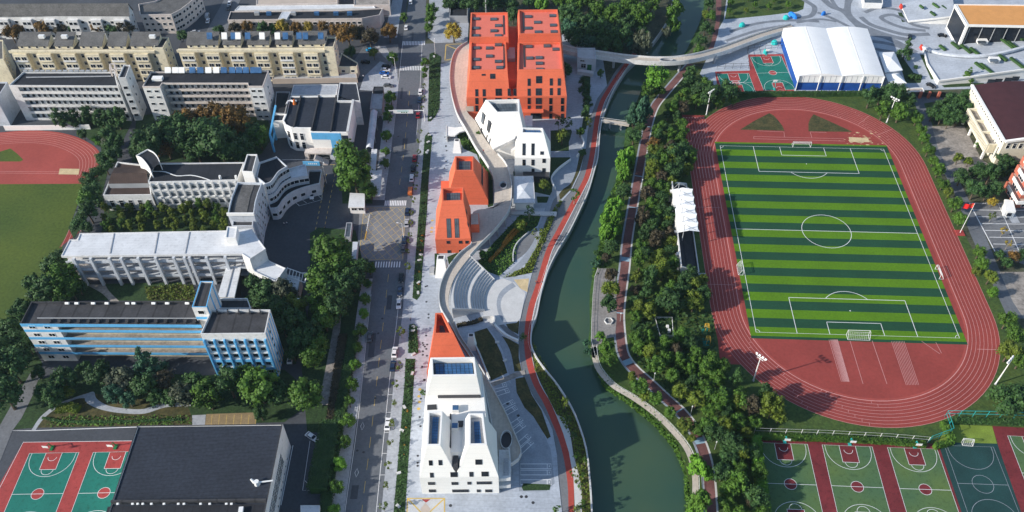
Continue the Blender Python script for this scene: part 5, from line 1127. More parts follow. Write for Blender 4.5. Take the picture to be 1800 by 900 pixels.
# black-roofed school block
sb = Bld('school_building', 'black-roofed white school block with three rows of windows above a green grove', 'building', (283, 362), (425, 358)); H = 13.5; P4 = sb.P([(260, 320), (417, 316), (429, 285), (271, 287)], H); sb.mass([(p.x, p.y) for p in P4], H, 'white_old', 'roof_black', px=False, par=.5, coping='white_old'); pl = sb.fac(P4[0], P4[1]); Wd = (P4[1] - P4[0]).length
for z in (2.4, 6.2, 10.0): sb.wins(pl, even(.6, Wd - 1, 11), [z + .9], 1.9, 1.9, kind='mid')
m = MB()
for i in range(12): a = .6 + (Wd - 1.6) * i / 11; sb.fbox(pl, a - .3, a + .3, 0, H - .6, 0, .5, m)
for z in (1.4, 5.3, 9.0): sb.fbox(pl, .3, Wd - .3, z, z + .7, 0, .45, m)
sb.add('pier', m, 'white_old')
for k, a in enumerate(even(.6, Wd - 1, 11)):
    for z in (1.9, 5.8): m = MB(); sb.fbox(pl, a + .1 + .2 * (k % 3), a + .95 + .2 * (k % 3), z + .02, z + .62, .46, .8, m); sb.add('air_conditioner', m, 'metal_white')
m = MB(); row = smooth([sb.L(*p, H) for p in [(268, 300), (290, 301), (310, 308), (335, 307), (355, 311), (372, 317)]], 3)
for p, q in zip(row, row[1:]): m.bar(V3(p, H - .3), V3(q, H - .3), .3, .2)
sb.add('roof_cable', m, 'metal_white')
for x in (387, 415): p = sb.L(x, 312, H); sb.add('roof_vent', MB().tube(V3(p, H - .5), V3(p, H + .9), .55, .45, 8), 'metal_white')
sl = Bld('school_building', 'low school wing with a brown tiled roof at the left end of the black-roofed block', 'building', (190, 364), (275, 362)); sl.mass([(181, 343), (266, 342), (258, 290), (206, 284)], 8.0, 'white_old', 'roof_brown', par=.7); q = sl.P([(181, 343), (266, 342)], 8.0); pl = sl.fac(q[0], q[1]); l_ = (q[1] - q[0]).length; sl.wins(pl, even(.4, l_, 5), [3.6], 1.6, 3.4, kind='dark'); sl.wins(pl, even(.4, l_, 5), [.8], 1.6, 1.0)
m = MB(); a, c, d, e = sl.L(190, 323, 9.6), sl.L(260, 322, 9.6), sl.L(258, 304, 12.6), sl.L(196, 305, 12.6); f_, g_ = sl.L(257, 295, 10.6), sl.L(202, 294, 10.6); m.quad(a, c, d, e); m.quad(e, d, f_, g_); sl.add('tiled_roof', m, 'roof_brown'); m = MB(); m.prism([(p.x, p.y) for p in (a, c, f_, g_)], 7, 9.5); sl.add('upper_wall', m, 'metal_grey')
m = MB(); q = smooth([sl.L(*p, 16.5) for p in [(240, 275), (249, 279), (258, 289), (265, 300)]], 3); r = smooth([sl.L(*p, 16.5) for p in [(260, 264), (270, 269), (277, 277), (281, 286)]], 3); m.strip(q, r); m2 = MB(); m2.wall(q, .3, 8, 17.0); m2.wall(r, .3, 8, 17.0); m2.wall([q[0], r[0]], .3, 8, 17); sl.add('fin_roof', m, 'roof_black'); sl.add('fin_wall', m2, 'white_wall')
st = Bld('stair_tower', 'white stair tower with a dark flat roof at the right end of the black-roofed block', 'tower', (440, 345), (460, 345)); st.mass([(425, 301), (444, 302), (452, 271), (434, 271)], 18, 'white_wall', 'roof_felt')
gb = Bld('school_building', 'grey curved link block with diamond-set windows facing the school yard', 'building', (415, 420), (456, 420)); P4 = gb.P([(400, 376), (446, 376), (449, 355), (454, 338), (461, 321), (417, 320), (407, 345), (403, 360)], 16); gb.mass([(p.x, p.y) for p in P4], 16, 'white_blueish', 'roof_felt', px=False, par=1.0)
m = MB(); r = [(p.x, p.y) for p in gb.P([(408, 374), (433, 374), (439, 345), (446, 324), (426, 324), (414, 345)], 15.6)]; gb.add('roof_strip', MB().poly([(*p, 15.15) for p in r]), 'roof_grey'); gb.add('roof_edge', MB().box(P4[0].x - .2, P4[1].x + .2, P4[0].y - .5, P4[0].y + .1, 15.4, 16.6), 'white_wall')
for i, (A, Bq) in enumerate(((P4[1], P4[2]), (P4[2], P4[3]), (P4[3], P4[4]))):
    pl = gb.fac(A, Bq); l_ = (Bq - A).length
    for k, z in enumerate((2, 4.6, 7.2, 9.8, 12.4)): gb.wins(pl, even(0, l_, 2) if k % 2 else even(l_ * .25, l_ * .75, 1), [z], 1.0, 1.7)
gb.mass([(408, 397), (444, 397), (446, 378), (410, 378)], 12.5, 'white_blueish', 'roof_felt', par=.5, name='low_wall', rname='low_roof')
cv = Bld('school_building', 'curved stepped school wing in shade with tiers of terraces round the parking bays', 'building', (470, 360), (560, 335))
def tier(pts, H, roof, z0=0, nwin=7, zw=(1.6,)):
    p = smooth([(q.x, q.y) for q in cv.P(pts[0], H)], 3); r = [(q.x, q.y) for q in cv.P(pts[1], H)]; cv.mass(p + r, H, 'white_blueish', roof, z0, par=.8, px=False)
    n = len(p)
    for i in range(1, n - 1, max(1, n // nwin)):
        A, Bq = Vector((*p[i], 0)), Vector((*p[i + 1], 0)); pl = cv.fac(A, Bq)
        if pl.n.y > 0: pl = cv.fac(Bq, A)
        for z in zw: cv.win(pl, (Bq - A).length / 2, z, 1.8, 1.5)
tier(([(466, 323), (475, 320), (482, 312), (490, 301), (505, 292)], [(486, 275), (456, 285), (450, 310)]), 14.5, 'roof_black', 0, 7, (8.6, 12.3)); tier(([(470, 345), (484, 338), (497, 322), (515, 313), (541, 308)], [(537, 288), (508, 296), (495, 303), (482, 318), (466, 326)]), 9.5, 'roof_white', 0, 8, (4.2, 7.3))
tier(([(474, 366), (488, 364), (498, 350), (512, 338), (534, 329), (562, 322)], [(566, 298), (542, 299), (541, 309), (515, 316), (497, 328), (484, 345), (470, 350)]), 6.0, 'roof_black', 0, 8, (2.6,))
# sports hall with blue panels
gy = Bld('sports_hall', 'white and sky-blue school sports hall with a black four-bay roof', 'sports hall', (505, 258), (605, 262)); H = 12.0
gp = gy.P([(546, 232), (611, 233), (621, 177), (591, 168), (509, 169), (502, 200), (497, 212), (501, 219), (511, 224), (528, 225), (546, 225)], H); gy.mass([(p.x, p.y) for p in gp], H, 'white_wall', 'roof_slate', px=False, par=.5, th=.5)
for a, c in (((529, 169), (516, 224)), ((561, 168), (547, 230)), ((591, 168), (581, 232)), ((509, 169), (503, 200))): p, q = gy.L(*a, H), gy.L(*c, H); gy.add('roof_upstand', MB().bar(V3(p, H - .1), V3(q, H - .1), .5, .9), 'roof_felt')
p, q = gy.L(621, 177, H), gy.L(611, 233, H); gy.add('white_coping', MB().bar(V3(p, H + .3), V3(q, H + .3), 1.0, .8), 'stone_light')
gy.mass([(592, 177), (633, 177), (627, 145), (597, 145)], 12.6, 'white_old', 'roof_slate', name='rear_wall', rname='rear_roof'); gy.mass([(479, 213), (497, 212), (502, 200), (481, 200)], 9, 'white_wall', 'roof_slate', name='side_wall', rname='side_roof'); gy.mass([(482, 199), (501, 199), (510, 161), (485, 161)], 6, 'concrete', 'roof_black', name='yard_wall', rname='yard_roof'); gy.mass([(511, 167), (591, 167), (595, 148), (516, 149)], 7.5, 'white_old', 'pavement', par=.3, name='terrace_wall', rname='terrace')
pl = gy.fac(gp[0], gp[1]); l_ = (gp[1] - gp[0]).length; m = MB(); gy.fbox(pl, 0, l_ * .8, 8.3, H - .4, 0, .1, m); gy.fbox(pl, l_ * .5, l_ * .8, 1.0, 8.3, 0, .1, m); gy.add('blue_panel', m, 'blue_paint'); m = MB(); gy.fbox(pl, l_ * .64, l_ * .71, 6.2, 7.6, .1, .2, m); gy.add('emblem', m, 'line_yellow'); m = MB(); gy.fbox(pl, l_ * .82, l_ * .99, 1, H - 1.5, 0, .08, m); gy.add('window', m, 'glass_dark'); m = MB(); gy.fbox(pl, l_ * .45, l_ * .8, .1, 2.4, .1, 3.0, m); gy.add('porch', m, 'white_blueish')
m = MB(); gy.fbox(pl, -2, l_ * .5, 3.2, 3.8, 0, 3.4, m); gy.fbox(pl, -3.5, -2, 0, 3.8, .5, 3.4, m)
for k in range(10): gy.fbox(pl, l_ * .06 + k * .55, l_ * .06 + k * .55 + .55, 0, 3.2 - k * .32, 3.5, 6.5, m)
gy.add('outside_stair', m, 'pinkish_wall'); m = MB(); gy.fbox(pl, -3.8, 3.2, .1, 2.0, 6.6, 7.0, m); gy.add('sign_wall', m, 'blue_paint'); m = MB()
for k in range(5): gy.fbox(pl, -1.6 + k * .8, -1.1 + k * .8, .8, 1.4, 7.0, 7.05, m)
gy.add('sign_lettering', m, 'metal_white')
pl = gy.fac(gp[8], gp[9]); pl2 = gy.fac(gp[7], gp[8])
for P_, a in ((pl, 1.2), (pl, 4.0), (pl2, 1.2)):
    for z in (3, 7.6): gy.win(P_, a, z, 1.5, 3.4)
m = MB(); a, c = gy.L(473, 233, 9), gy.L(480, 208, 9)
for p, q in ((gy.L(482.5, 267), V3(gy.L(482.5, 267), 9)), (gy.L(486, 246), V3(gy.L(486, 246), 9)), (V3(gy.L(482.5, 267), 9), V3(gy.L(492, 216, 0), 9)), (V3(gy.L(486, 246), 4), V3(gy.L(482.5, 267), 4))): m.bar(p, q, .7)
gy.add('blue_frame', m, 'blue_paint')
m = MB(); q = [gy.L(*p, 13) for p in ((503, 181), (506, 175), (512, 174), (517, 177), (520, 174))]
for p, r in zip(q, q[1:]): m.tube(V3(p, H + .2), V3(r, H + .2), .45, .45, 6)
gy.add('duct', m, 'metal_white'); p = gy.L(517, 178, 13); gy.add('roof_cone', MB().tube((p.x, p.y, H - .4), (p.x, p.y, H + 2.0), .9, .3, 8), 'car_orange')
gh = Bld('gatehouse', 'small white gatehouse with a pale metal roof at the school entrance', 'gatehouse', (614, 372), (641, 373)); gh.mass([(612, 364), (641, 364), (641, 340), (615, 339)], 4.4, 'white_wall', 'roof_white', z0=3.9, par=0, name='eaves'); q = gh.P([(614, 362), (640, 362), (639, 342), (617, 342)], 4); gh.add('wall', MB().prism([(p.x, p.y) for p in q], 0, 3.9), 'white_wall'); pl = gh.fac(q[0], q[1]); gh.wins(pl, even(.3, (q[1] - q[0]).length, 2), [2.4], 2.0, 1.3)
cp = Bld('covered_walkway', 'long pale-blue arched sheet roof beside the school sports hall', 'canopy', (645, 266), (658, 268)); q = cp.P([(643.5, 260), (656, 263), (664, 196), (651.5, 195)], 3.4); m = MB(); k = 6; A_, B_, C_, D_ = q
m.strip([A_.lerp(B_, t / k) + Vector((0, 0, 1.0 * math.sin(math.pi * t / k))) for t in range(k + 1)], [D_.lerp(C_, t / k) + Vector((0, 0, 1.0 * math.sin(math.pi * t / k))) for t in range(k + 1)]); cp.add('roof', m, 'white_blueish'); m = MB()
for e in (0, .33, .66, 1):
    for s, t in ((A_, D_), (B_, C_)): p = s.lerp(t, e); m.bar(V3(p, 0), p, .2)
cp.add('post', m, 'metal_grey'); cp2 = Bld('storage_shed', 'flat grey-roofed shed between the sports hall and the main road', 'shed', (655, 200), (672, 200)); cp2.mass([(650, 191), (671, 191), (674, 158), (655, 158)], 4, 'concrete', 'concrete', par=.4); cp2.mass([(655, 160), (673, 160), (674, 152), (657, 152)], 5, 'metal_dark', 'metal_dark', par=.2, name='upper_wall', rname='upper_roof')
cs = Bld('entrance_shelter', 'grey glazed sliding-gate shelter at the school entrance', 'shelter', (606, 420), (617, 420)); cs.mass([(605, 417), (616, 417), (619, 391), (609, 391)], 2.6, 'concrete', 'glass_mid', par=.15); sh2 = Bld('entrance_shelter', 'long pale footway shelter roof along the pavement above the gatehouse', 'shelter', (652, 350), (668, 350)); sh2.mass([(653, 262), (663, 262), (660, 300), (672, 298), (668, 344), (657, 344), (650, 310)], 3.2, 'concrete', 'roof_white', z0=2.7, par=0); sh3 = Bld('storage_shed', 'narrow pale shed roof under the trees south of the school gate', 'shed', (618, 458), (628, 458)); sh3.mass([(618, 455), (626, 455), (629, 425), (620, 425)], 2.8, 'concrete', 'white_blueish', par=0)
# ------------------------------------------------------------ housing and dormitories
def dorm_galleries(b, pl, a0, a1, zs, m_, depth=1.6, nd=12):
    for z in zs: m = MB(); b.fbox(pl, a0, a1, z - .15, z + .1, -depth, 0, m); b.fbox(pl, a0, a1, z + .1, z + 1.05, -.14, .02, m); b.add('balcony', m, m_)
    for z in zs: b.wins(pl, even(a0 + .4, a1 - .4, nd), [z + 1.6], 1.3, 2.2, d=-depth + .04, frame='metal_dark' if False else 'white_blueish')
d1 = Bld('dormitory', 'white dormitory with long rows of shaded balconies and a stair tower, at the far left', 'building', (46, 212), (238, 212)); H = 18.2; P4 = d1.P([(15, 150), (207, 151), (201, 126), (41, 126)], H); pl = d1.fac(P4[0], P4[1]); Wd = (P4[1] - P4[0]).length; n_ = Vector((-pl.u.y, pl.u.x, 0))
core = [P4[0] + n_ * 1.7, P4[1] + n_ * 1.7, P4[2], P4[3]]; m = MB(); m.prism([(p.x, p.y) for p in core], 0, H - .9); d1.fbox(pl, 0, 3.6, 0, H - .9, -1.8, 0, m); d1.fbox(pl, Wd - .4, Wd, 0, H - .9, -1.8, 0, m); d1.add('wall', m, 'white_old'); d1.mass([(p.x, p.y) for p in P4], H, 'white_old', 'roof_black', z0=H - .9, par=.7, px=False, name='roof_band'); dorm_galleries(d1, pl, 3.6, Wd - .4, (.3, 3.8, 7.3, 10.8, 14.1), 'white_old', nd=17)
d1.add('roof_rail', MB().bar(d1.L(46, 136, H), d1.L(195, 134, H), .3, .4), 'concrete'); d1.mass([(207, 137), (221, 136), (229, 114), (217, 114)], 22, 'white_old', 'roof_felt', name='tower_wall', rname='tower_roof'); q = d1.P([(207, 137), (221, 136)], 22); pl2 = d1.fac(q[0], q[1]); d1.wins(pl2, [(q[1] - q[0]).length / 2], [3, 6.5, 10, 13.5, 17], 1.8, 1.4); q = d1.P([(221, 136), (229, 114)], 22); pl2 = d1.fac(q[0], q[1]); d1.wins(pl2, [(q[1] - q[0]).length * .4], [3, 7, 11, 15, 19], 1.2, 1.2)
m = MB()
for k in range(15): p = d1.L(45 + 10 * k, 125.5, H); m = MB(); m.box(p.x - .9, p.x + .9, p.y - .5, p.y + .5, H, H + .5); d1.add('roof_plant', m, 'metal_grey')
m = MB(); 
for x, y in ((198, 134), (206, 134), (198, 124), (206, 124)): p = d1.L(x, y, H); m.bar(V3(p, H), V3(p, H + 3.2), .5)
for a, c in (((198, 134), (206, 134)), ((198, 124), (206, 124)), ((198, 134), (198, 124)), ((206, 134), (206, 124))): m.bar(V3(d1.L(*a, H), H + 3.2), V3(d1.L(*c, H), H + 3.2), .5)
d1.add('roof_frame', m, 'pinkish_wall')
d2 = Bld('dormitory', 'white dormitory with pinkish balcony edges between two plain end wings', 'building', (272, 212), (477, 210)); H = 17.6; RPx = [(250, 152), (281, 152), (285, 146), (435, 146), (436, 151.5), (462, 151.5), (472, 124), (265, 126)]; P8 = d2.P(RPx, H); pl = d2.fac(P8[2], P8[3]); Wd = (P8[3] - P8[2]).length; n_ = Vector((-pl.u.y, pl.u.x, 0)); q = [P8[0], P8[1], P8[1] + n_ * 4.5, P8[4] + n_ * 4.5, P8[4], P8[5], P8[6], P8[7]]; m = MB(); m.prism([(p.x, p.y) for p in q], 0, H - .8); d2.add('wall', m, 'white_old'); d2.mass([(p.x, p.y) for p in P8], H, 'pinkish_wall', 'roof_black', z0=H - .8, par=.6, px=False, name='roof_band'); dorm_galleries(d2, pl, .2, Wd - .2, (.3, 3.7, 7.1, 10.5, 13.6), 'pinkish_wall', depth=1.5, nd=14)
for a, c in ((0, 1), (4, 5)): pw = d2.fac(P8[a], P8[c]); l_ = (P8[c] - P8[a]).length; d2.wins(pw, even(.4, l_ - .4, 2), [2, 5.4, 8.8, 12.2, 15.2], 1.8, 1.1)
pw = d2.fac(P8[5], P8[6]); d2.wins(pw, [(P8[6] - P8[5]).length * .5], [3, 6.4, 9.8, 13.2], 1.2, 1.4)
for i, x in enumerate((296, 309, 320, 339, 353, 367, 381, 394, 409, 421, 433, 446, 455)): p = d2.L(x, 127, H); m = MB(); m.loft([Vector((p.x - 1.3, p.y - .7, H)), Vector((p.x + 1.3, p.y - .7, H)), Vector((p.x + 1.3, p.y + .9, H)), Vector((p.x - 1.3, p.y + .9, H))], [Vector((p.x - 1.3, p.y - .6, H + .3)), Vector((p.x + 1.3, p.y - .6, H + .3)), Vector((p.x + 1.3, p.y + .9, H + 2.0)), Vector((p.x - 1.3, p.y + .9, H + 2.0))]); d2.add('solar_heater', m, 'metal_white' if i < 7 and i not in (3, 4) else 'solar_blue')
p = d2.L(277, 138, H); d2.add('roof_box', MB().box(p.x - 2.2, p.x + 2.2, p.y - 1.2, p.y + 1.2, H - .6, H + .6), 'white_wall')
def flats(label, A, Bp, fx, bx, segs, H=15.5):
    b = Bld('apartment_block', label, 'building', A, Bp); a, c = b.L(fx[0], fx[2], H), b.L(fx[1], fx[2], H); pl = b.fac(a, c); Wd = (c - a).length; dp = max(8.0, b.L(bx[0], bx[2], 18.5).y - a.y)
    m = MB(); y0 = a.y; m.prism([(a.x, y0 + 1.5), (c.x, c.y + 1.5), (c.x, c.y + dp), (a.x, y0 + dp)], 0, H - .7); m.prism([(a.x, y0), (c.x, c.y), (c.x, c.y + dp), (a.x, y0 + dp)], H - .7, H, True, True); b.add('wall', m, 'cream_wall')
    r = MB(); r.box(a.x, c.x, y0 + 2.2, y0 + dp, H + .02, H + .1); b.add('flat_roof', r, 'roof_felt')
    ed = MB(); b.fbox(pl, 0, Wd, H - .2, H + .7, -.3, .25, ed); b.add('parapet', ed, 'cream_wall')
    for s0, s1 in segs:
        x0, x1 = b.L(s0, 86, 17.2).x, b.L(s1, 86, 17.2).x; f_, k_ = y0 + 2.4, y0 + dp - .3; w_ = MB(); w_.quad((x0, f_, H + .1), (x1, f_, H + .1), (x1, f_, 17.2), (x0, f_, 17.2))
        for x in (x0, x1): w_.quad((x, f_, H + .1), (x, k_, H + .1), (x, k_, 20.0), (x, f_, 17.2))
        w_.quad((x0, k_, H + .1), (x1, k_, H + .1), (x1, k_, 20.0), (x0, k_, 20.0)); at_ = b.add('attic_wall', w_, 'cream_wall'); rr = MB(); rr.loft([Vector((x0 - .3, f_ - .4, 17.1)), Vector((x1 + .3, f_ - .4, 17.1)), Vector((x1 + .3, k_ + .2, 20.05)), Vector((x0 - .3, k_ + .2, 20.05))], [Vector((x0 - .3, f_ - .4, 17.35)), Vector((x1 + .3, f_ - .4, 17.35)), Vector((x1 + .3, k_ + .2, 20.35)), Vector((x0 - .3, k_ + .2, 20.35))]); b.add('roof', rr, 'roof_grey')
        pa = Plane((x0, f_, H), (1, 0, 0), (0, 0, 1)); n = max(2, int((x1 - x0) / 3.2)); b.wins(pa, even(0, x1 - x0, n), [1.0], 1.2, .9)
    nb = len(segs) + 1; bw = Wd / nb
    for i in range(nb):
        m = MB(); s = i * bw + bw * .12; e = s + bw * .58; b.fbox(pl, s, e, .2, H - .75, -1.6, .9, m); b.add('bay', m, 'cream_wall')
        b.wins(pl, even(s + .3, e - .3, 2), [2.0, 5.4, 8.8, 12.6], 2.2, 1.7, d=.9); b.wins(pl, [e + bw * .2], [2.0, 5.4, 8.8, 12.6], 1.4, 1.8, d=-1.5)
        for z in (.9, 4.3, 7.7, 11.5): m = MB(); b.fbox(pl, s + .3, e - .3, z - .4, z + .1, .9, 1.4, m); b.add('balcony', m, 'cream_wall' if i % 2 else 'white_old')
    b.mass([(c.x - .2, c.y + .4), (c.x + 4.2, c.y + .4), (c.x + 4.2, c.y + dp), (c.x - .2, c.y + dp)], 17.5, 'cream_wall', 'roof_felt', px=False, name='end_wall', rname='end_roof'); pe = b.fac((c.x + 4.2, c.y + .4), (c.x + 4.2, c.y + dp)); b.wins(pe, [2.5, 7], [4, 8, 12, 15], 1.1, 1.3)
    return b
fa = flats('cream apartment row with stepped dark roofs, left one of the two behind the dormitories', (35, 135), (292, 135), (16, 272, 91.5), (27, 260, 62), [(27, 80), (92, 123), (136, 175), (186, 217), (226, 274)])
fb = flats('cream apartment row with stepped dark roofs, right one of the two, beside the street trees', (330, 133), (596, 131), (311, 571, 90), (322, 575, 62), [(325, 379), (389, 419), (432, 469), (482, 510), (522, 570)])
for x in (370, 396, 412, 420, 437, 462, 489, 503, 527, 538, 565): p = fb.L(x, 61, 20.2); m = MB(); m.loft([Vector((p.x - 1.2, p.y - 2.6, 19.4)), Vector((p.x + 1.2, p.y - 2.6, 19.4)), Vector((p.x + 1.2, p.y - .8, 20)), Vector((p.x - 1.2, p.y - .8, 20))], [Vector((p.x - 1.2, p.y - 2.5, 19.8)), Vector((p.x + 1.2, p.y - 2.5, 19.8)), Vector((p.x + 1.2, p.y - .8, 21.8)), Vector((p.x - 1.2, p.y - .8, 21.8))]); fb.add('solar_heater', m, 'solar_blue' if x % 3 else 'metal_white')
for x in (76, 116, 270): p = fa.L(x, 61, 20.2); fa.add('solar_heater', MB().box(p.x - 1.3, p.x + 1.3, p.y - 2.4, p.y - 1, 19.6, 21), 'metal_white')
an = Bld('shop_building', 'low cream corner shop building at the street end of the apartment row', 'building', (598, 146), (632, 146)); an.mass([(594, 117), (627, 117), (629, 110), (600, 93)], 6, 'cream_wall', 'roof_felt'); q = an.P([(594, 117), (627, 117)], 6); an.wins(an.fac(q[0], q[1]), even(0, (q[1] - q[0]).length, 2), [3.6], 1.6, 1.3)
ls = Bld('shop_building', 'low row of yard sheds between the apartment row and the sports hall', 'shed', (480, 147), (628, 147)); ls.mass([(478, 139), (628, 137), (626, 128), (478, 129)], 2.6, 'planter', 'concrete', par=.3)
ll = Bld('dormitory', 'plain pale block cut by the left edge of the photo beside the dormitory', 'building', (-80, 235), (8, 235)); ll.mass([(-90, 176), (-6, 174), (13, 144), (-60, 144)], 14, 'white_blueish', 'roof_black'); l3 = Bld('apartment_block', 'cream gable end of an apartment block cut by the left edge, behind the dormitory', 'building', (-60, 150), (12, 150)); l3.mass([(-60, 104), (6, 104), (5, 70), (-60, 70)], 14, 'cream_wall', 'roof_grey'); q = l3.P([(6, 104), (5, 70)], 14); l3.wins(l3.fac(q[0], q[1]), [4, 8], [4, 8, 11.5], 1.2, 1.4)
ww = MB(); ww.wall([at(10, 229), at(110, 228), at(160, 227)], .4, 0, 2.4); o = ww.build('campus_wall', 'white_wall'); rebase(o); tag(o, 'white panel wall between the left running track and the dormitory', 'wall')
# top edge of the picture
tg = Bld('apartment_block', 'long grey-roofed housing row in the far top left corner', 'building', (-60, 54), (238, 53)); H = 12; a, c = tg.L(-60, 28, H), tg.L(226, 29, H); d = tg.L(229, 6, 17); m = MB(); y0 = a.y; yr = d.y; m.prism([(a.x, y0), (c.x, c.y), (c.x, 2 * yr - y0), (a.x, 2 * yr - y0)], 0, H, top=False)
for x in (a.x, c.x): m.f.append([m.V((x, y0, H)), m.V((x, 2 * yr - y0, H)), m.V((x, yr, 17))]); m.m.append(0)
tg.add('wall', m, 'white_old'); m = MB(); m.quad((a.x - .4, y0 - .6, H - .2), (c.x + .4, y0 - .6, H - .2), (c.x + .4, yr, 17.1), (a.x - .4, yr, 17.1)); m.quad((a.x - .4, yr, 17.1), (c.x + .4, yr, 17.1), (c.x + .4, 2 * yr - y0 + .6, H - .2), (a.x - .4, 2 * yr - y0 + .6, H - .2)); tg.add('roof', m, 'roof_grey'); pl = tg.fac((a.x, y0), (c.x, c.y)); Wd = c.x - a.x
for z in (2, 5.4, 8.8): tg.wins(pl, even(0, Wd, 22), [z], 1.6, 1.4)
for k in range(7): m = MB(); s = (k + .35) * Wd / 7; tg.fbox(pl, s, s + 5, .2, 10.6, 0, 1.4, m); tg.add('bay', m, 'white_old'); tg.wins(pl, [s + 1.4, s + 3.6], [2, 5.4, 8.8], 1.7, 1.5, d=1.4)
pe = tg.fac((c.x, c.y), (c.x, 2 * yr - y0)); tg.wins(pe, [4], [3, 7, 10.5], 1.0, 1.2)
tc = Bld('apartment_block', 'pale curved corner building beside the far side street', 'building', (254, 56), (310, 56)); tc.mass([(246, 26), (301, 25), (318, 16), (336, 2), (352, -14), (300, -14), (272, 2), (243, 7)], 10.5, 'pinkish_wall', 'roof_grey', par=.8); q = tc.P([(246, 26), (301, 25), (318, 16), (336, 2), (352, -14)], 10.5)
for i in range(4): pl = tc.fac(q[i], q[i + 1]); l_ = (q[i + 1] - q[i]).length; tc.wins(pl, even(.5, l_ - .5, 5 if i == 0 else 3), [2.2, 5.3, 8.4], 1.5, 1.3)
tm = Bld('shop_building', 'long low black-roofed shop building along the far side street, with rooftop heaters', 'building', (402, 50), (665, 47)); tm.mass([(400, 35), (636, 32), (667, 26), (673, 14), (600, 18), (405, 20)], 7, 'pinkish_wall', 'roof_black', par=.4); q = tm.P([(400, 35), (636, 32)], 7); pl = tm.fac(q[0], q[1]); tm.wins(pl, even(0, (q[1] - q[0]).length, 24), [4.6], 1.8, 1.3)
for x in (452, 473, 516, 557, 591, 615): p = tm.L(x, 25, 7); tm.add('solar_heater', MB().box(p.x - 1.2, p.x + 1.2, p.y - .8, p.y + .8, 6.7, 8.2), 'solar_blue' if x % 2 else 'metal_grey')
tm.mass([(489, 33), (504, 33), (512, 20), (496, 20)], 7.6, 'white_old', 'white_blueish', z0=6.4, par=.1, name='light_roof_edge', rname='light_roof')
t1 = Bld('warehouse', 'plain pale warehouse roof at the top edge, behind the shop building', 'building', (455, 16), (595, 14)); t1.mass([(450, 8), (593, 5), (592, -40), (455, -40)], 6, 'pinkish_wall', 'planter', par=.2); t2 = Bld('warehouse', 'pinkish flat roof at the top edge beside the main road', 'building', (625, 15), (686, 15)); t2.mass([(622, 9), (685, 8), (684, -30), (622, -30)], 6, 'pinkish_wall', 'paving_old', par=.3); t3 = Bld('shop_building', 'row of old lean-to sheds behind the black-roofed shop building', 'shed', (415, 22), (600, 20)); t3.mass([(412, 18), (660, 14), (655, 7), (420, 10)], 5.4, 'white_old', 'roof_white', par=.2)
hk = Bld('gate_hut', 'dark flat-roofed hut under the trees left of the biggest orange block', 'hut', (793, 40), (826, 40)); hk.mass([(790, 28), (822, 28), (822, 6), (792, 6)], 4, 'metal_grey', 'roof_black')
# big hall, bottom left
bh = Bld('sports_hall', 'large hall with a wide black ribbed roof, beside the left ball courts', 'sports hall', (250, 900), (500, 880)); H = 12.5
bh.mass([(241, 748), (497, 745), (466, 900), (440, 1030), (150, 1030), (196, 883)], H, 'white_old', 'roof_slate', par=.35, th=.35, coping='roof_felt')
a, c = bh.L(197, 884, H), bh.L(469, 881, H); bh.add('roof_upstand', MB().bar(V3(a, H + .3), V3(c, H + .3), .6, 1.6), 'roof_felt'); q = bh.P([(189, 890), (468, 886), (440, 1030), (150, 1030)], H); bh.add('lower_roof', MB().poly([(p.x, p.y, H - .2) for p in q]), 'roof_black')
for x in (210, 236, 245, 254, 269, 291, 316, 326, 355, 371, 400, 409): p = bh.L(x, 886.5, H); m = MB(); m.bar((p.x, p.y, H), (p.x, p.y - .2, H + .9), .12); m.obox(Vector((p.x - .3, p.y - .6, H + .8)), (.6, 0, 0), (0, .5, .2), (0, -.2, .4)); bh.add('roof_lamp', m, 'metal_white')
p = bh.L(425, 893, H); m = MB(); m.box(p.x - .6, p.x + .6, p.y - 2, p.y, H - .1, H + .8); bh.add('roof_box', m, 'metal_white'); p = bh.L(452, 850, H); m = MB(); m.tube((p.x, p.y, H - .3), (p.x, p.y, H + 1.2), .9, .7, 8); m.tube((p.x + .5, p.y, H + .6), (p.x + 4.5, p.y + .2, H + .6), .25, .25, 6); m.tube((p.x - .6, p.y, H + .6), (p.x - 1.6, p.y + .8, H + 1.4), .5, .3, 6); bh.add('roof_vent', m, 'metal_white')
q = bh.P([(497, 745), (466, 900)], H); pl = bh.fac(Vector((q[1].x, q[1].y, 0)), q[0]); l_ = (q[1] - q[0]).length
bh.wins(pl, even(1, l_ - 8, 7), [6.8], 2.8, 5.0, kind='mid', mull=4); bh.wins(pl, even(1, l_ - 4, 9), [1.8], .8, 1.2)
sh = Bld('yard_shed', 'small grey-white shed at the bottom edge, right of the black-roofed hall', 'shed', (530, 893), (562, 893)); sh.mass([(528, 888), (562, 888), (562, 905), (528, 905)], 2.6, 'white_old', 'roof_white', par=.2)
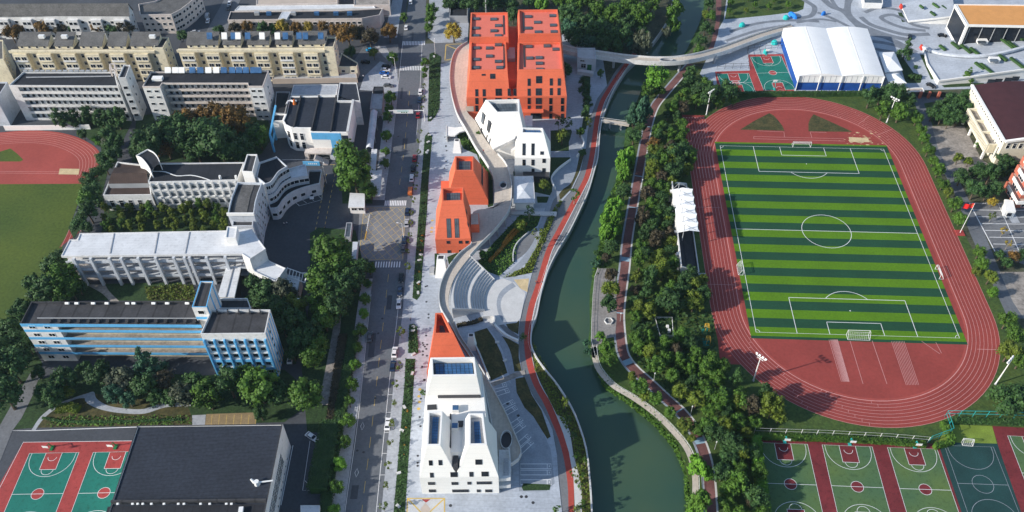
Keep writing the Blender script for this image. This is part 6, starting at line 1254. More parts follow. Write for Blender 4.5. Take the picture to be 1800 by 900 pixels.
# ------------------------------------------------------------ top right: swirled plaza, court tent, museum roofs
sheet('plaza', 'paving', [(1240, 108), (1258, 60), (1272, 35), (1285, -60), (1950, -60), (1950, 150), (1560, 160), (1400, 160), (1262, 160), (1230, 130)], .030)
sheet('lawn', 'lawn', [(1274, 34), (1300, 32), (1350, 27), (1400, 21), (1412, 16), (1414, 5), (1408, -20), (1284, -20)], .036)
sheet('brick_path', 'brick_path', [(1238, 104), (1250, 75), (1258, 40), (1259, -20), (1268, -20), (1268, 20), (1262, 60), (1250, 98)], .036)
ZB_ = .036
for pts, w_ in (([(1440, -10), (1460, 10), (1483, 20), (1500, 37), (1520, 53), (1560, 67), (1587, 80), (1607, 92)], 3.2), ([(1493, -10), (1490, 20), (1503, 37), (1527, 50), (1560, 62), (1600, 71)], 3.0), ([(1513, 30), (1530, 43), (1560, 53), (1593, 61), (1634, 60)], 2.6), ([(1634, 50), (1607, 44), (1587, 33), (1567, 26), (1549, 31), (1567, 42), (1593, 50), (1627, 54)], 2.2),
                ([(1396, 33), (1425, 28), (1432, 14), (1420, 4), (1400, -8)], 2.4), ([(1530, 61), (1567, 69), (1593, 82), (1611, 92)], 2.2), ([(1530, 72), (1567, 78), (1600, 88)], 2.4), ([(1283, 56), (1333, 41), (1390, 36), (1440, 38)], 1.8), ([(1276, 72), (1330, 54), (1380, 45)], 1.6), ([(1457, -10), (1470, 12), (1486, 16), (1500, -10)], 1.8), ([(1437, 22), (1462, 32), (1490, 46), (1512, 58)], 1.8), ([(1400, 40), (1440, 34), (1470, 38)], 1.6), ([(1520, 22), (1545, 14), (1580, 18), (1600, 30)], 2.0), ([(1538, 86), (1570, 92), (1600, 100)], 2.0)):
    b = MB(); ZB_ += .004; b.line(smooth([at(*p) for p in pts], 6), w_ * 1.1, ZB_); struct('plaza_band', b, 'band_dark')
tn = Bld('court_tent', 'huge white twin-vault membrane hall over the courts with blue curtains below', 'tent hall', (1401, 157.6), (1546.7, 157.6)); ZE = 7.6
fL, fC, fR = tn.L(1405, 133, ZE), tn.L(1480.6, 133.5, ZE), tn.L(1555, 134.5, ZE); D = tn.L(1452, 49, ZE).y; bL, bC, bR = tn.L(1377, 50, ZE), tn.L(1452, 50, ZE), tn.L(1525, 50.5, ZE)
for a, c, d, e in ((fL, fC, bC, bL), (fC, fR, bR, bC)):
    m = MB(); n = 16; ar = lambda p, q, z0=0: [p.lerp(q, t / n) + Vector((0, 0, 1.1 * math.sin(math.pi * t / n))) for t in range(n + 1)]; A1_, B1_ = ar(a, c), ar(e, d); m.strip(A1_, B1_)
    for p, q in zip(A1_, A1_[1:]): m.quad(V3(p, ZE - .1), V3(q, ZE - .1), q, p)
    for p, q in zip(B1_, B1_[1:]): m.quad(q, p, V3(p, ZE - .1), V3(q, ZE - .1))
    o = tn.add('roof', m, 'membrane'); mid = [A1_[8] + Vector((0, 0, .05)), B1_[8] + Vector((0, 0, .05))]; tn.add('ridge_seam', MB().bar(mid[0], mid[1], .3, .06), 'white_wall', o)
    pl = tn.fac((a.x, a.y), (c.x, c.y)); l_ = (c - a).length; m = MB(); tn.fbox(pl, 0, l_, 3.9, ZE - .2, -.4, -.3, m); w_ = tn.add('upper_curtain', m, 'membrane'); m = MB(); tn.fbox(pl, 0, l_, 0, 3.9, -.7, -.6, m); tn.add('lower_curtain', m, 'blue_curtain'); m = MB()
    for i in range(9): tn.fbox(pl, l_ * i / 8 - .05, l_ * i / 8 + .05, 3.9, ZE - .2, -.3, -.22, m)
    tn.add('curtain_frame', m, 'metal_grey', w_)
for p in (fL, (fL + fC) / 2, fC, (fC + fR) / 2, fR): tn.add('column', MB().tube((p.x, p.y - .2, 0), (p.x, p.y - .2, ZE), .22, .22, 8), 'metal_white')
m = MB(); m.quad(V3(fL, 4), V3(bL, 4), bL, fL); m.quad(V3(bR, 4), V3(fR, 4), fR, bR); m.quad(V3(bL, 0), V3(bR, 0), bR, bL); tn.add('side_curtain', m, 'membrane'); m = MB(); m.quad(V3(fL, 0) + Vector((.2, 0, 0)), V3(bL, 0) + Vector((.2, 0, 0)), V3(bL, 4) + Vector((.2, 0, 0)), V3(fL, 4) + Vector((.2, 0, 0))); tn.add('lower_side_curtain', m, 'blue_curtain'); m = MB(); m.quad(V3(bR, 0), V3(fR, 0), V3(fR, 4), V3(bR, 4)); tn.add('lower_side_curtain', m, 'blue_curtain')
tn.add('floor', MB().poly([V3(fL, .07), V3(fR, .07), V3(bR, .07), V3(bL, .07)]), 'blue_curtain')
ta = Bld('tent_annex', 'small white pyramid-roofed annex on the right side of the tent hall', 'annex', (1560, 155), (1594, 150))
for q, hp in (([(1563, 146), (1594, 146), (1580, 128), (1555, 128)], 4), ([(1556, 127), (1587, 123), (1572, 91), (1545, 92)], 5.2)):
    p = [(v.x, v.y) for v in ta.P(q, hp)]; m = MB(); m.prism(inset(ccw(p), .5), 0, hp - .25, top=False); ta.add('wall', m, 'white_blueish'); m = MB(); c = Vector((sum(v[0] for v in p) / 4, sum(v[1] for v in p) / 4, hp + 1.6)); p = ccw(p)
    for i in range(4): j = (i + 1) % 4; m.f.append([m.V((*p[i], hp)), m.V((*p[j], hp)), m.V(c)]); m.m.append(0); m.quad((*p[i], hp - .3), (*p[j], hp - .3), (*p[j], hp), (*p[i], hp))
    ta.add('roof', m, 'membrane')
def sloped(name, label, cat, pts, wall, roof):
    """building whose roof slopes up out of the ground; pts: (px, py, z)"""
    c = at(pts[0][0], pts[0][1]); r = tag(empty(name, c), label, cat); p = [at(*q) - c for q in pts]; m = MB(); m.poly(p); m.build('roof', roof, r); w_ = MB()
    if area2(p) < 0: p.reverse()
    for i in range(len(p)): a, d = p[i], p[(i + 1) % len(p)]; w_.quad(V3(a, -.1), V3(d, -.1), d, a)
    w_.build('wall', wall, r); return r, c
mu, mc = sloped('museum_building', 'low museum with a broad sloping pale stone roof and planted slots, top right', 'building', [(1620, 78, .3), (1720, 64, 2.5), (1860, 42, 5), (1900, 110, 5), (1800, 123, 4.5), (1720, 134, 3.5), (1650, 143, 2.0), (1630, 112, 1.0)], 'white_wall', 'paving')
def on_roof(r, c, px, py, z, a, b_, hh, m_, nm, rot=0.0): p = at(px, py, z) - c; m = MB(); d = Vector((math.cos(rot), math.sin(rot), 0)) * a; e = Vector((-math.sin(rot), math.cos(rot), 0)) * b_; m.obox(p - d / 2 - e / 2 - Vector((0, 0, .4)), d, e, Vector((0, 0, hh + .4))); return m.build(nm, m_, r)
zr = lambda x, y: .3 + 4.7 * min(1, max(0, (x - 1620) / 160)) * .9
for x, y, l_ in ((1698, 86, 5), (1713, 90, 4), (1747, 62, 5), (1765, 72, 9), (1781, 80, 5), (1722, 116, 4), (1735, 121, 6), (1762, 101, 4), (1790, 112, 7), (1787, 62, 6), (1657, 84, 3), (1680, 80, 4)): on_roof(mu, mc, x, y, zr(x, y) + .6, 1.3, l_ * 1.5, .5, 'leaf_dark', 'roof_slot', .35)
for x, y in ((1726, 74), (1747, 106)): o = on_roof(mu, mc, x, y, zr(x, y) + .8, 4.5, 2.6, 1.2, 'white_wall', 'roof_light'); on_roof(mu, mc, x, y, zr(x, y) + 2.05, 3.6, 1.8, .2, 'glass_mid', 'pane')
m = MB(); row = smooth([at(x, y, zr(x, y) + 1.2) - mc for x, y in [(1622, 82), (1650, 93), (1690, 98), (1730, 98), (1770, 91), (1810, 80)]], 4)
for p, q in zip(row, row[1:]): m.bar(p, q, 1.3, 1.0)
m.build('roof_kerb', 'white_blueish', mu); m = MB(); row = [at(x, y, z) - mc for x, y, z in [(1622, 82, .6), (1630, 112, 1.3), (1650, 142.5, 2.3), (1720, 133.5, 3.8), (1800, 122.5, 4.8)]]
for p, q in zip(row, row[1:]): m.bar(p, q, .5, .9)
m.build('roof_parapet', 'white_wall', mu)
for x, y in ((1742, 143), (1755, 142), (1772, 140), (1785, 138)): p = at(x, y, 1.5) - mc; m = MB(); m.box(p.x - 1.6, p.x + 1.6, p.y - .2, p.y, .5, 2.6); m.build('window', 'glass_dark', mu)
m2, mc2 = sloped('museum_building', 'smaller sloping stone museum roof beside the ochre-topped block, upper right', 'building', [(1583, 7, .5), (1673, -14, 4), (1680, 30, 4), (1640, 34, 2.5), (1597, 38, .5)], 'white_wall', 'paving')
for x, y, l_ in ((1645, 10, 5), (1660, 14, 4), (1620, 12, 3), (1640, 24, 4)): on_roof(m2, mc2, x, y, 3, .9, l_, .5, 'leaf_dark', 'roof_slot', .35)
m = MB(); row = [at(x, y, z) - mc2 for x, y, z in [(1597, 38, .9), (1640, 33.5, 2.9), (1680, 29, 4.4)]]
for p, q in zip(row, row[1:]): m.bar(p, q, .4, .8)
m.build('roof_parapet', 'white_wall', m2)
sheet('verge', 'verge', [(1578, 22), (1585, 22), (1594, 38), (1586, 39)], .045); sheet('verge', 'verge', [(1617, 96), (1623, 96), (1645, 138), (1637, 140)], .045); sheet('verge', 'verge', [(1655, 150), (1690, 146), (1730, 146), (1728, 151), (1660, 154)], .045); sheet('verge', 'verge', [(1577, 98), (1584, 97), (1606, 128), (1622, 133), (1618, 146), (1592, 146)], .045)
ob = Bld('screen_building', 'white-framed box building with an ochre flat roof and a big dark wall screen', 'building', (1690, 66), (1860, 60)); H = 13.0; P_ = ob.P([(1699, 43), (1900, 47), (1900, 9), (1678, 7)], H); ob.mass([(p.x, p.y) for p in P_], H, 'white_wall', 'ochre_roof', z0=H - 1.2, par=.5, px=False, name='eaves'); i_ = inset(ccw([(p.x, p.y) for p in P_]), 1.5); ob.add('wall', MB().prism(i_, 0, H - 1.2), 'glass_dark'); a, c = P_[3], P_[0]; pl = ob.fac(a, c); l_ = (c - a).length; m = MB(); ob.fbox(pl, 0, l_, 0, H - .2, -1.4, -.3, m); ob.add('end_wall', m, 'white_wall'); m = MB(); ob.fbox(pl, 1.0, l_ - 1.2, 1.5, H - 1.6, -.3, -.1, m); ob.add('wall_screen', m, 'screen_dark')
for k in range(9): p = P_[0].lerp(P_[1], (k + .5) / 9); ob.add('column', MB().box(p.x - .12, p.x + .12, p.y + 1.0, p.y + 1.3, 0, H - 1.2), 'metal_grey')
for x, y in ((1583, 14), (1619, 86)): p = at(x, y); m = MB(); m.loft([Vector((-.5, -1.4, 0)), Vector((.5, -1.4, 0)), Vector((.5, 1.4, 0)), Vector((-.5, 1.4, 0))], [Vector((-.4, -1.0, 1.9)), Vector((.3, -1.0, 1.9)), Vector((.3, 1.0, 1.9)), Vector((-.4, 1.0, 1.9))]); o = m.build('name_stone', 'stone_red'); o.location = p; tag(o, 'red and white name stone ' + ('by the smaller museum roof' if y < 50 else 'at the tip of the broad museum roof'), 'sign')
tk = Bld('kiosk_building', 'small glass-topped white kiosk at the top edge of the swirled plaza', 'kiosk', (1523, 8), (1552, 8)); tk.mass([(1519, 5), (1552, 6), (1552, -12), (1517, -12)], 3, 'white_wall', 'glass_mid', par=.3)
for x, y, mt, w_, l_, nm in ((1304, 46, 'tarp_teal', 2.6, 2.6, 'round teal inflatable tent near the river path'), (1381, 33, 'tarp_teal', 2.4, 3, 'small teal inflatable beside the long blue tarpaulin'), (1393, 29, 'tarp_blue', 2.0, 6.5, 'long blue tarpaulin shelter on the swirled plaza'), (1361, 77, 'tarp_teal', 2.6, 3.2, 'teal inflatable between the bridge ramp and the tent hall'), (1345, 93, 'tarp_teal', 1.8, 2.0, 'teal inflatable at the head of the green court'), (1447, 26, 'tarp_blue', 2.2, 1.6, 'pale stall with a blue side on the swirled plaza')):
    m = MB(); n = 9; m.loft([Vector((w_ * .6 * math.cos(k * .698), l_ * .5 * math.sin(k * .698), 0)) for k in range(n)], [Vector((w_ * .58 * math.cos(k * .698), l_ * .46 * math.sin(k * .698), 1.1)) for k in range(n)], False); m.loft([Vector((w_ * .58 * math.cos(k * .698), l_ * .46 * math.sin(k * .698), 1.1)) for k in range(n)], [Vector((w_ * .3 * math.cos(k * .698), l_ * .25 * math.sin(k * .698), 1.9)) for k in range(n)]); o = m.build('inflatable', mt); o.location = at(x, y, .03); o.rotation_euler = (0, 0, .5); tag(o, nm, 'inflatable')
# ------------------------------------------------------------ footbridge over the river, small bridge
fb_ = tag(empty('footbridge', at(1130, 130)), 'long white curving footbridge crossing the river to the plaza by the tent hall', 'footbridge'); fo = fb_.location; FZ = 6.0
T_ = [(985, 84), (1010, 90), (1030, 93), (1050, 95.5), (1080, 100), (1115, 104), (1150, 106.5), (1185, 106), (1215, 102), (1245, 95), (1275, 86), (1305, 75), (1335, 64), (1365, 55), (1395, 47)]; zf = lambda i: FZ if i < 8 else FZ - 5.5 * (i - 8) / 6
TL, TR = [], []
ctr = [at(x, y, zf(i)) for i, (x, y) in enumerate(T_)]; ctr = smooth(ctr, 4)
for i, p in enumerate(ctr): d = ctr[min(i + 1, len(ctr) - 1)] - ctr[max(i - 1, 0)]; d.z = 0; d.normalize(); n = Vector((-d.y, d.x, 0)); TL.append(p + n * 2.1 - fo); TR.append(p - n * 2.1 - fo)
m = MB(); m.strip(TL, TR); dn = Vector((0, 0, 1.3))
for row, s in ((TL, 1), (TR, -1)):
    for p, q in zip(row, row[1:]): m.quad(*((q, p, p - dn, q - dn) if s > 0 else (p, q, q - dn, p - dn)))
m.strip([p - dn for p in TR], [p - dn for p in TL]); m.build('deck', 'deck_stone', fb_)
for row in (TL, TR): m = MB(); m.wall(row, .16, [p.z - 1.3 for p in row], [p.z + .9 for p in row]); m.build('parapet', 'white_old', fb_)
for x, y in ((1078, 119), (1193, 125), (1255, 112)): p = at(x, y) - fo; m = MB(); m.tube((p.x, p.y, -2), (p.x, p.y, 4.4), .5, .7, 8); m.build('pier', 'concrete', fb_)
c = at(1171, 107.5, FZ) - fo; m = MB(); pts = [(c.x + 3.0 * math.cos(t * .3307), c.y + 1.2 * math.sin(t * .3307)) for t in range(19)]; m.wall(pts, .2, FZ, FZ + .9, True); o = m.build('opening_rim', 'concrete', fb_); MB().poly([(*p, 0) for p in pts], FZ + .03).build('opening', 'metal_dark', o)
lt = Bld('lift_tower', 'white stair and lift block holding the landing of the curved footbridge', 'building', (1016, 127), (1041, 131)); lt.mass([(1015, 101), (1048, 103), (1046, 84), (1015, 84)], 7.4, 'white_blueish', 'stone_light', par=.5); q = lt.P([(1015, 101), (1048, 103)], 7.4); pl = lt.fac(q[0], q[1]); lt.win(pl, 3, 3.2, 2.2, 2.2); lt.win(pl, 2.4, 5.8, 2.0, .8); m = MB(); lt.fbox(pl, 4.8, 6.8, .6, 4.0, .0, .1, m); lt.add('green_panel', m, 'metal_green'); lt.add('low_box', MB().box(0, 7.5, -2.2, 0, 0, 2), 'white_old')
sb_ = tag(empty('small_bridge', at(1085, 217)), 'narrow flat pale bridge low across the river behind the willows', 'footbridge'); so2 = sb_.location; a, c = at(1056, 212, .6) - so2, at(1106, 219, .6) - so2; m = MB(); m.bar(a, c, 2.4, .5); m.build('deck', 'deck_stone', sb_)
for s in (-1.1, 1.1): m = MB(); m.bar(a + Vector((0, s, .9)), c + Vector((0, s, .9)), .12); m.build('rail', 'stone_light', sb_)
for t in (.33, .72): p = a.lerp(c, t); m = MB(); m.box(p.x - .3, p.x + .3, p.y - .9, p.y + .9, -4, .3); m.build('pier', 'concrete', sb_)
# ------------------------------------------------------------ grandstand
gs = tag(empty('grandstand', at(1205, 478)), 'long open grandstand with a white tensile roof beside the running track', 'grandstand'); go = gs.location; G_ = lambda x, y, z=0.0: at(x, y, z) - go
nT = 8
bl0, bl1, fr0, fr1 = G_(1181, 322, 5.2), G_(1197, 470, 5.2), G_(1206, 325, 1.0), G_(1228, 480, 1.0)
m = MB()
for k in range(nT):
    t0, t1 = k / nT, (k + 1) / nT; z = 5.2 - (4.2) * (k + 1) / nT; a, c = bl1.lerp(fr1, t0), bl1.lerp(fr1, t1); d, e = bl0.lerp(fr0, t0), bl0.lerp(fr0, t1)
    m.quad(V3(a, z), V3(c, z), V3(e, z), V3(d, z)); m.quad(V3(c, 0), V3(e, 0), V3(e, z), V3(c, z)) if k == nT - 1 else m.quad(V3(c, z), V3(e, z), V3(e, z - .525), V3(c, z - .525))
o = m.build('terrace_steps', 'roof_felt', gs)
m = MB(); m.wall([bl0, bl1], .4, 0, 6.2); m.build('back_wall', 'white_old', gs)
for A_, B_ in ((bl0, fr0), (bl1, fr1)): m = MB(); m.wall([A_, B_], .35, 0, [6.0, 1.9]); m.build('end_wall', 'white_wall', gs)
m = MB(); m.wall([fr0, fr1], .3, 0, 1.9); m.build('front_wall', 'white_old', gs)
rk = [(1182, 333, 8.2), (1218, 332, 9.6), (1230, 407, 9.6), (1191, 409, 8.2)]; R0 = [G_(*p) for p in rk]; m = MB(); nb = 5; n = 8; rowsL, rowsR = [], []
for i in range(nb * n + 1):
    t = i / (nb * n); sag = -.4 * math.sin(math.pi * ((i % n) / n)); bow = .45 * math.sin(math.pi * ((i % n) / n)); l_, r_ = R0[0].lerp(R0[3], t), R0[1].lerp(R0[2], t)
    mid = l_.lerp(r_, .5) + Vector((0, 0, .8 + sag)); rowsL.append(l_ + Vector((bow * .3, 0, sag * .3))); rowsR.append((mid, r_ + Vector((-bow, 0, sag * .5))))
m.strip(rowsL, [p[0] for p in rowsR]); m.strip([p[0] for p in rowsR], [p[1] for p in rowsR]); m.build('tensile_roof', 'membrane', gs)
for i in range(nb + 1):
    t = min(.985, max(.015, i / nb)); p = R0[0].lerp(R0[3], t).lerp(R0[1].lerp(R0[2], t), .28); m = MB(); m.tube((p.x, p.y, 4), (p.x, p.y, 12.2), .16, .12, 6); q0, q1 = R0[0].lerp(R0[3], t), R0[1].lerp(R0[2], t); top = Vector((p.x, p.y, 12.2)); m.bar(top, q1.lerp(q0, .15) + Vector((0, 0, .4)), .12); m.bar(top, q0 + Vector((0, 0, .2)), .12); m.build('mast', 'metal_grey', gs)
for i in range(4): p = bl0.lerp(bl1, .1 + .25 * i); m = MB(); m.box(p.x - 1.0, p.x - .25, p.y - .6, p.y + .6, 0, 5.4); m.build('buttress', 'white_old', gs)
sheet('grandstand_yard', 'concrete', [(1176, 330), (1190, 480), (1188, 488), (1243, 492), (1240, 480), (1215, 480), (1196, 478), (1182, 325)], .03)
# ------------------------------------------------------------ school buildings on the right edge
ch = Bld('assembly_hall', 'ivory assembly hall with a maroon roof and a colonnaded front, right edge', 'building', (1743, 288), (1900, 285)); H = 12.0; A, Bb = ch.L(1766.5, 248.5, H), ch.L(1709.5, 150, H); wv = 34.0; u = Vector((1, 0, 0)); dv = (Bb - A); lv = dv.length; m = MB(); n = 14; f0 = [A + u * (wv * t / n) + Vector((0, 0, 1.8 * math.sin(math.pi * t / n))) for t in range(n + 1)]; f1 = [p + dv for p in f0]; m.strip(f0, f1); ch.add('roof', m, 'roof_maroon'); m = MB()
for row, s in ((f0, 1), (f1, -1)):
    for p, q in zip(row, row[1:]): m.quad(*((V3(p, 0), V3(q, 0), q - Vector((0, 0, .1)), p - Vector((0, 0, .1))) if s > 0 else (V3(q, 0), V3(p, 0), p - Vector((0, 0, .1)), q - Vector((0, 0, .1)))))
m.quad(V3(f1[0], 0), V3(f0[0], 0), f0[0], f1[0]); ch.add('wall', m, 'ivory_wall'); m = MB()
for p, q in zip(f0, f0[1:]): m.bar(p + Vector((0, -.3, .1)), q + Vector((0, -.3, .1)), 1.0, .9)
m.bar(f0[0] + Vector((-.3, 0, .1)), f1[0] + Vector((-.3, 0, .1)), 1.0, .9); ch.add('cornice', m, 'white_wall')
pf = ch.fac(f0[0], f0[0] + u); ch.wins(pf, even(1, wv, 13), [9.6], 1.5, 2.4); pw = Plane(V3(f1[0], 0), f0[0] - f1[0], (0, 0, 1)); ch.wins(pw, even(1, lv - 1, 20), [10.4], .9, .8)
ch.wins(pw, even(lv * .80, lv - 1, 4), [5.0], .7, 5.5); dl = -pw.n
PD, p0, p1 = 4.0, 11.0, 36.0; m = MB(); ch.fbox(pw, p0, p1, 3.5, 4.0, 0, PD, m); ch.fbox(pw, p0, p1, 4.0, 4.5, PD - .6, PD + .02, m); ch.fbox(pw, p0, p1, 7.3, 7.9, PD - .7, PD + .04, m); ch.fbox(pw, p0, p0 + .5, 4.0, 7.9, 0, PD - .6, m); ch.fbox(pw, p1 - .5, p1, 4.0, 7.9, 0, PD - .6, m)
for t in (.33, .64): a = p0 + (p1 - p0) * t; ch.fbox(pw, a, a + .6, 4.0, 7.9, 0, PD - .6, m)
n = 24
for k in range(n + 1): a = p0 + (p1 - p0 - .4) * k / n; ch.fbox(pw, a, a + .4, 4.5, 7.3, PD - .5, PD, m)
ch.add('porch', m, 'ivory_wall'); m = MB(); ch.fbox(pw, p0 + .5, p1 - .5, 6.5, 6.8, .02, PD - .6, m); ch.add('porch_floor', m, 'paving_old'); m = MB(); ch.fbox(pw, p0 + .5, p1 - .5, 4.0, 7.2, PD - .62, PD - .56, m); ch.add('louvre_glass', m, 'glass_dark')
for t in (.02, .34, .66, .97): m = MB(); a = p0 + (p1 - p0) * t; ch.fbox(pw, a - .4, a + .4, 0, 3.5, PD - .9, PD - .1, m); ch.add('column', m, 'white_wall')
m = MB(); ch.fbox(pw, p1 + .01, p1 + .2, 4.2, 7.6, .8, PD - .8, m); ch.add('porch_sign', m, 'cream_wall')
sheet('school_plaza', 'paving_old', [(1638, 222), (1695, 222), (1725, 280), (1740, 290), (1715, 300), (1690, 305), (1668, 300), (1650, 265)], .036); sheet('school_drive', 'asphalt', [(1603, 168), (1650, 168), (1660, 176), (1624, 182), (1640, 222), (1664, 280), (1690, 325), (1722, 390), (1755, 470), (1780, 520), (1800, 560), (1772, 560), (1745, 500), (1705, 410), (1680, 345), (1650, 285), (1625, 230)], .030)
sheet('school_parking', 'asphalt_old', [(1704, 357), (1880, 350), (1950, 520), (1752, 448), (1728, 405)], .036); b = MB()
for k in range(8): y = 357 + k * 12; b.line([at(1704 + k * 7, y), at(1764 + k * 9, y + 1)], .25, .044); b.line([at(1764 + k * 9, y + 1), at(1840, y)], .25, .045)
b.line([at(1704, 357), at(1752, 448)], .35, .046); b.line([at(1752, 352), at(1795, 450)], .25, .047); struct('parking_lines', b, 'line_white'); sheet('school_plaza', 'paving_old', [(1757, 478), (1900, 478), (1950, 560), (1800, 560), (1780, 530)], .034); sheet('school_plaza', 'pavement', [(1757, 360), (1775, 358), (1793, 392), (1779, 392)], .042)
rb = Bld('brick_building', 'red brick school building with stepped white balconies, cut by the right edge', 'building', (1787, 396), (1860, 394))
F0, K0 = rb.L(1790, 354, 3.4), rb.L(1775, 327, 3.4)
for k in range(5):
    z = 3.4 * k; sx, sy = 1.2 * k, 1.6 * k; f, e = Vector((F0.x + sx, F0.y + sy, 0)), Vector((K0.x + sx, K0.y + 1.0 * k, 0)); rb.mass([(f.x, f.y), (f.x + 26, f.y), (e.x + 26, e.y + 3), (e.x, e.y + 3)], z + 3.4, 'brick_red', 'planter', z0=z, px=False, par=.15, name='storey', rname='terrace')
    m = MB(); m.wall([(e.x - .8, e.y), (f.x - .8, f.y - .8), (f.x + 25, f.y - .8)], .35, z + 2.6, z + 4.2); rb.add('balcony', m, 'white_wall'); m = MB(); m.prism([(e.x - .7, e.y), (f.x - .7, f.y - .7), (f.x, f.y - .02), (e.x - .02, e.y)], z + 2.6, z + 3.1, True, True); rb.add('balcony_floor', m, 'planter')
    pw = rb.fac((e.x, e.y + 3), (f.x, f.y)); rb.wins(pw, even(3.5, (e - f).length, 3), [z + 1.3], 1.4, 1.5); pw = rb.fac((f.x, f.y), (f.x + 20, f.y)); rb.wins(pw, even(1, 20, 5), [z + 1.3], 1.6, 1.5)
q = rb.P([(1768, 371), (1786, 372), (1781, 352), (1766, 350)], 3.2); m = MB(); m.prism([(p.x, p.y) for p in q], 0, 3.2); rb.add('entrance_block', m, 'white_wall'); pw = rb.fac(q[0], q[1]); rb.win(pw, (q[1] - q[0]).length / 2, 1.6, 1.8, 1.6)
# long gate wall and red gate posts beyond the stadium
gw = tag(empty('gate_fence', at(1600, 172)), 'dark fence with three brick-red posts at the school back gate', 'fence'); go_ = gw.location
for x in (1616, 1631, 1648): p = at(x, 172) - go_; MB().box(p.x - .5, p.x + .5, p.y - .5, p.y + .5, 0, 3.2).build('post', 'brick_red', gw)
p, q = at(1600, 170) - go_, at(1665, 170) - go_; MB().wall([p, q], .15, .1, 2.4).build('panel', 'metal_dark', gw); gk = Bld('gate_hut', 'low white gate hut between the tent annex and the back gate', 'hut', (1598, 166), (1628, 164)); gk.mass([(1597, 161), (1625, 160), (1622, 154), (1593, 155)], 2.8, 'white_wall', 'planter', par=.2)
# ------------------------------------------------------------ masts, goals, hoops, fences, signs
floodlight(1323.8, 669.3, 12.2, (1, 1), 'white floodlight mast at the bottom left curve of the track'); floodlight(1749.6, 675.3, 12.2, (-1, 1), 'white floodlight mast at the bottom right curve of the track'); floodlight(1241.5, 201.8, 12.2, (1, -1), 'white floodlight mast at the top left curve of the track'); floodlight(1558.3, 215.3, 12.2, (-1, -1), 'white floodlight mast at the top right curve of the track')
goal(0, -HL, R_(180), 7.32, 2.44, 2.2, 'white football goal at the near end of the striped pitch'); goal(0, HL, 0, 7.32, 2.44, 2.2, 'white football goal at the far end of the striped pitch')
p = at(1304, 475); goal(p.x, p.y, R_(90), 5, 2.2, 1.6, 'small goal on the left touchline of the striped pitch'); p = at(1647, 482); goal(p.x, p.y, R_(-90), 5, 2.2, 1.6, 'small goal on the right touchline of the striped pitch'); p = at(1699, 778); goal(p.x, p.y, R_(175), 3, 2, 1.2, 'small white goal on the dark green court')
for x, y, t in ((1379, 776.5, 'left'), (1493, 780, 'middle'), (1607, 785, 'right')): hoop(x, y, R_(178), f'teal basketball hoop at the head of the {t} one of the three olive courts')
hoop(91, 789, R_(178), 'green basketball hoop on the left one of the two teal courts, bottom left', 'metal_green'); hoop(203, 787, R_(178), 'green basketball hoop on the right teal court, beside the black hall roof', 'metal_green'); hoop(1346, 96, R_(180), 'teal hoop at the far end of the teal court beside the tent hall'); hoop(1361, 157, 0, 'teal hoop at the near end of the teal court beside the tent hall')
fz = lambda l: [at(*p) for p in l]
railing('court_fence', fz([(1325, 762), (1450, 766), (1560, 772), (1630, 778)]), 3.0, 'metal_white', 'white-posted mesh fence along the head of the olive courts', 'fence', None, 4.5, bw=.13, rw=.3); railing('court_fence', fz([(1632, 778), (1670, 764), (1660, 733)]), 3.5, 'metal_teal', 'teal mesh fence at the corner gate of the dark green court', 'fence', None, 3, bw=.12); railing('court_fence', fz([(1660, 733), (1760, 735), (1830, 738)]), 3.5, 'metal_teal', 'teal-topped mesh fence behind the mossy court, bottom right', 'fence', None, 4, bw=.12)
railing('court_fence', fz([(1318, 122), (1312, 92), (1350, 86), (1378, 86)]), 3.5, 'metal_dark', 'dark mesh fence round the head of the teal courts', 'fence', None, 3, bw=.1); railing('court_fence', fz([(1260, 122), (1315, 121)]), 3.0, 'metal_dark', 'dark mesh fence along the head of the left teal court', 'fence', None, 3, bw=.1)
railing('river_railing', [p + Vector((1.0, 0, 0)) for p in lowp], 1.1, 'metal_white', 'white metal railing along the low riverside path', 'railing', None, 1.6, z=.05); railing('boardwalk_railing', fz([(1046, 628), (1039, 600), (1040, 560), (1042, 520), (1045, 490), (1051, 473)]), 1.1, 'metal_white', 'white railing on the river edge of the grey boardwalk', 'railing', None, 1.8)
railing('quay_railing', [p + Vector((-.9, 0, 0)) for p in LB if proj(p)[1] < 620 and proj(p)[1] > 120], 1.1, 'metal_white', 'white railing beside the cycle lane on the quay', 'railing', None, 4.0, rails=1, bw=.05); railing('plaza_railing', fz([(966, 230), (968, 266)]), 1.1, 'metal_white', 'white rail on the terrace edge right of the small white block', 'railing')
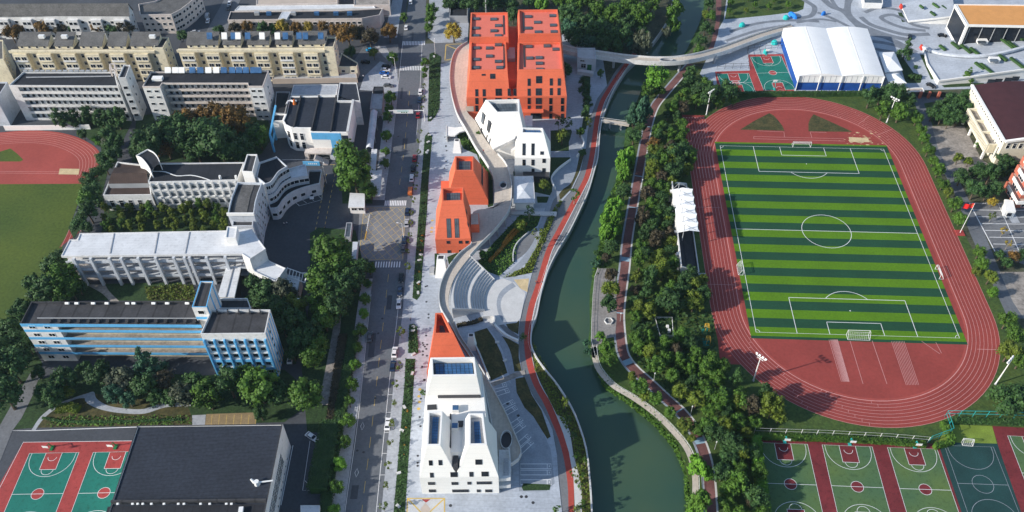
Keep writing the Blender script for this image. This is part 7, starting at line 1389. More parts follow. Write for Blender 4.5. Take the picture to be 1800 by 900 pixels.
# flag on its pole
r = tag(empty('flagpole', at(1687, 410)), 'tall white flagpole with a red flag by the right straight of the track', 'flagpole'); MB().tube((0, 0, 0), (0, 0, 15), .13, .07, 8).build('pole', 'metal_white', r); MB().box(-1.5, 1.5, -1.5, 1.5, 0, .35).build('plinth', 'court_red', r)
m = MB(); n = 10; rows = [[Vector((-.05 - 3.4 * i / n, .25 * math.sin(i * .9) + .12 * i / n, z - .06 * i)) for i in range(n + 1)] for z in (14.9, 12.7)]
for s in (0, .03): 
    for i in range(n): a, c, d, e = rows[1][i], rows[1][i + 1], rows[0][i + 1], rows[0][i]; off = Vector((0, s, 0)); m.quad(*[v + off for v in ((a, c, d, e) if s else (e, d, c, a))])
fl_ = m.build('flag', 'flag_red', r); m = MB(); c = Vector((-.55, -.12, 14.35))
for cx, cz, rr in ((0, 0, .3), (-.5, .25, .1), (-.65, .05, .1), (-.65, -.18, .1), (-.5, -.36, .1)): 
    pts = [Vector((c.x + cx + rr * (1 if k % 2 == 0 else .42) * math.sin(k * .628), c.y + (-.0), c.z + cz + rr * (1 if k % 2 == 0 else .42) * math.cos(k * .628))) for k in range(10)]
    for s in (-.16, .45): m.f.append([m.V(p + Vector((0, s, 0))) for p in (pts if s < 0 else pts[::-1])]); m.m.append(0)
m.build('flag_stars', 'yellow_paint', fl_)
# overhead road sign
a, c = roadpt(RY(214), -.12), roadpt(RY(214), 1.12); r = tag(empty('gantry_sign', a), 'white gantry sign with pale green lettering hanging over the main road', 'road sign'); d = c - a; L_ = d.length; u = d.normalized()
for nm, p in (('post', Vector((0, 0, 0))), ('post', d)): MB().tube(p, p + Vector((0, 0, 6.2)), .18, .14, 8).build(nm, 'metal_white', r)
MB().bar(Vector((0, 0, 5.9)), d + Vector((0, 0, 5.9)), .25).build('beam', 'metal_white', r); p0 = u * (L_ * .12); m = MB(); m.obox(p0 + Vector((0, -.35, 4.6)), u * 8.6, Vector((0, .15, 0)), Vector((0, 0, 1.9))); pn = m.build('panel', 'metal_white', r); m = MB()
for k in range(9): m.obox(p0 + u * (1.9 + .55 * k) + Vector((0, -.38, 5.75)), u * .38, Vector((0, .02, 0)), Vector((0, 0, .36)))
m.build('upper_lettering', 'tarp_teal', pn); m = MB()
for k in range(3): m.obox(p0 + u * (3.4 + 1.0 * k) + Vector((0, -.38, 4.95)), u * .6, Vector((0, .02, 0)), Vector((0, 0, .5)))
m.build('lower_lettering', 'metal_green', pn)
# road markings
b = MB()
for k in range(2, 30): 
    t0, t1 = k / 46, k / 46 + .011; 
    if proj(roadpt(t0, .5))[1] > 465 or 130 < proj(roadpt(t0, .5))[1] < 345: b.line([roadpt(t0, .47), roadpt(t1, .47)], .16, .030)
struct_ = sheet('road', 'stone_strip', [(632, 362), (714, 361), (709, 458), (628, 459)], .0255)
YB = [(640, 366), (712, 364), (708, 455), (650, 457), (632, 455), (636, 400)]; poly = [tuple(at(*p)[:2]) for p in YB]; y0, y1 = min(p[1] for p in poly), max(p[1] for p in poly); x0, x1 = min(p[0] for p in poly), max(p[0] for p in poly)
for sgn in (1, -1):
    for k in range(-30, 40):
        seg = []; 
        for j in range(61):
            y = y0 + (y1 - y0) * j / 60; x = x0 + 3.2 * k + sgn * (y - y0) * .75
            if inside((x, y), poly): seg.append((x, y, 0))
        if len(seg) > 2: b.line([seg[0], seg[-1]], .11, .031 if sgn > 0 else .0315)
b.line([at(*p) for p in YB], .2, .032, True)
for A_ in ([(784, 79), (782, 106), (810, 98)], [(784, 79), (806, 88)], [(782, 106), (820, 102)], [(784, 78), (822, 77)]): b.line([at(*p) for p in A_], .45, .034)
for x0_, x1_ in ((575, 572), (560, 546)):
    for k in range(13): y = 306 + 9.3 * k; t = k / 12; b.line([at(x0_ + (x1_ - x0_) * 0 + (565 - 575) * t * 2.2 + 14, y), at(x0_ + (565 - 575) * t * 2.2 + 13, y + 4.5)], .2, .022)
for x in (548, 566, 580): b.line([at(x, 289.5), at(x + 9, 289.5)], .2, .022)
for k in range(7): b.line([at(373 + k * 13, 729), at(371 + k * 13, 747)], .12, .064)
struct('road_marks', b, 'line_yellow')
b = MB()
for f in (.02, .86): b.line([roadpt(i / 80, f) for i in range(0, 24)], .14, .033); b.line([roadpt(i / 80, f) for i in range(44, 62)], .14, .033)
for yy, n_, L_ in ((357, 13, 3.0), (465, 10, 3.0), (120, 15, 3.6), (76, 15, 3.6)):
    t = RY(yy); d = (roadpt(t + .01, .5) - roadpt(t - .01, .5)).normalized()
    for k in range(n_): p = roadpt(t, .04 + .92 * k / (n_ - 1) * (.8 if yy in (357, 465) else 1)); b.line([p - d * L_ / 2, p + d * L_ / 2], .42, .034)
for k in range(12): p = at(612 + 6, 83); q0, q1 = at(660 + k * 1.8, 82 + k * 2.1), at(678 + k * 1.2, 82 + k * 2.1); b.line([q0, q1], .4, .024)
for x, y in ((637, 749), (627, 831)): p = at(x, y); d = (roadpt(.3, .5) - roadpt(.2, .5)).normalized(); n = Vector((-d.y, d.x, 0)); b.line([p - d * 1.5, p - n * .55, p + d * 1.5, p + n * .55], .14, .035, True)
for yy in (890, 835, 797, 760, 725, 694, 650, 610): t = RY(yy); b.line([roadpt(t, .86), roadpt(t, 1.0)], .14, .036)
for k in range(4): b.line([at(510 + 15 * k, 350 - 3.3 * k), at(526 + 13 * k, 361 - 4 * k)], .14, .022)
b.line([at(512, 349), at(526, 362), at(566, 351), at(566, 336)], .14, .023); b.line([at(496, 281), at(590, 280)], .2, .024); b.line([at(345, 747), at(60, 757), at(20, 757), at(72, 660)], .25, .024); b.line([at(515, 783), at(494, 888)], .2, .025); b.line([at(545, 775), at(532, 862), at(562, 862)], .14, .026); b.line([at(536, 845), at(552, 860)], .14, .027)
struct('road_marks', b, 'line_white')
b = MB(); rg = random.Random(5)
for x, y in [(628, 792), (639, 795), (665, 586), (672, 560), (700, 240), (660, 700)]: c = at(x, y); b.poly([(c.x + .42 * math.cos(t), c.y + .42 * math.sin(t), 0) for t in [i * .785 for i in range(8)]], .0365)
struct('manholes', b, 'metal_dark'); b = MB()
for k in range(9): t = rg.uniform(.05, .8); f = rg.uniform(.1, .6); p = roadpt(t, f); q = roadpt(t + rg.uniform(.006, .03), f); b.line([p, q], rg.uniform(.8, 2.2), .0235 + .0002 * k)
struct('road_patch', b, 'asphalt_yard')
# people
pm = [person_mesh('body', m_) for m_ in ('car_red', 'car_white', 'car_navy', 'car_orange')]
for x, y, k, z, lb in ((850, 268, 0, DZ, 'person in red walking on the raised deck beside the white tilted block'), (942, 498, 3, .04, 'left one of two people walking on the red cycle lane by the round court'), (945, 498, 0, .04, 'right one of two people walking on the red cycle lane by the round court'), (722, 564, 2, .14, 'dark-clothed person on the pale paving beside the end of the planting strip'), (500, 396, 1, .02, 'left one of the two people in white standing in the school yard'), (505, 395, 1, .02, 'right one of the two people in white standing in the school yard'), (572, 403, 2, .02, 'person crossing the dashed lane of the school yard'), (1082, 137, 0, .05, 'person on the cycle lane just below the footbridge'), (639, 137, 1, .07, 'person in white by the parked cars near the corner shop')):
    o = inst('person', pm[k], None, at(x, y, z), x * .7); tag(o, lb, 'person')
# exercise equipment near the stand
for x, y, t in ((1239, 577, 'upper'), (1241, 599, 'lower')):
    sheet('rubber_mat', 'court_teal', [(x - 7, y - 4), (x + 5, y - 5), (x + 6, y + 9), (x - 5, y + 9)], .05); r = tag(empty('exercise_frame', at(x, y, .05)), f'yellow exercise frame on the {t} teal mat by the track', 'exercise frame', 'exercise frames'); m = MB()
    for dx in (-.1, 1.1): m.bar((dx, .3, 0), (dx, .3, 2.2), .12); m.bar((dx, -1.6, 0), (dx, -1.6, 2.2), .12); m.bar((dx, .3, 2.2), (dx, -1.6, 2.2), .12)
    m.build('post', 'yellow_paint', r); m = MB()
    for k in range(5): m.bar((-.1, .3 - .45 * k, 2.2), (1.1, .3 - .45 * k, 2.2), .1)
    m.build('rung', 'yellow_paint', r)
m = MB(); r = tag(empty('garden_pen', at(1166, 590)), 'small white-fenced pen among the trees left of the teal mats', 'fence'); ro = r.location; q = [at(*p) - ro for p in ((1151, 560), (1181, 560), (1183, 592), (1160, 592))]; m.wall(q, .1, .6, .9, True); m.wall(q, .1, 0, .15, True); m.build('rail', 'metal_white', r)
for p in resample(q + q[:1], 14): MB().box(p.x - .06, p.x + .06, p.y - .06, p.y + .06, 0, .95).build('post', 'metal_white', r)
sheet('garden_bed', 'verge', [(1151, 560), (1181, 560), (1183, 592), (1160, 592)], .045)
for x, y in ((1173, 576), (1176, 583)): o = MB().loft([Vector((-.5, -.6, 0)), Vector((.5, -.6, 0)), Vector((.5, .6, 0)), Vector((-.5, .6, 0))], [Vector((-.4, -.5, 1.0)), Vector((.4, -.5, 1.0)), Vector((.4, .4, 1.1)), Vector((-.4, .4, 1.1))]).build('weather_box', 'metal_white'); o.location = at(x, y, .05); tag(o, f'white instrument box in the fenced pen, {"upper" if y < 580 else "lower"} one', 'box')
m = MB(); hx = [Vector((1.5 * math.cos(k * 1.047), 1.5 * math.sin(k * 1.047), 0)) for k in range(6)]; m.wall(hx, .3, 0, .5, True); o = m.build('planter_seat', 'stone_light'); o.location = at(1070, 565, .05); tag(o, 'white six-sided planter seat on the grey boardwalk', 'planter')
# bus shelter like boards and lamps
for x, y, h_, dx, dy, lb in ((525, 556, 9, 1, 0, 'white street lamp rising from the trees left of the main road'), (574, 322, 9, 0, 1, 'white lamp with a round head at the corner of the curved school wing'), (696, 128, 8, -1, 0, 'traffic lamp post at the crossing by the parked cars'), (765, 95, 7, 0, 1, 'lamp post at the far end of the planted strip'), (1540, 262, 6, 1, 0, 'x'), (710, 420, 8, -1, 0, 'thin lamp post at the kerb beside the yellow box junction')):
    if lb != 'x': street_lamp(x, y, h_, dx, dy, lb)
for x, y, lb in ((1149, 670, 'thin lamp beside the brick path at its lower bend'), (1214, 728, 'thin lamp right of the brick path above the lower willow'), (1256, 790, 'thin lamp right of the brick path near the bottom edge'), (1090, 565, 'thin lamp beside the brick path by the boardwalk'), (1128, 330, 'thin lamp beside the brick path opposite the grandstand')): path_lamp(x, y, lb)
r = tag(empty('gas_mast', at(855, 34)), 'tall thin grey mast behind the biggest orange block', 'mast'); MB().tube((0, 0, 0), (0, 0, 20), .45, .3, 10).build('pole', 'metal_grey', r); MB().tube((0, 0, 0), (0, 0, .6), .9, .8, 10).build('base', 'concrete', r)
# yellow and white bollards at the gate
bm_ = MB().tube((0, 0, 0), (0, 0, .9), .16, .13, 8).mesh('bollard', 'metal_white'); by_ = MB().tube((0, 0, 0), (0, 0, .9), .18, .15, 8).mesh('bollard', 'yellow_paint')
for k in range(14): t = k / 13; o = inst('bollard', by_ if k > 8 else bm_, None, at(650 - 8 * t, 380 + 42 * t, .02)); tag(o, ('yellow' if k > 8 else 'white') + ' bollard in the row across the school entrance', 'bollard', 'bollards at the school entrance')
# ------------------------------------------------------------ cars
cars = [(705.5, 490, -1, 14, 'car_black', 'black car parked at the right kerb just below the zebra crossing'), (703.5, 513, -1, 14, 'car_navy', 'dark car with a pale roof, second below the zebra crossing'), (701.5, 536, -1, 14, 'car_white', 'white car with dark windows, third below the zebra crossing'), (650.5, 594, 2, -14, 'car_grey', 'dark grey car at the left kerb of the road below the gate'), (694, 621, 2, -14, 'car_white', 'white car half under a young tree at the right kerb'), (691, 645, 2, -14, 'car_navy', 'dark blue car at the right kerb beside the orange wedge block'),
        (682, 747, 2, -14, 'car_white', 'white car at the right kerb beside the nearest white block'), (711, 424, 1, -12, 'car_navy', 'dark car on the box junction, nearest its lower end'), (709, 438, 1, -12, 'car_grey', 'dark grey car at the lower right corner of the box junction'), (715, 394, 1, -12, 'car_silver', 'silver car with a black roof on the right of the box junction'), (716, 374, 1, -12, 'car_navy', 'dark blue car at the upper right corner of the box junction'),
        (724, 315, 1, -12, 'car_white', 'white car at the right kerb opposite the large campus tree'), (726.5, 297, 1, -12, 'car_black', 'black car at the right kerb behind the white one'), (729, 280, 1, -12, 'car_red', 'red car at the right kerb, nearer than the gantry sign'), (735, 204, 1, -12, 'car_red', 'red car at the right kerb just beyond the gantry sign'), (738, 177, 1, -12, 'car_navy', 'dark blue car at the right kerb beyond the gantry sign'), (739, 163, 1, -12, 'car_white', 'white car at the right kerb beside the planted strip, farthest one'),
        (680, 118, 12, 1, 'car_black', 'black car in the bays by the corner, farthest of four'), (678, 124.5, 12, 1, 'car_white', 'white car with black stripes in the bays by the corner'), (676, 130.5, 12, 1, 'car_blue', 'bright blue car in the bays by the corner'), (679, 137, 12, 1, 'car_white', 'white car in the bays by the corner, nearest of four'), (643, 111, 12, 0, 'car_black', 'black car parked beside the corner shop building'), (652, 89, 12, -2, 'car_cyan', 'light blue car on the side street under the autumn trees'), (683, 152, 12, 1, 'car_grey', 'dark maroon-grey car parked below the corner bays'),
        (549, 345, -1, 13, 'car_white', 'white car alone in the marked bays of the curved school wing'), (549, 770, 9, 6, 'car_white', 'white car on the yard right of the black hall roof'), (722, 5, 1, -12, 'car_white', 'white car at the top edge of the main road'), (714, 50, 1, -10, 'car_white', 'white car on the left of the main road near the top'), (404, 7, 2, -10, 'car_white', 'white car on the far side street at the top left'), (402, 15, 2, -10, 'car_grey', 'grey car behind the white one on the far side street'), (344, 58, 10, -1, 'car_silver', 'silver car beside the far corner building'),
        (511, 632, 2, -12, 'car_white', 'white car beside the block with blue fins'), (1599, 66, 1, -8, 'car_black', 'dark car standing on the swirled plaza bands'), (1656, 64, 9, 1, 'car_black', 'black car in front of the dark wall screen'), (1636, 152, 8, 4, 'car_black', 'black car by the back gate of the school'), (366, 38, 2, -8, 'car_white', 'white car in the far side street near the corner building')]
for c in cars:
    pc_ = at(c[0] + c[2], c[1] + c[3]) - at(c[0], c[1]); car(*c)
car(721.5, 338, 1, -12, 'car_orange', 'small open-backed orange truck at the right kerb above the zebra crossing', 'van', 'cars on the streets and yards', True); car(365, 30, 2, -8, 'car_silver', 'grey-roofed delivery van in the far side street', 'van', 'cars on the streets and yards', True)
# roadside planters, stone seats and tufts in the planting strip
sm = MB().box(-.7, .7, -.4, .4, 0, .4).mesh('stone_seat', 'stone_light'); i = 0
for x, y in ((755, 238), (753, 250), (752, 266), (750, 269), (740, 448), (737.5, 458), (736, 497), (735, 515), (727, 575), (726, 582), (727, 623), (725, 657), (711, 716), (706, 757), (701, 832), (757, 208), (763, 100), (700, 890), (874, 602), (888, 634)): o = inst('stone_seat', sm, None, at(x, y, .165), i * .7); i += 1; tag(o, 'small pale stone seat block in the planting by the plaza', 'stone seat', 'stone seats in the planting')
for x, y in ((742, 415), (741, 424), (739, 441), (738, 458), (737, 478), (736, 500), (716, 723), (713.5, 752), (711, 783), (710, 799), (727, 600)): tree('pampas', 'shrub', x, y, 2.6, '', 'orange grass tufts', True, .16, 'round tuft of orange grass in the roadside planting strip')
# ------------------------------------------------------------ trees
T = tree
G1_ = 'street trees along the left kerb'
for x, y, r in ((588, 895, 11), (592, 854, 14), (597, 815, 14), (604, 777, 13), (610, 740, 14), (614, 707, 11), (619, 677, 13), (624, 640, 11), (628, 610, 10), (632, 580, 13), (639, 552, 10), (641, 525, 11), (646, 497, 9), (649, 469, 13)): T('mid' if (int(x) % 3) else 'bright', 'round', x, y, r, 'on the left pavement below the gate', G1_)
for x, y, r in ((676, 287, 9), (677, 266, 8), (678, 237, 11), (681, 205, 10), (683, 190, 9), (687, 171, 11), (690, 102, 11), (710, 31, 8)): T('mid', 'round', x, y, r, 'on the left pavement beyond the gatehouse', G1_)
for x, y, r in ((760, 17, 11), (757, 33, 10), (754, 47, 9), (747, 109, 9), (747, 122, 6), (746, 134, 5)): T('mid', 'round', x, y, r, 'on the far right pavement', 'street trees along the right kerb')
for x, y, r in ((746, 152, 4.5), (745, 172, 4.5), (743, 190, 4), (738, 230, 4.5), (737, 248, 4.5), (736, 266, 4.5), (733, 287, 4.5), (732, 307, 5), (730, 328, 5), (726, 350, 5.5), (723, 372, 5), (722, 391, 5), (721, 411, 5), (719, 424, 4), (717, 440, 5), (716, 468, 7), (704, 581, 8), (701, 643, 7), (695, 675, 7), (692, 707, 6.5), (690, 745, 7), (686, 776, 7), (682, 817, 7.5), (679, 852, 7), (674, 890, 8)): T('olive', 'young', x, y, r, 'at the right kerb of the road', 'young trees along the right kerb', z=.13)
GY = 'large trees between the school yard and the road'
for x, y, r, k in ((583, 437, 33, 'mid'), (600, 468, 24, 'mid'), (567, 492, 27, 'mid'), (592, 505, 24, 'dark'), (620, 490, 22, 'dark'), (636, 476, 18, 'dark'), (563, 530, 25, 'mid'), (590, 545, 23, 'dark'), (570, 560, 23, 'mid'), (548, 580, 22, 'dark'), (558, 604, 20, 'mid'), (605, 525, 18, 'dark'), (548, 625, 22, 'mid'), (536, 690, 29, 'mid'), (616, 280, 29, 'mid'), (624, 312, 29, 'mid'), (600, 300, 14, 'mid'), (650, 335, 14, 'mid'), (637, 275, 16, 'mid')): T(k, 'round', x, y, r, 'between the school yard and the main road', GY)
for x, y, r, k in ((500, 512, 20, 'greyish'), (520, 535, 22, 'olive'), (470, 512, 22, 'dark'), (450, 525, 20, 'dark'), (490, 545, 22, 'dark'), (515, 565, 22, 'dark'), (445, 500, 16, 'dark'), (525, 600, 22, 'dark'), (515, 620, 16, 'dark'), (498, 575, 18, 'dark'), (470, 540, 18, 'dark')): T(k, 'round', x, y, r, 'behind the block with blue fins', 'trees round the covered walkway')
GG = 'garden trees before the blue-banded school block'
T('teal', 'cone', 257, 640, 25, 'standing tall before the blue balcony bands', GG)
for x, y, r, k in ((172, 660, 22, 'dark'), (147, 645, 14, 'dark'), (111, 667, 22, 'dark'), (211, 667, 24, 'greyish'), (200, 695, 17, 'teal'), (226, 702, 15, 'teal'), (258, 682, 22, 'dark'), (284, 670, 20, 'brown'), (320, 690, 24, 'greyish'), (342, 674, 22, 'dark'), (300, 700, 16, 'dark'), (364, 695, 28, 'mid'), (403, 676, 26, 'dark'), (430, 660, 20, 'mid'), (455, 678, 34, 'mid'), (482, 690, 24, 'dark'), (458, 728, 13, 'dark'), (67, 656, 12, 'dark'), (180, 640, 10, 'dark'), (95, 700, 20, 'dark'), (75, 690, 16, 'dark'), (120, 690, 12, 'olive'), (242, 668, 14, 'dark'), (275, 700, 14, 'dark')): T(k, 'round', x, y, r, 'in the garden before the blue-banded block', GG)
for x, y, r, k in ((17, 645, 32, 'dark'), (28, 605, 24, 'dark'), (17, 580, 22, 'dark'), (5, 690, 34, 'dark'), (36, 628, 20, 'dark'), (50, 610, 14, 'dark'), (-5, 620, 26, 'dark'), (115, 486, 24, 'mid'), (92, 466, 20, 'dark'), (80, 510, 24, 'dark'), (57, 500, 16, 'dark'), (105, 512, 22, 'mid'), (65, 522, 18, 'dark'), (40, 540, 16, 'dark'), (125, 510, 18, 'mid'), (30, 556, 16, 'dark'), (138, 505, 14, 'dark'), (100, 450, 13, 'dark')): T(k, 'round', x, y, r, 'beside the left sports field', 'trees beside the left sports field')
for x, y, r, k in ((157, 317, 14, 'dark'), (162, 338, 17, 'dark'), (150, 350, 16, 'mid'), (155, 373, 18, 'dark'), (138, 393, 14, 'dark'), (152, 400, 12, 'dark'), (172, 355, 12, 'dark'), (185, 293, 13, 'dark'), (200, 273, 16, 'dark'), (205, 252, 15, 'dark'), (190, 238, 14, 'dark'), (180, 280, 12, 'dark'), (145, 236, 9, 'dark'), (195, 258, 14, 'dark'), (168, 305, 12, 'dark'), (188, 250, 10, 'greyish')): T(k, 'round', x, y, r, 'along the curve of the left running track', 'trees beside the left running track')
for x, y in ((165, 247), (174, 254)): T('bright', 'shrub', x, y, 8, 'beside the curve of the left running track', 'shrubs by the left running track', True)
for p in scatter([(188, 374), (396, 368), (398, 412), (182, 414)], 3.1, 5, 44): tree_at(TG.choice(['olive', 'olive', 'mid']), 'tall', p[0], p[1], TG.uniform(1.5, 2.2), 'in the dense grove between two school blocks', 'grove between the school blocks')
GL = 'large trees between the dormitories and the school'
for x, y, r, k in ((262, 255, 27, 'dark'), (307, 227, 26, 'dark'), (316, 250, 24, 'dark'), (350, 240, 26, 'dark'), (372, 235, 34, 'dark'), (387, 255, 32, 'dark'), (345, 262, 22, 'dark'), (325, 213, 22, 'autumn'), (378, 206, 22, 'autumn'), (412, 210, 24, 'autumn'), (430, 225, 18, 'autumn'), (293, 258, 18, 'autumn'), (440, 232, 20, 'dark'), (455, 240, 20, 'mid'), (430, 265, 20, 'dark'), (410, 262, 22, 'dark'), (350, 205, 18, 'autumn'), (240, 265, 14, 'dark'), (285, 240, 22, 'dark')): T(k, 'round', x, y, r, 'in the big grove below the dormitories', GL)
for x, y, r in ((104, 205, 14), (130, 207, 12), (152, 201, 13), (175, 206, 13), (203, 203, 16), (190, 208, 12)): T('dark', 'tall', x, y, r, 'in the row before the left dormitory', 'row of trees before the left dormitory')
for x, y, r, k in ((37, 55, 9, 'autumn'), (77, 51, 11, 'autumn'), (60, 54, 8, 'brown'), (107, 53, 10, 'brown'), (147, 48, 9, 'yellow'), (130, 54, 8, 'dark'), (175, 48, 11, 'autumn'), (200, 52, 10, 'dark'), (222, 51, 11, 'brown'), (20, 62, 10, 'autumn')): T(k, 'round', x, y - 2, r * 1.25, 'behind the left cream apartment row', 'trees behind the cream apartment rows')
for x, y, r, k in ((412, 52, 9, 'brown'), (435, 50, 9, 'autumn'), (462, 53, 9, 'dark'), (497, 50, 9, 'yellow'), (520, 51, 9, 'autumn'), (542, 51, 8, 'yellow'), (567, 51, 8, 'autumn'), (590, 54, 11, 'autumn'), (612, 62, 15, 'autumn'), (650, 67, 14, 'brown'), (684, 57, 12, 'autumn'), (480, 52, 8, 'dark'), (615, 95, 9, 'dark'), (657, 96, 7, 'olive'), (632, 60, 11, 'brown'), (385, 55, 8, 'dark'), (320, 65, 8, 'dark')): T(k, 'round', x, y - 2, r * 1.25, 'behind the right cream apartment row', 'trees behind the cream apartment rows')
T('yellow', 'round', 797, 55, 15, 'beside the biggest orange block', 'trees round the biggest orange block')
# wood behind the biggest orange block
GW = 'wood behind the biggest orange block'
for x, y, r, k in ((790, 6, 13, 'dark'), (812, 2, 14, 'dark'), (835, 6, 16, 'dark'), (862, 6, 16, 'dark'), (885, 2, 14, 'dark'), (902, 26, 13, 'dark'), (900, 8, 12, 'dark'), (930, 2, 13, 'dark'), (955, 6, 14, 'bright'), (985, 4, 14, 'mid'), (1010, 10, 17, 'mid'), (1035, 4, 15, 'mid'), (1050, 18, 19, 'mid'), (1080, 26, 20, 'mid'), (1105, 8, 18, 'mid'), (1125, 28, 22, 'mid'), (1145, 8, 16, 'mid'), (1100, 45, 18, 'dark'), (1000, 30, 18, 'dark'), (1025, 42, 20, 'dark'), (1000, 50, 18, 'teal'), (1045, 58, 22, 'dark'), (1072, 62, 20, 'dark'), (1095, 64, 18, 'dark'), (1012, 66, 18, 'dark'), (1035, 76, 16, 'teal'), (1060, 80, 15, 'dark'), (1108, 78, 12, 'teal'), (1128, 60, 14, 'dark'), (1085, 84, 12, 'dark')): T(k, 'round' if k != 'bright' else 'willow', x, y, r, 'in the wood behind the biggest orange block', GW)
for p in scatter([(995, 84), (1090, 86), (1150, 40), (1165, -60), (780, -60), (785, 8), (985, 10)], 6.5, 8, 40): tree_at(TG.choice(['dark', 'mid', 'dark']), 'round', p[0], p[1], TG.uniform(3, 4.6), 'in the wood behind the biggest orange block', GW)
for x, y, r in ((1130, 72, 19), (1185, 38, 14), (1188, 12, 14), (1172, 55, 9), (1180, 22, 12)): T('greyish' if y > 50 else 'mid', 'willow', x, y, r, 'upstream of the footbridge', 'willows upstream of the footbridge')
for x, y, r, k in ((1246, 8, 10, 'dark'), (1250, 28, 10, 'mid'), (1240, 48, 11, 'dark'), (1233, 70, 11, 'dark'), (1228, 90, 11, 'mid'), (1248, 55, 8, 'dark'), (1240, 25, 8, 'olive')): T(k, 'round', x, y, r, 'between the river and the brick path upstream', 'trees on the far right bank')
for p in scatter([(1278, 28), (1300, 26), (1395, 16), (1405, -10), (1285, -10)], 7, 4, 16): tree_at(TG.choice(['mid', 'olive', 'dark']), 'round', p[0], p[1], TG.uniform(1.4, 2.4), 'on the far plaza lawn', 'small trees on the far lawn')
# plaza trees
for x, y, r, k, s in ((1026, 142, 9, 'dark', 'round'), (1028, 158, 10, 'dark', 'tall'), (1033, 178, 10, 'dark', 'tall'), (1031, 198, 9, 'dark', 'tall'), (1036, 214, 8, 'olive', 'young'), (982, 212, 10, 'dark', 'young'), (997, 214, 10, 'dark', 'young'), (1056, 128, 6, 'mid', 'tall'), (995, 120, 10, 'dark', 'tall'), (988, 240, 13, 'olive', 'round'), (1020, 232, 8, 'mid', 'round'), (957, 325, 10, 'olive', 'round'), (930, 370, 10, 'dark', 'young'), (915, 395, 11, 'olive', 'round'), (945, 410, 11, 'olive', 'young'), (953, 418, 10, 'olive', 'young'), (841, 240, 7, 'mid', 'tall'), (928, 292, 7, 'mid', 'round'), (745, 690, 7, 'mid', 'young'), (995, 706, 9, 'olive', 'young'), (1010, 340, 10, 'mid', 'young'), (920, 594, 7, 'mid', 'young'), (1024, 270, 7, 'dark', 'round'), (850, 448, 8, 'mid', 'round')): T(k, s, x, y, r, 'in the plaza gardens', 'trees of the plaza gardens', z=.15)
for x, y, r, k in ((1012, 800, 7, 'mid'), (1016, 822, 7, 'olive'), (1014, 842, 7, 'olive'), (1020, 856, 6, 'mid'), (1008, 765, 7, 'dark'), (1006, 832, 6, 'olive'), (1022, 885, 8, 'mid'), (1016, 895, 9, 'olive'), (978, 893, 9, 'mid'), (1000, 735, 6, 'dark'), (1028, 810, 6, 'mid'), (1026, 835, 6, 'mid')): T(k, 'young', x, y, r, 'in the white gravel strip', 'young trees of the gravel strip')
# river bank, right side
GR = 'willows and trees along the right bank'
for x, y, r, k, s in ((1155, 138, 22, 'bright', 'round'), (1140, 158, 13, 'mid', 'round'), (1125, 195, 20, 'teal', 'willow'), (1113, 208, 12, 'teal', 'willow'), (1114, 238, 14, 'dark', 'round'), (1127, 222, 10, 'dark', 'round'), (1102, 270, 17, 'bright', 'willow'), (1094, 288, 14, 'bright', 'willow'), (1097, 306, 13, 'bright', 'willow'), (1108, 285, 10, 'bright', 'willow'), (1097, 337, 15, 'dark', 'round'), (1085, 352, 8, 'bright', 'willow'), (1080, 366, 18, 'bright', 'willow'), (1073, 386, 20, 'bright', 'willow'), (1070, 408, 18, 'bright', 'willow'), (1082, 400, 12, 'bright', 'willow'), (1075, 438, 15, 'dark', 'round'), (1066, 452, 9, 'brown', 'round'), (1048, 462, 13, 'teal', 'shrub'), (1074, 484, 13, 'brown', 'round'), (1073, 512, 16, 'olive', 'round'), (1071, 535, 15, 'dark', 'round'), (1030, 602, 10, 'teal', 'shrub'), (1034, 618, 10, 'teal', 'shrub'), (1055, 592, 9, 'bright', 'round'), (1066, 612, 16, 'mid', 'round'), (1072, 630, 15, 'mid', 'round'), (1124, 680, 16, 'mid', 'round'), (1135, 697, 12, 'olive', 'round'), (1152, 702, 13, 'mid', 'round'), (1112, 662, 9, 'olive', 'round'), (1178, 724, 12, 'mid', 'round'), (1205, 748, 16, 'olive', 'round'), (1228, 752, 15, 'mid', 'round'), (1230, 820, 20, 'bright', 'willow'), (1222, 808, 12, 'bright', 'willow'), (1243, 832, 12, 'bright', 'willow'), (1232, 882, 22, 'mid', 'willow'), (1216, 770, 8, 'olive', 'round'), (1221, 895, 12, 'bright', 'willow'), (1047, 445, 8, 'dark', 'shrub'), (1215, 128, 10, 'dark', 'round'), (1160, 160, 10, 'mid', 'round')): T(k, s, x, y, r, 'on the right river bank', GR)
# park between the brick path and the stadium
GP = 'park trees between the brick path and the track'
zones = (([(1170, 205), (1198, 185), (1208, 255), (1218, 312), (1182, 325), (1176, 395), (1130, 395), (1142, 300), (1152, 235)], 'above the grandstand'), ([(1124, 395), (1176, 395), (1186, 480), (1242, 500), (1246, 548), (1150, 556), (1112, 556), (1118, 455)], 'left of the grandstand'), ([(1110, 560), (1146, 558), (1190, 600), (1222, 612), (1228, 640), (1260, 655), (1200, 715), (1160, 670), (1115, 632)], 'below the fenced pen'), ([(1262, 655), (1296, 676), (1340, 712), (1380, 742), (1325, 762), (1328, 830), (1340, 930), (1275, 930), (1262, 830), (1250, 770), (1205, 720)], 'between the brick path and the olive courts'))
mixk = ['dark', 'mid', 'mid', 'olive', 'mid', 'dark', 'olive', 'mid', 'dark', 'olive', 'mid', 'brown']
for zi, (pz, nm) in enumerate(zones):
    for p in scatter(pz, 4.1, 20 + zi, 74, avoid=((1166, 582, 7), (1238, 585, 6), (1241, 605, 6), (1325, 665, 3))):
        k = TG.choice(mixk); k = 'autumn' if (zi == 0 and TG.random() < .12) else k; tree_at(k, TG.choice(['round', 'round', 'tall']), p[0], p[1], TG.uniform(2.3, 3.6), nm, GP)
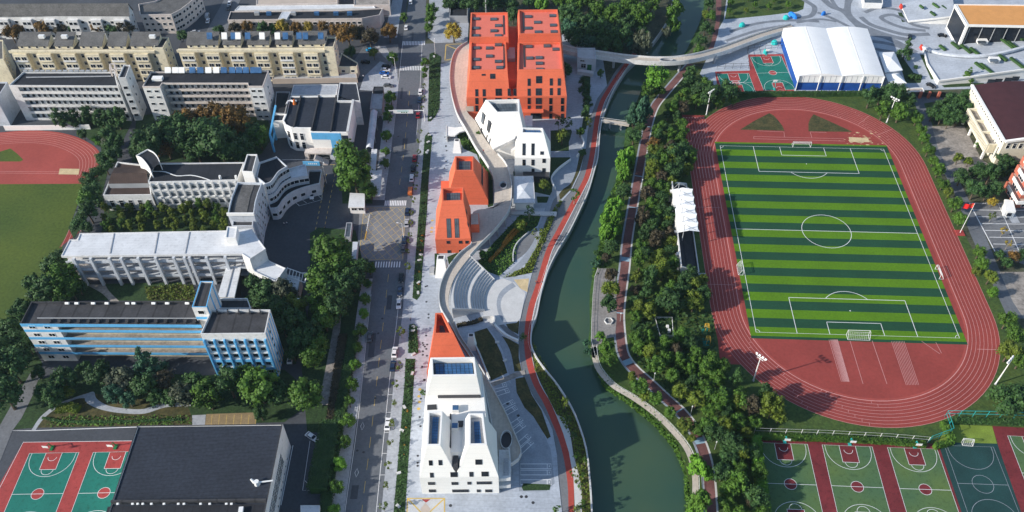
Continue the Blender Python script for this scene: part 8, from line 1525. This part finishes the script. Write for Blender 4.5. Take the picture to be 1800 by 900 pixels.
for x, y, r, k in ((1180, 530, 24, 'dark'), (1220, 530, 18, 'olive'), (1205, 495, 18, 'dark'), (1192, 270, 20, 'dark'), (1185, 300, 18, 'dark'), (1258, 700, 22, 'mid'), (1300, 705, 20, 'mid'), (1357, 715, 24, 'olive'), (1345, 690, 14, 'dark'), (1320, 790, 14, 'mid'), (1255, 760, 18, 'dark'), (1290, 780, 22, 'dark'), (1295, 850, 20, 'mid'), (1330, 875, 20, 'dark'), (1155, 800, 1, 'dark')): 
    if r > 2: T(k, 'round', x, y, r, 'in the riverside park', GP)
for x, y, r in ((1250, 168, 20), (1275, 158, 22), (1228, 160, 16), (1210, 142, 15), (1205, 165, 13), (1240, 150, 14), (1262, 175, 14), (1195, 178, 13), (1290, 175, 10), (1225, 178, 12), (1180, 190, 12)): T('dark' if r > 14 else 'mid', 'round', x, y, r, 'at the top left corner of the stadium', 'trees round the top of the stadium')
GS = 'trees round the right side of the stadium'
for x, y, r, k in ((1530, 171, 16, 'dark'), (1550, 165, 16, 'dark'), (1573, 164, 19, 'dark'), (1553, 193, 16, 'mid'), (1583, 194, 18, 'mid'), (1597, 175, 13, 'dark'), (1612, 208, 11, 'mid'), (1619, 227, 10, 'mid'), (1625, 241, 10, 'mid'), (1632, 263, 11, 'mid'), (1641, 282, 9, 'mid'), (1650, 299, 12, 'mid'), (1658, 322, 11, 'mid'), (1667, 340, 9, 'olive'), (1678, 360, 12, 'mid'), (1690, 383, 13, 'mid'), (1722, 442, 13, 'mid'), (1727, 463, 14, 'mid'), (1740, 488, 12, 'olive'), (1745, 514, 10, 'bright'), (1717, 478, 8, 'olive'), (1770, 564, 15, 'mid'), (1787, 588, 17, 'mid'), (1775, 618, 20, 'olive'), (1795, 632, 18, 'mid'), (1768, 706, 27, 'dark'), (1790, 690, 18, 'dark'), (1640, 198, 13, 'dark'), (1655, 205, 12, 'dark'), (1668, 198, 15, 'dark'), (1680, 174, 17, 'dark'), (1695, 188, 15, 'dark'), (1700, 172, 14, 'dark'), (1655, 186, 13, 'dark'), (1684, 208, 13, 'dark'), (1667, 215, 10, 'dark')): T(k, 'round', x, y, r, 'on the right side of the stadium', GS)
for x, y, r, k in ((1690, 310, 15, 'dark'), (1720, 301, 16, 'dark'), (1741, 307, 16, 'dark'), (1714, 332, 17, 'dark'), (1747, 334, 15, 'dark'), (1765, 278, 13, 'dark'), (1760, 299, 15, 'dark'), (1775, 290, 12, 'dark'), (1735, 340, 12, 'dark'), (1745, 355, 9, 'yellow'), (1684, 279, 9, 'olive'), (1703, 284, 8, 'olive'), (1760, 448, 10, 'dark'), (1780, 452, 11, 'autumn'), (1797, 450, 12, 'dark'), (1770, 462, 10, 'dark')): T(k, 'round', x, y, r, 'around the assembly hall', 'trees of the school on the right')
for x, y, r, k in ((1745, 378, 7, 'olive'), (1765, 404, 7, 'yellow'), (1773, 428, 7, 'yellow'), (1716, 255, 5, 'bright')): T(k, 'young', x, y, r, 'on a car park island', 'young trees of the car park')
T('dark', 'cone', 1593, 88, 12, 'on the plaza right of the tent hall', 'conifers of the swirled plaza'); T('mid', 'cone', 1703, 130, 10, 'before the broad museum roof', 'conifers of the swirled plaza')
for x, y, r in ((1600, 137, 8), (1612, 139, 8), (1608, 120, 6)): T('dark', 'shrub', x, y, r, 'behind the tent annex', 'shrubs behind the tent annex', True)
# hedges
hl = lambda pts: [at(*p) for p in pts]
leafstrip('hedge', hl([(1290, 169), (1350, 169), (1420, 169), (1500, 168), (1530, 168)]), 1.8, 2.2, 'dark', 'long dark hedge between the top curve of the track and the courts', 'hedge')
leafstrip('hedge', hl([(1325, 770), (1450, 774), (1560, 779), (1625, 785)]), 1.5, 2.0, 'mid', 'clipped hedge under the white-posted fence of the olive courts', 'hedge')
leafstrip('hedge', hl([(1655, 745), (1672, 780), (1640, 788)]), 1.6, 2.2, 'mid', 'clipped hedge at the corner gate of the dark green court', 'hedge'); leafstrip('hedge', hl([(1668, 741), (1830, 746)]), 1.6, 1.8, 'dark', 'clipped hedge behind the mossy court, bottom right', 'hedge')
leafstrip('hedge', hl([(1326, 775), (1330, 820), (1338, 870), (1345, 930)]), 3.0, 3.4, 'bright', 'tall bright creeper hedge along the left side of the olive courts', 'hedge')
leafstrip('hedge', hl([(585, 748), (577, 790), (568, 830), (562, 868)]), 6.5, 3.6, 'dark', 'broad dark hedge between the hall yard and the road', 'hedge'); leafstrip('hedge', hl([(622, 590), (612, 650), (604, 700), (594, 755), (586, 800), (577, 850), (572, 940)]), 3.6, 1.6, 'dark', 'low dark shrub strip along the wall left of the road', 'hedge')
leafstrip('planting_strip', hl([(604, 590), (597, 640), (590, 690), (582, 745)]), 3.0, 1.2, 'brown', 'brown low planting between the campus wall and the dark shrubs', 'planting', sz=.5)
leafstrip('hedge', hl([(75, 735), (110, 742), (160, 743), (230, 742), (320, 738)]), .8, .6, 'dark', 'loose low hedge in the garden above the left ball courts', 'hedge'); leafstrip('hedge', hl([(100, 722), (120, 718), (140, 722)]), 3.0, 1.6, 'olive', 'rounded bright shrub mass inside the garden path loop', 'hedge')
leafstrip('planting_strip', hl([(925, 395), (906, 412), (888, 432), (872, 450), (860, 462)]), 1.1, 1.3, 'pampas', 'curving band of orange grass in the plaza garden, longer one', 'planting', sz=.4); leafstrip('planting_strip', hl([(905, 405), (892, 420), (884, 432)]), .8, 1.3, 'pampas', 'short band of orange grass beside the longer one', 'planting', sz=.4)
leafstrip('planting_strip', hl([(803, 574), (818, 571), (835, 568), (848, 562)]), 1.4, 1.0, 'brown', 'brown planting at the foot of the amphitheatre steps', 'planting', sz=.4)
cover('river_plants', [(1046, 640), (1040, 615), (1050, 605), (1064, 640), (1100, 680), (1150, 722), (1185, 760), (1206, 800), (1212, 850), (1213, 940), (1208, 940), (1204, 830), (1186, 785), (1150, 743), (1100, 704), (1060, 675)], 'mid', 4200, .7, 'low bright plants covering the lower right river bank', 3, -1.6, 1.6)
cover('river_plants', [(1040, 480), (1052, 440), (1060, 400), (1068, 350), (1082, 320), (1092, 285), (1104, 290), (1090, 340), (1078, 420), (1066, 470), (1046, 490)], 'mid', 2200, .7, 'low bright plants under the willows of the right bank', 4, -1.4, 1.6)
cover('shrub_cover', [(838, 464), (870, 425), (915, 378), (951, 379), (945, 397), (910, 425), (905, 460), (878, 486), (855, 477)], 'mid', 1400, .5, 'mixed low shrubs filling the triangular plaza garden', 5, .16, .8); cover('shrub_cover', [(884, 489), (922, 470), (945, 432), (962, 385), (985, 352), (988, 356), (975, 382), (960, 417), (942, 460), (935, 480), (900, 487)], 'olive', 900, .5, 'patchy shrubs between the grey garden path and the promenade', 6, .16, .7)
cover('shrub_cover', [(802, 236), (822, 230), (858, 290), (866, 318), (848, 300), (838, 272), (815, 262)], 'mid', 600, .6, 'green shrubs under the raised deck beside the rear orange block', 7, .16, 1.4); cover('shrub_cover', [(936, 600), (960, 645), (1005, 714), (1030, 775), (1038, 870), (1041, 950), (1024, 950), (1022, 860), (1005, 770), (975, 722), (940, 650)], 'olive', 1500, .5, 'dry tufts on the bed between the cycle lane and the quay wall', 8, .05, .5)
cover('shrub_cover', [(1110, 560), (1150, 556), (1250, 545), (1262, 650), (1200, 715), (1115, 632)], 'dark', 1500, .9, 'dark undergrowth beneath the park trees by the track', 9, .03, .8); cover('shrub_cover', [(255, 505), (340, 500), (345, 528), (260, 528)], 'olive', 700, .6, 'rough shrubs in the courtyard behind the blue-banded block', 10, .05, 1.0); cover('shrub_cover', [(105, 732), (330, 731), (340, 746), (75, 751)], 'mid', 600, .5, 'tufted ground plants in the garden above the left courts', 12, .06, .5)
for pts, s in (([(692, 950), (692, 900), (711, 675), (713, 631), (730, 631), (727, 680), (712, 900), (712, 950)], 13), ([(718, 621), (720, 572), (726, 570), (733, 576), (735, 621)], 14), ([(725, 524), (736, 380), (747, 240), (753, 233), (760, 240), (754, 310), (742, 480), (739, 520)], 15), ([(752, 214), (755, 95), (763, 93), (775, 100), (773, 190), (765, 206)], 16)): cover('shrub_cover', pts, 'dark', 800, .5, 'low clipped ground plants in the roadside planting strip', s, .17, .35)
# ------------------------------------------------------------ labels: where several things share one, say which
def ordinal(n): return {1: 'first', 2: 'second', 3: 'third', 4: 'fourth', 5: 'fifth', 6: 'sixth', 7: 'seventh', 8: 'eighth', 9: 'ninth', 10: 'tenth', 11: 'eleventh', 12: 'twelfth'}.get(n, f'{n}th' if n % 100 in (11, 12, 13) or n % 10 not in (1, 2, 3) else f'{n}' + {1: 'st', 2: 'nd', 3: 'rd'}[n % 10])
def refine():
    by = {}
    bpy.context.view_layer.update()
    for o in LABELLED: by.setdefault(o['label'], []).append(o)
    for lb, os_ in by.items():
        if len(os_) < 2 or any(o.get('kind') == 'stuff' for o in os_): continue
        pr_ = {o.name: proj(o.matrix_world.translation) for o in os_}; xs = [v[0] for v in pr_.values()]; ys = [v[1] for v in pr_.values()]
        hor = (max(xs) - min(xs)) > (max(ys) - min(ys)) * 1.2
        os_ = sorted(os_, key=lambda o: pr_[o.name][0] if hor else -pr_[o.name][1])
        for i, o in enumerate(os_): o['label'] = f'{lb}, {ordinal(i + 1)} from the {"left" if hor else "bottom"}'
refine()
# ------------------------------------------------------------ the pale air over the town
hz = MB().box(-1215, 915, -435, 915, -5.5, 250)
hm = bpy.data.materials.new('haze_air'); hm.use_nodes = True; hm.node_tree.nodes.clear(); vo = hm.node_tree.nodes.new('ShaderNodeVolumePrincipled'); ho = hm.node_tree.nodes.new('ShaderNodeOutputMaterial')
vo.inputs['Color'].default_value = (.55, .78, 1, 1); vo.inputs['Density'].default_value = .00005; vo.inputs['Anisotropy'].default_value = .2; hm.node_tree.links.new(vo.outputs[0], ho.inputs['Volume'])
hz = hz.build('haze', hm); tag(hz, kind='stuff')
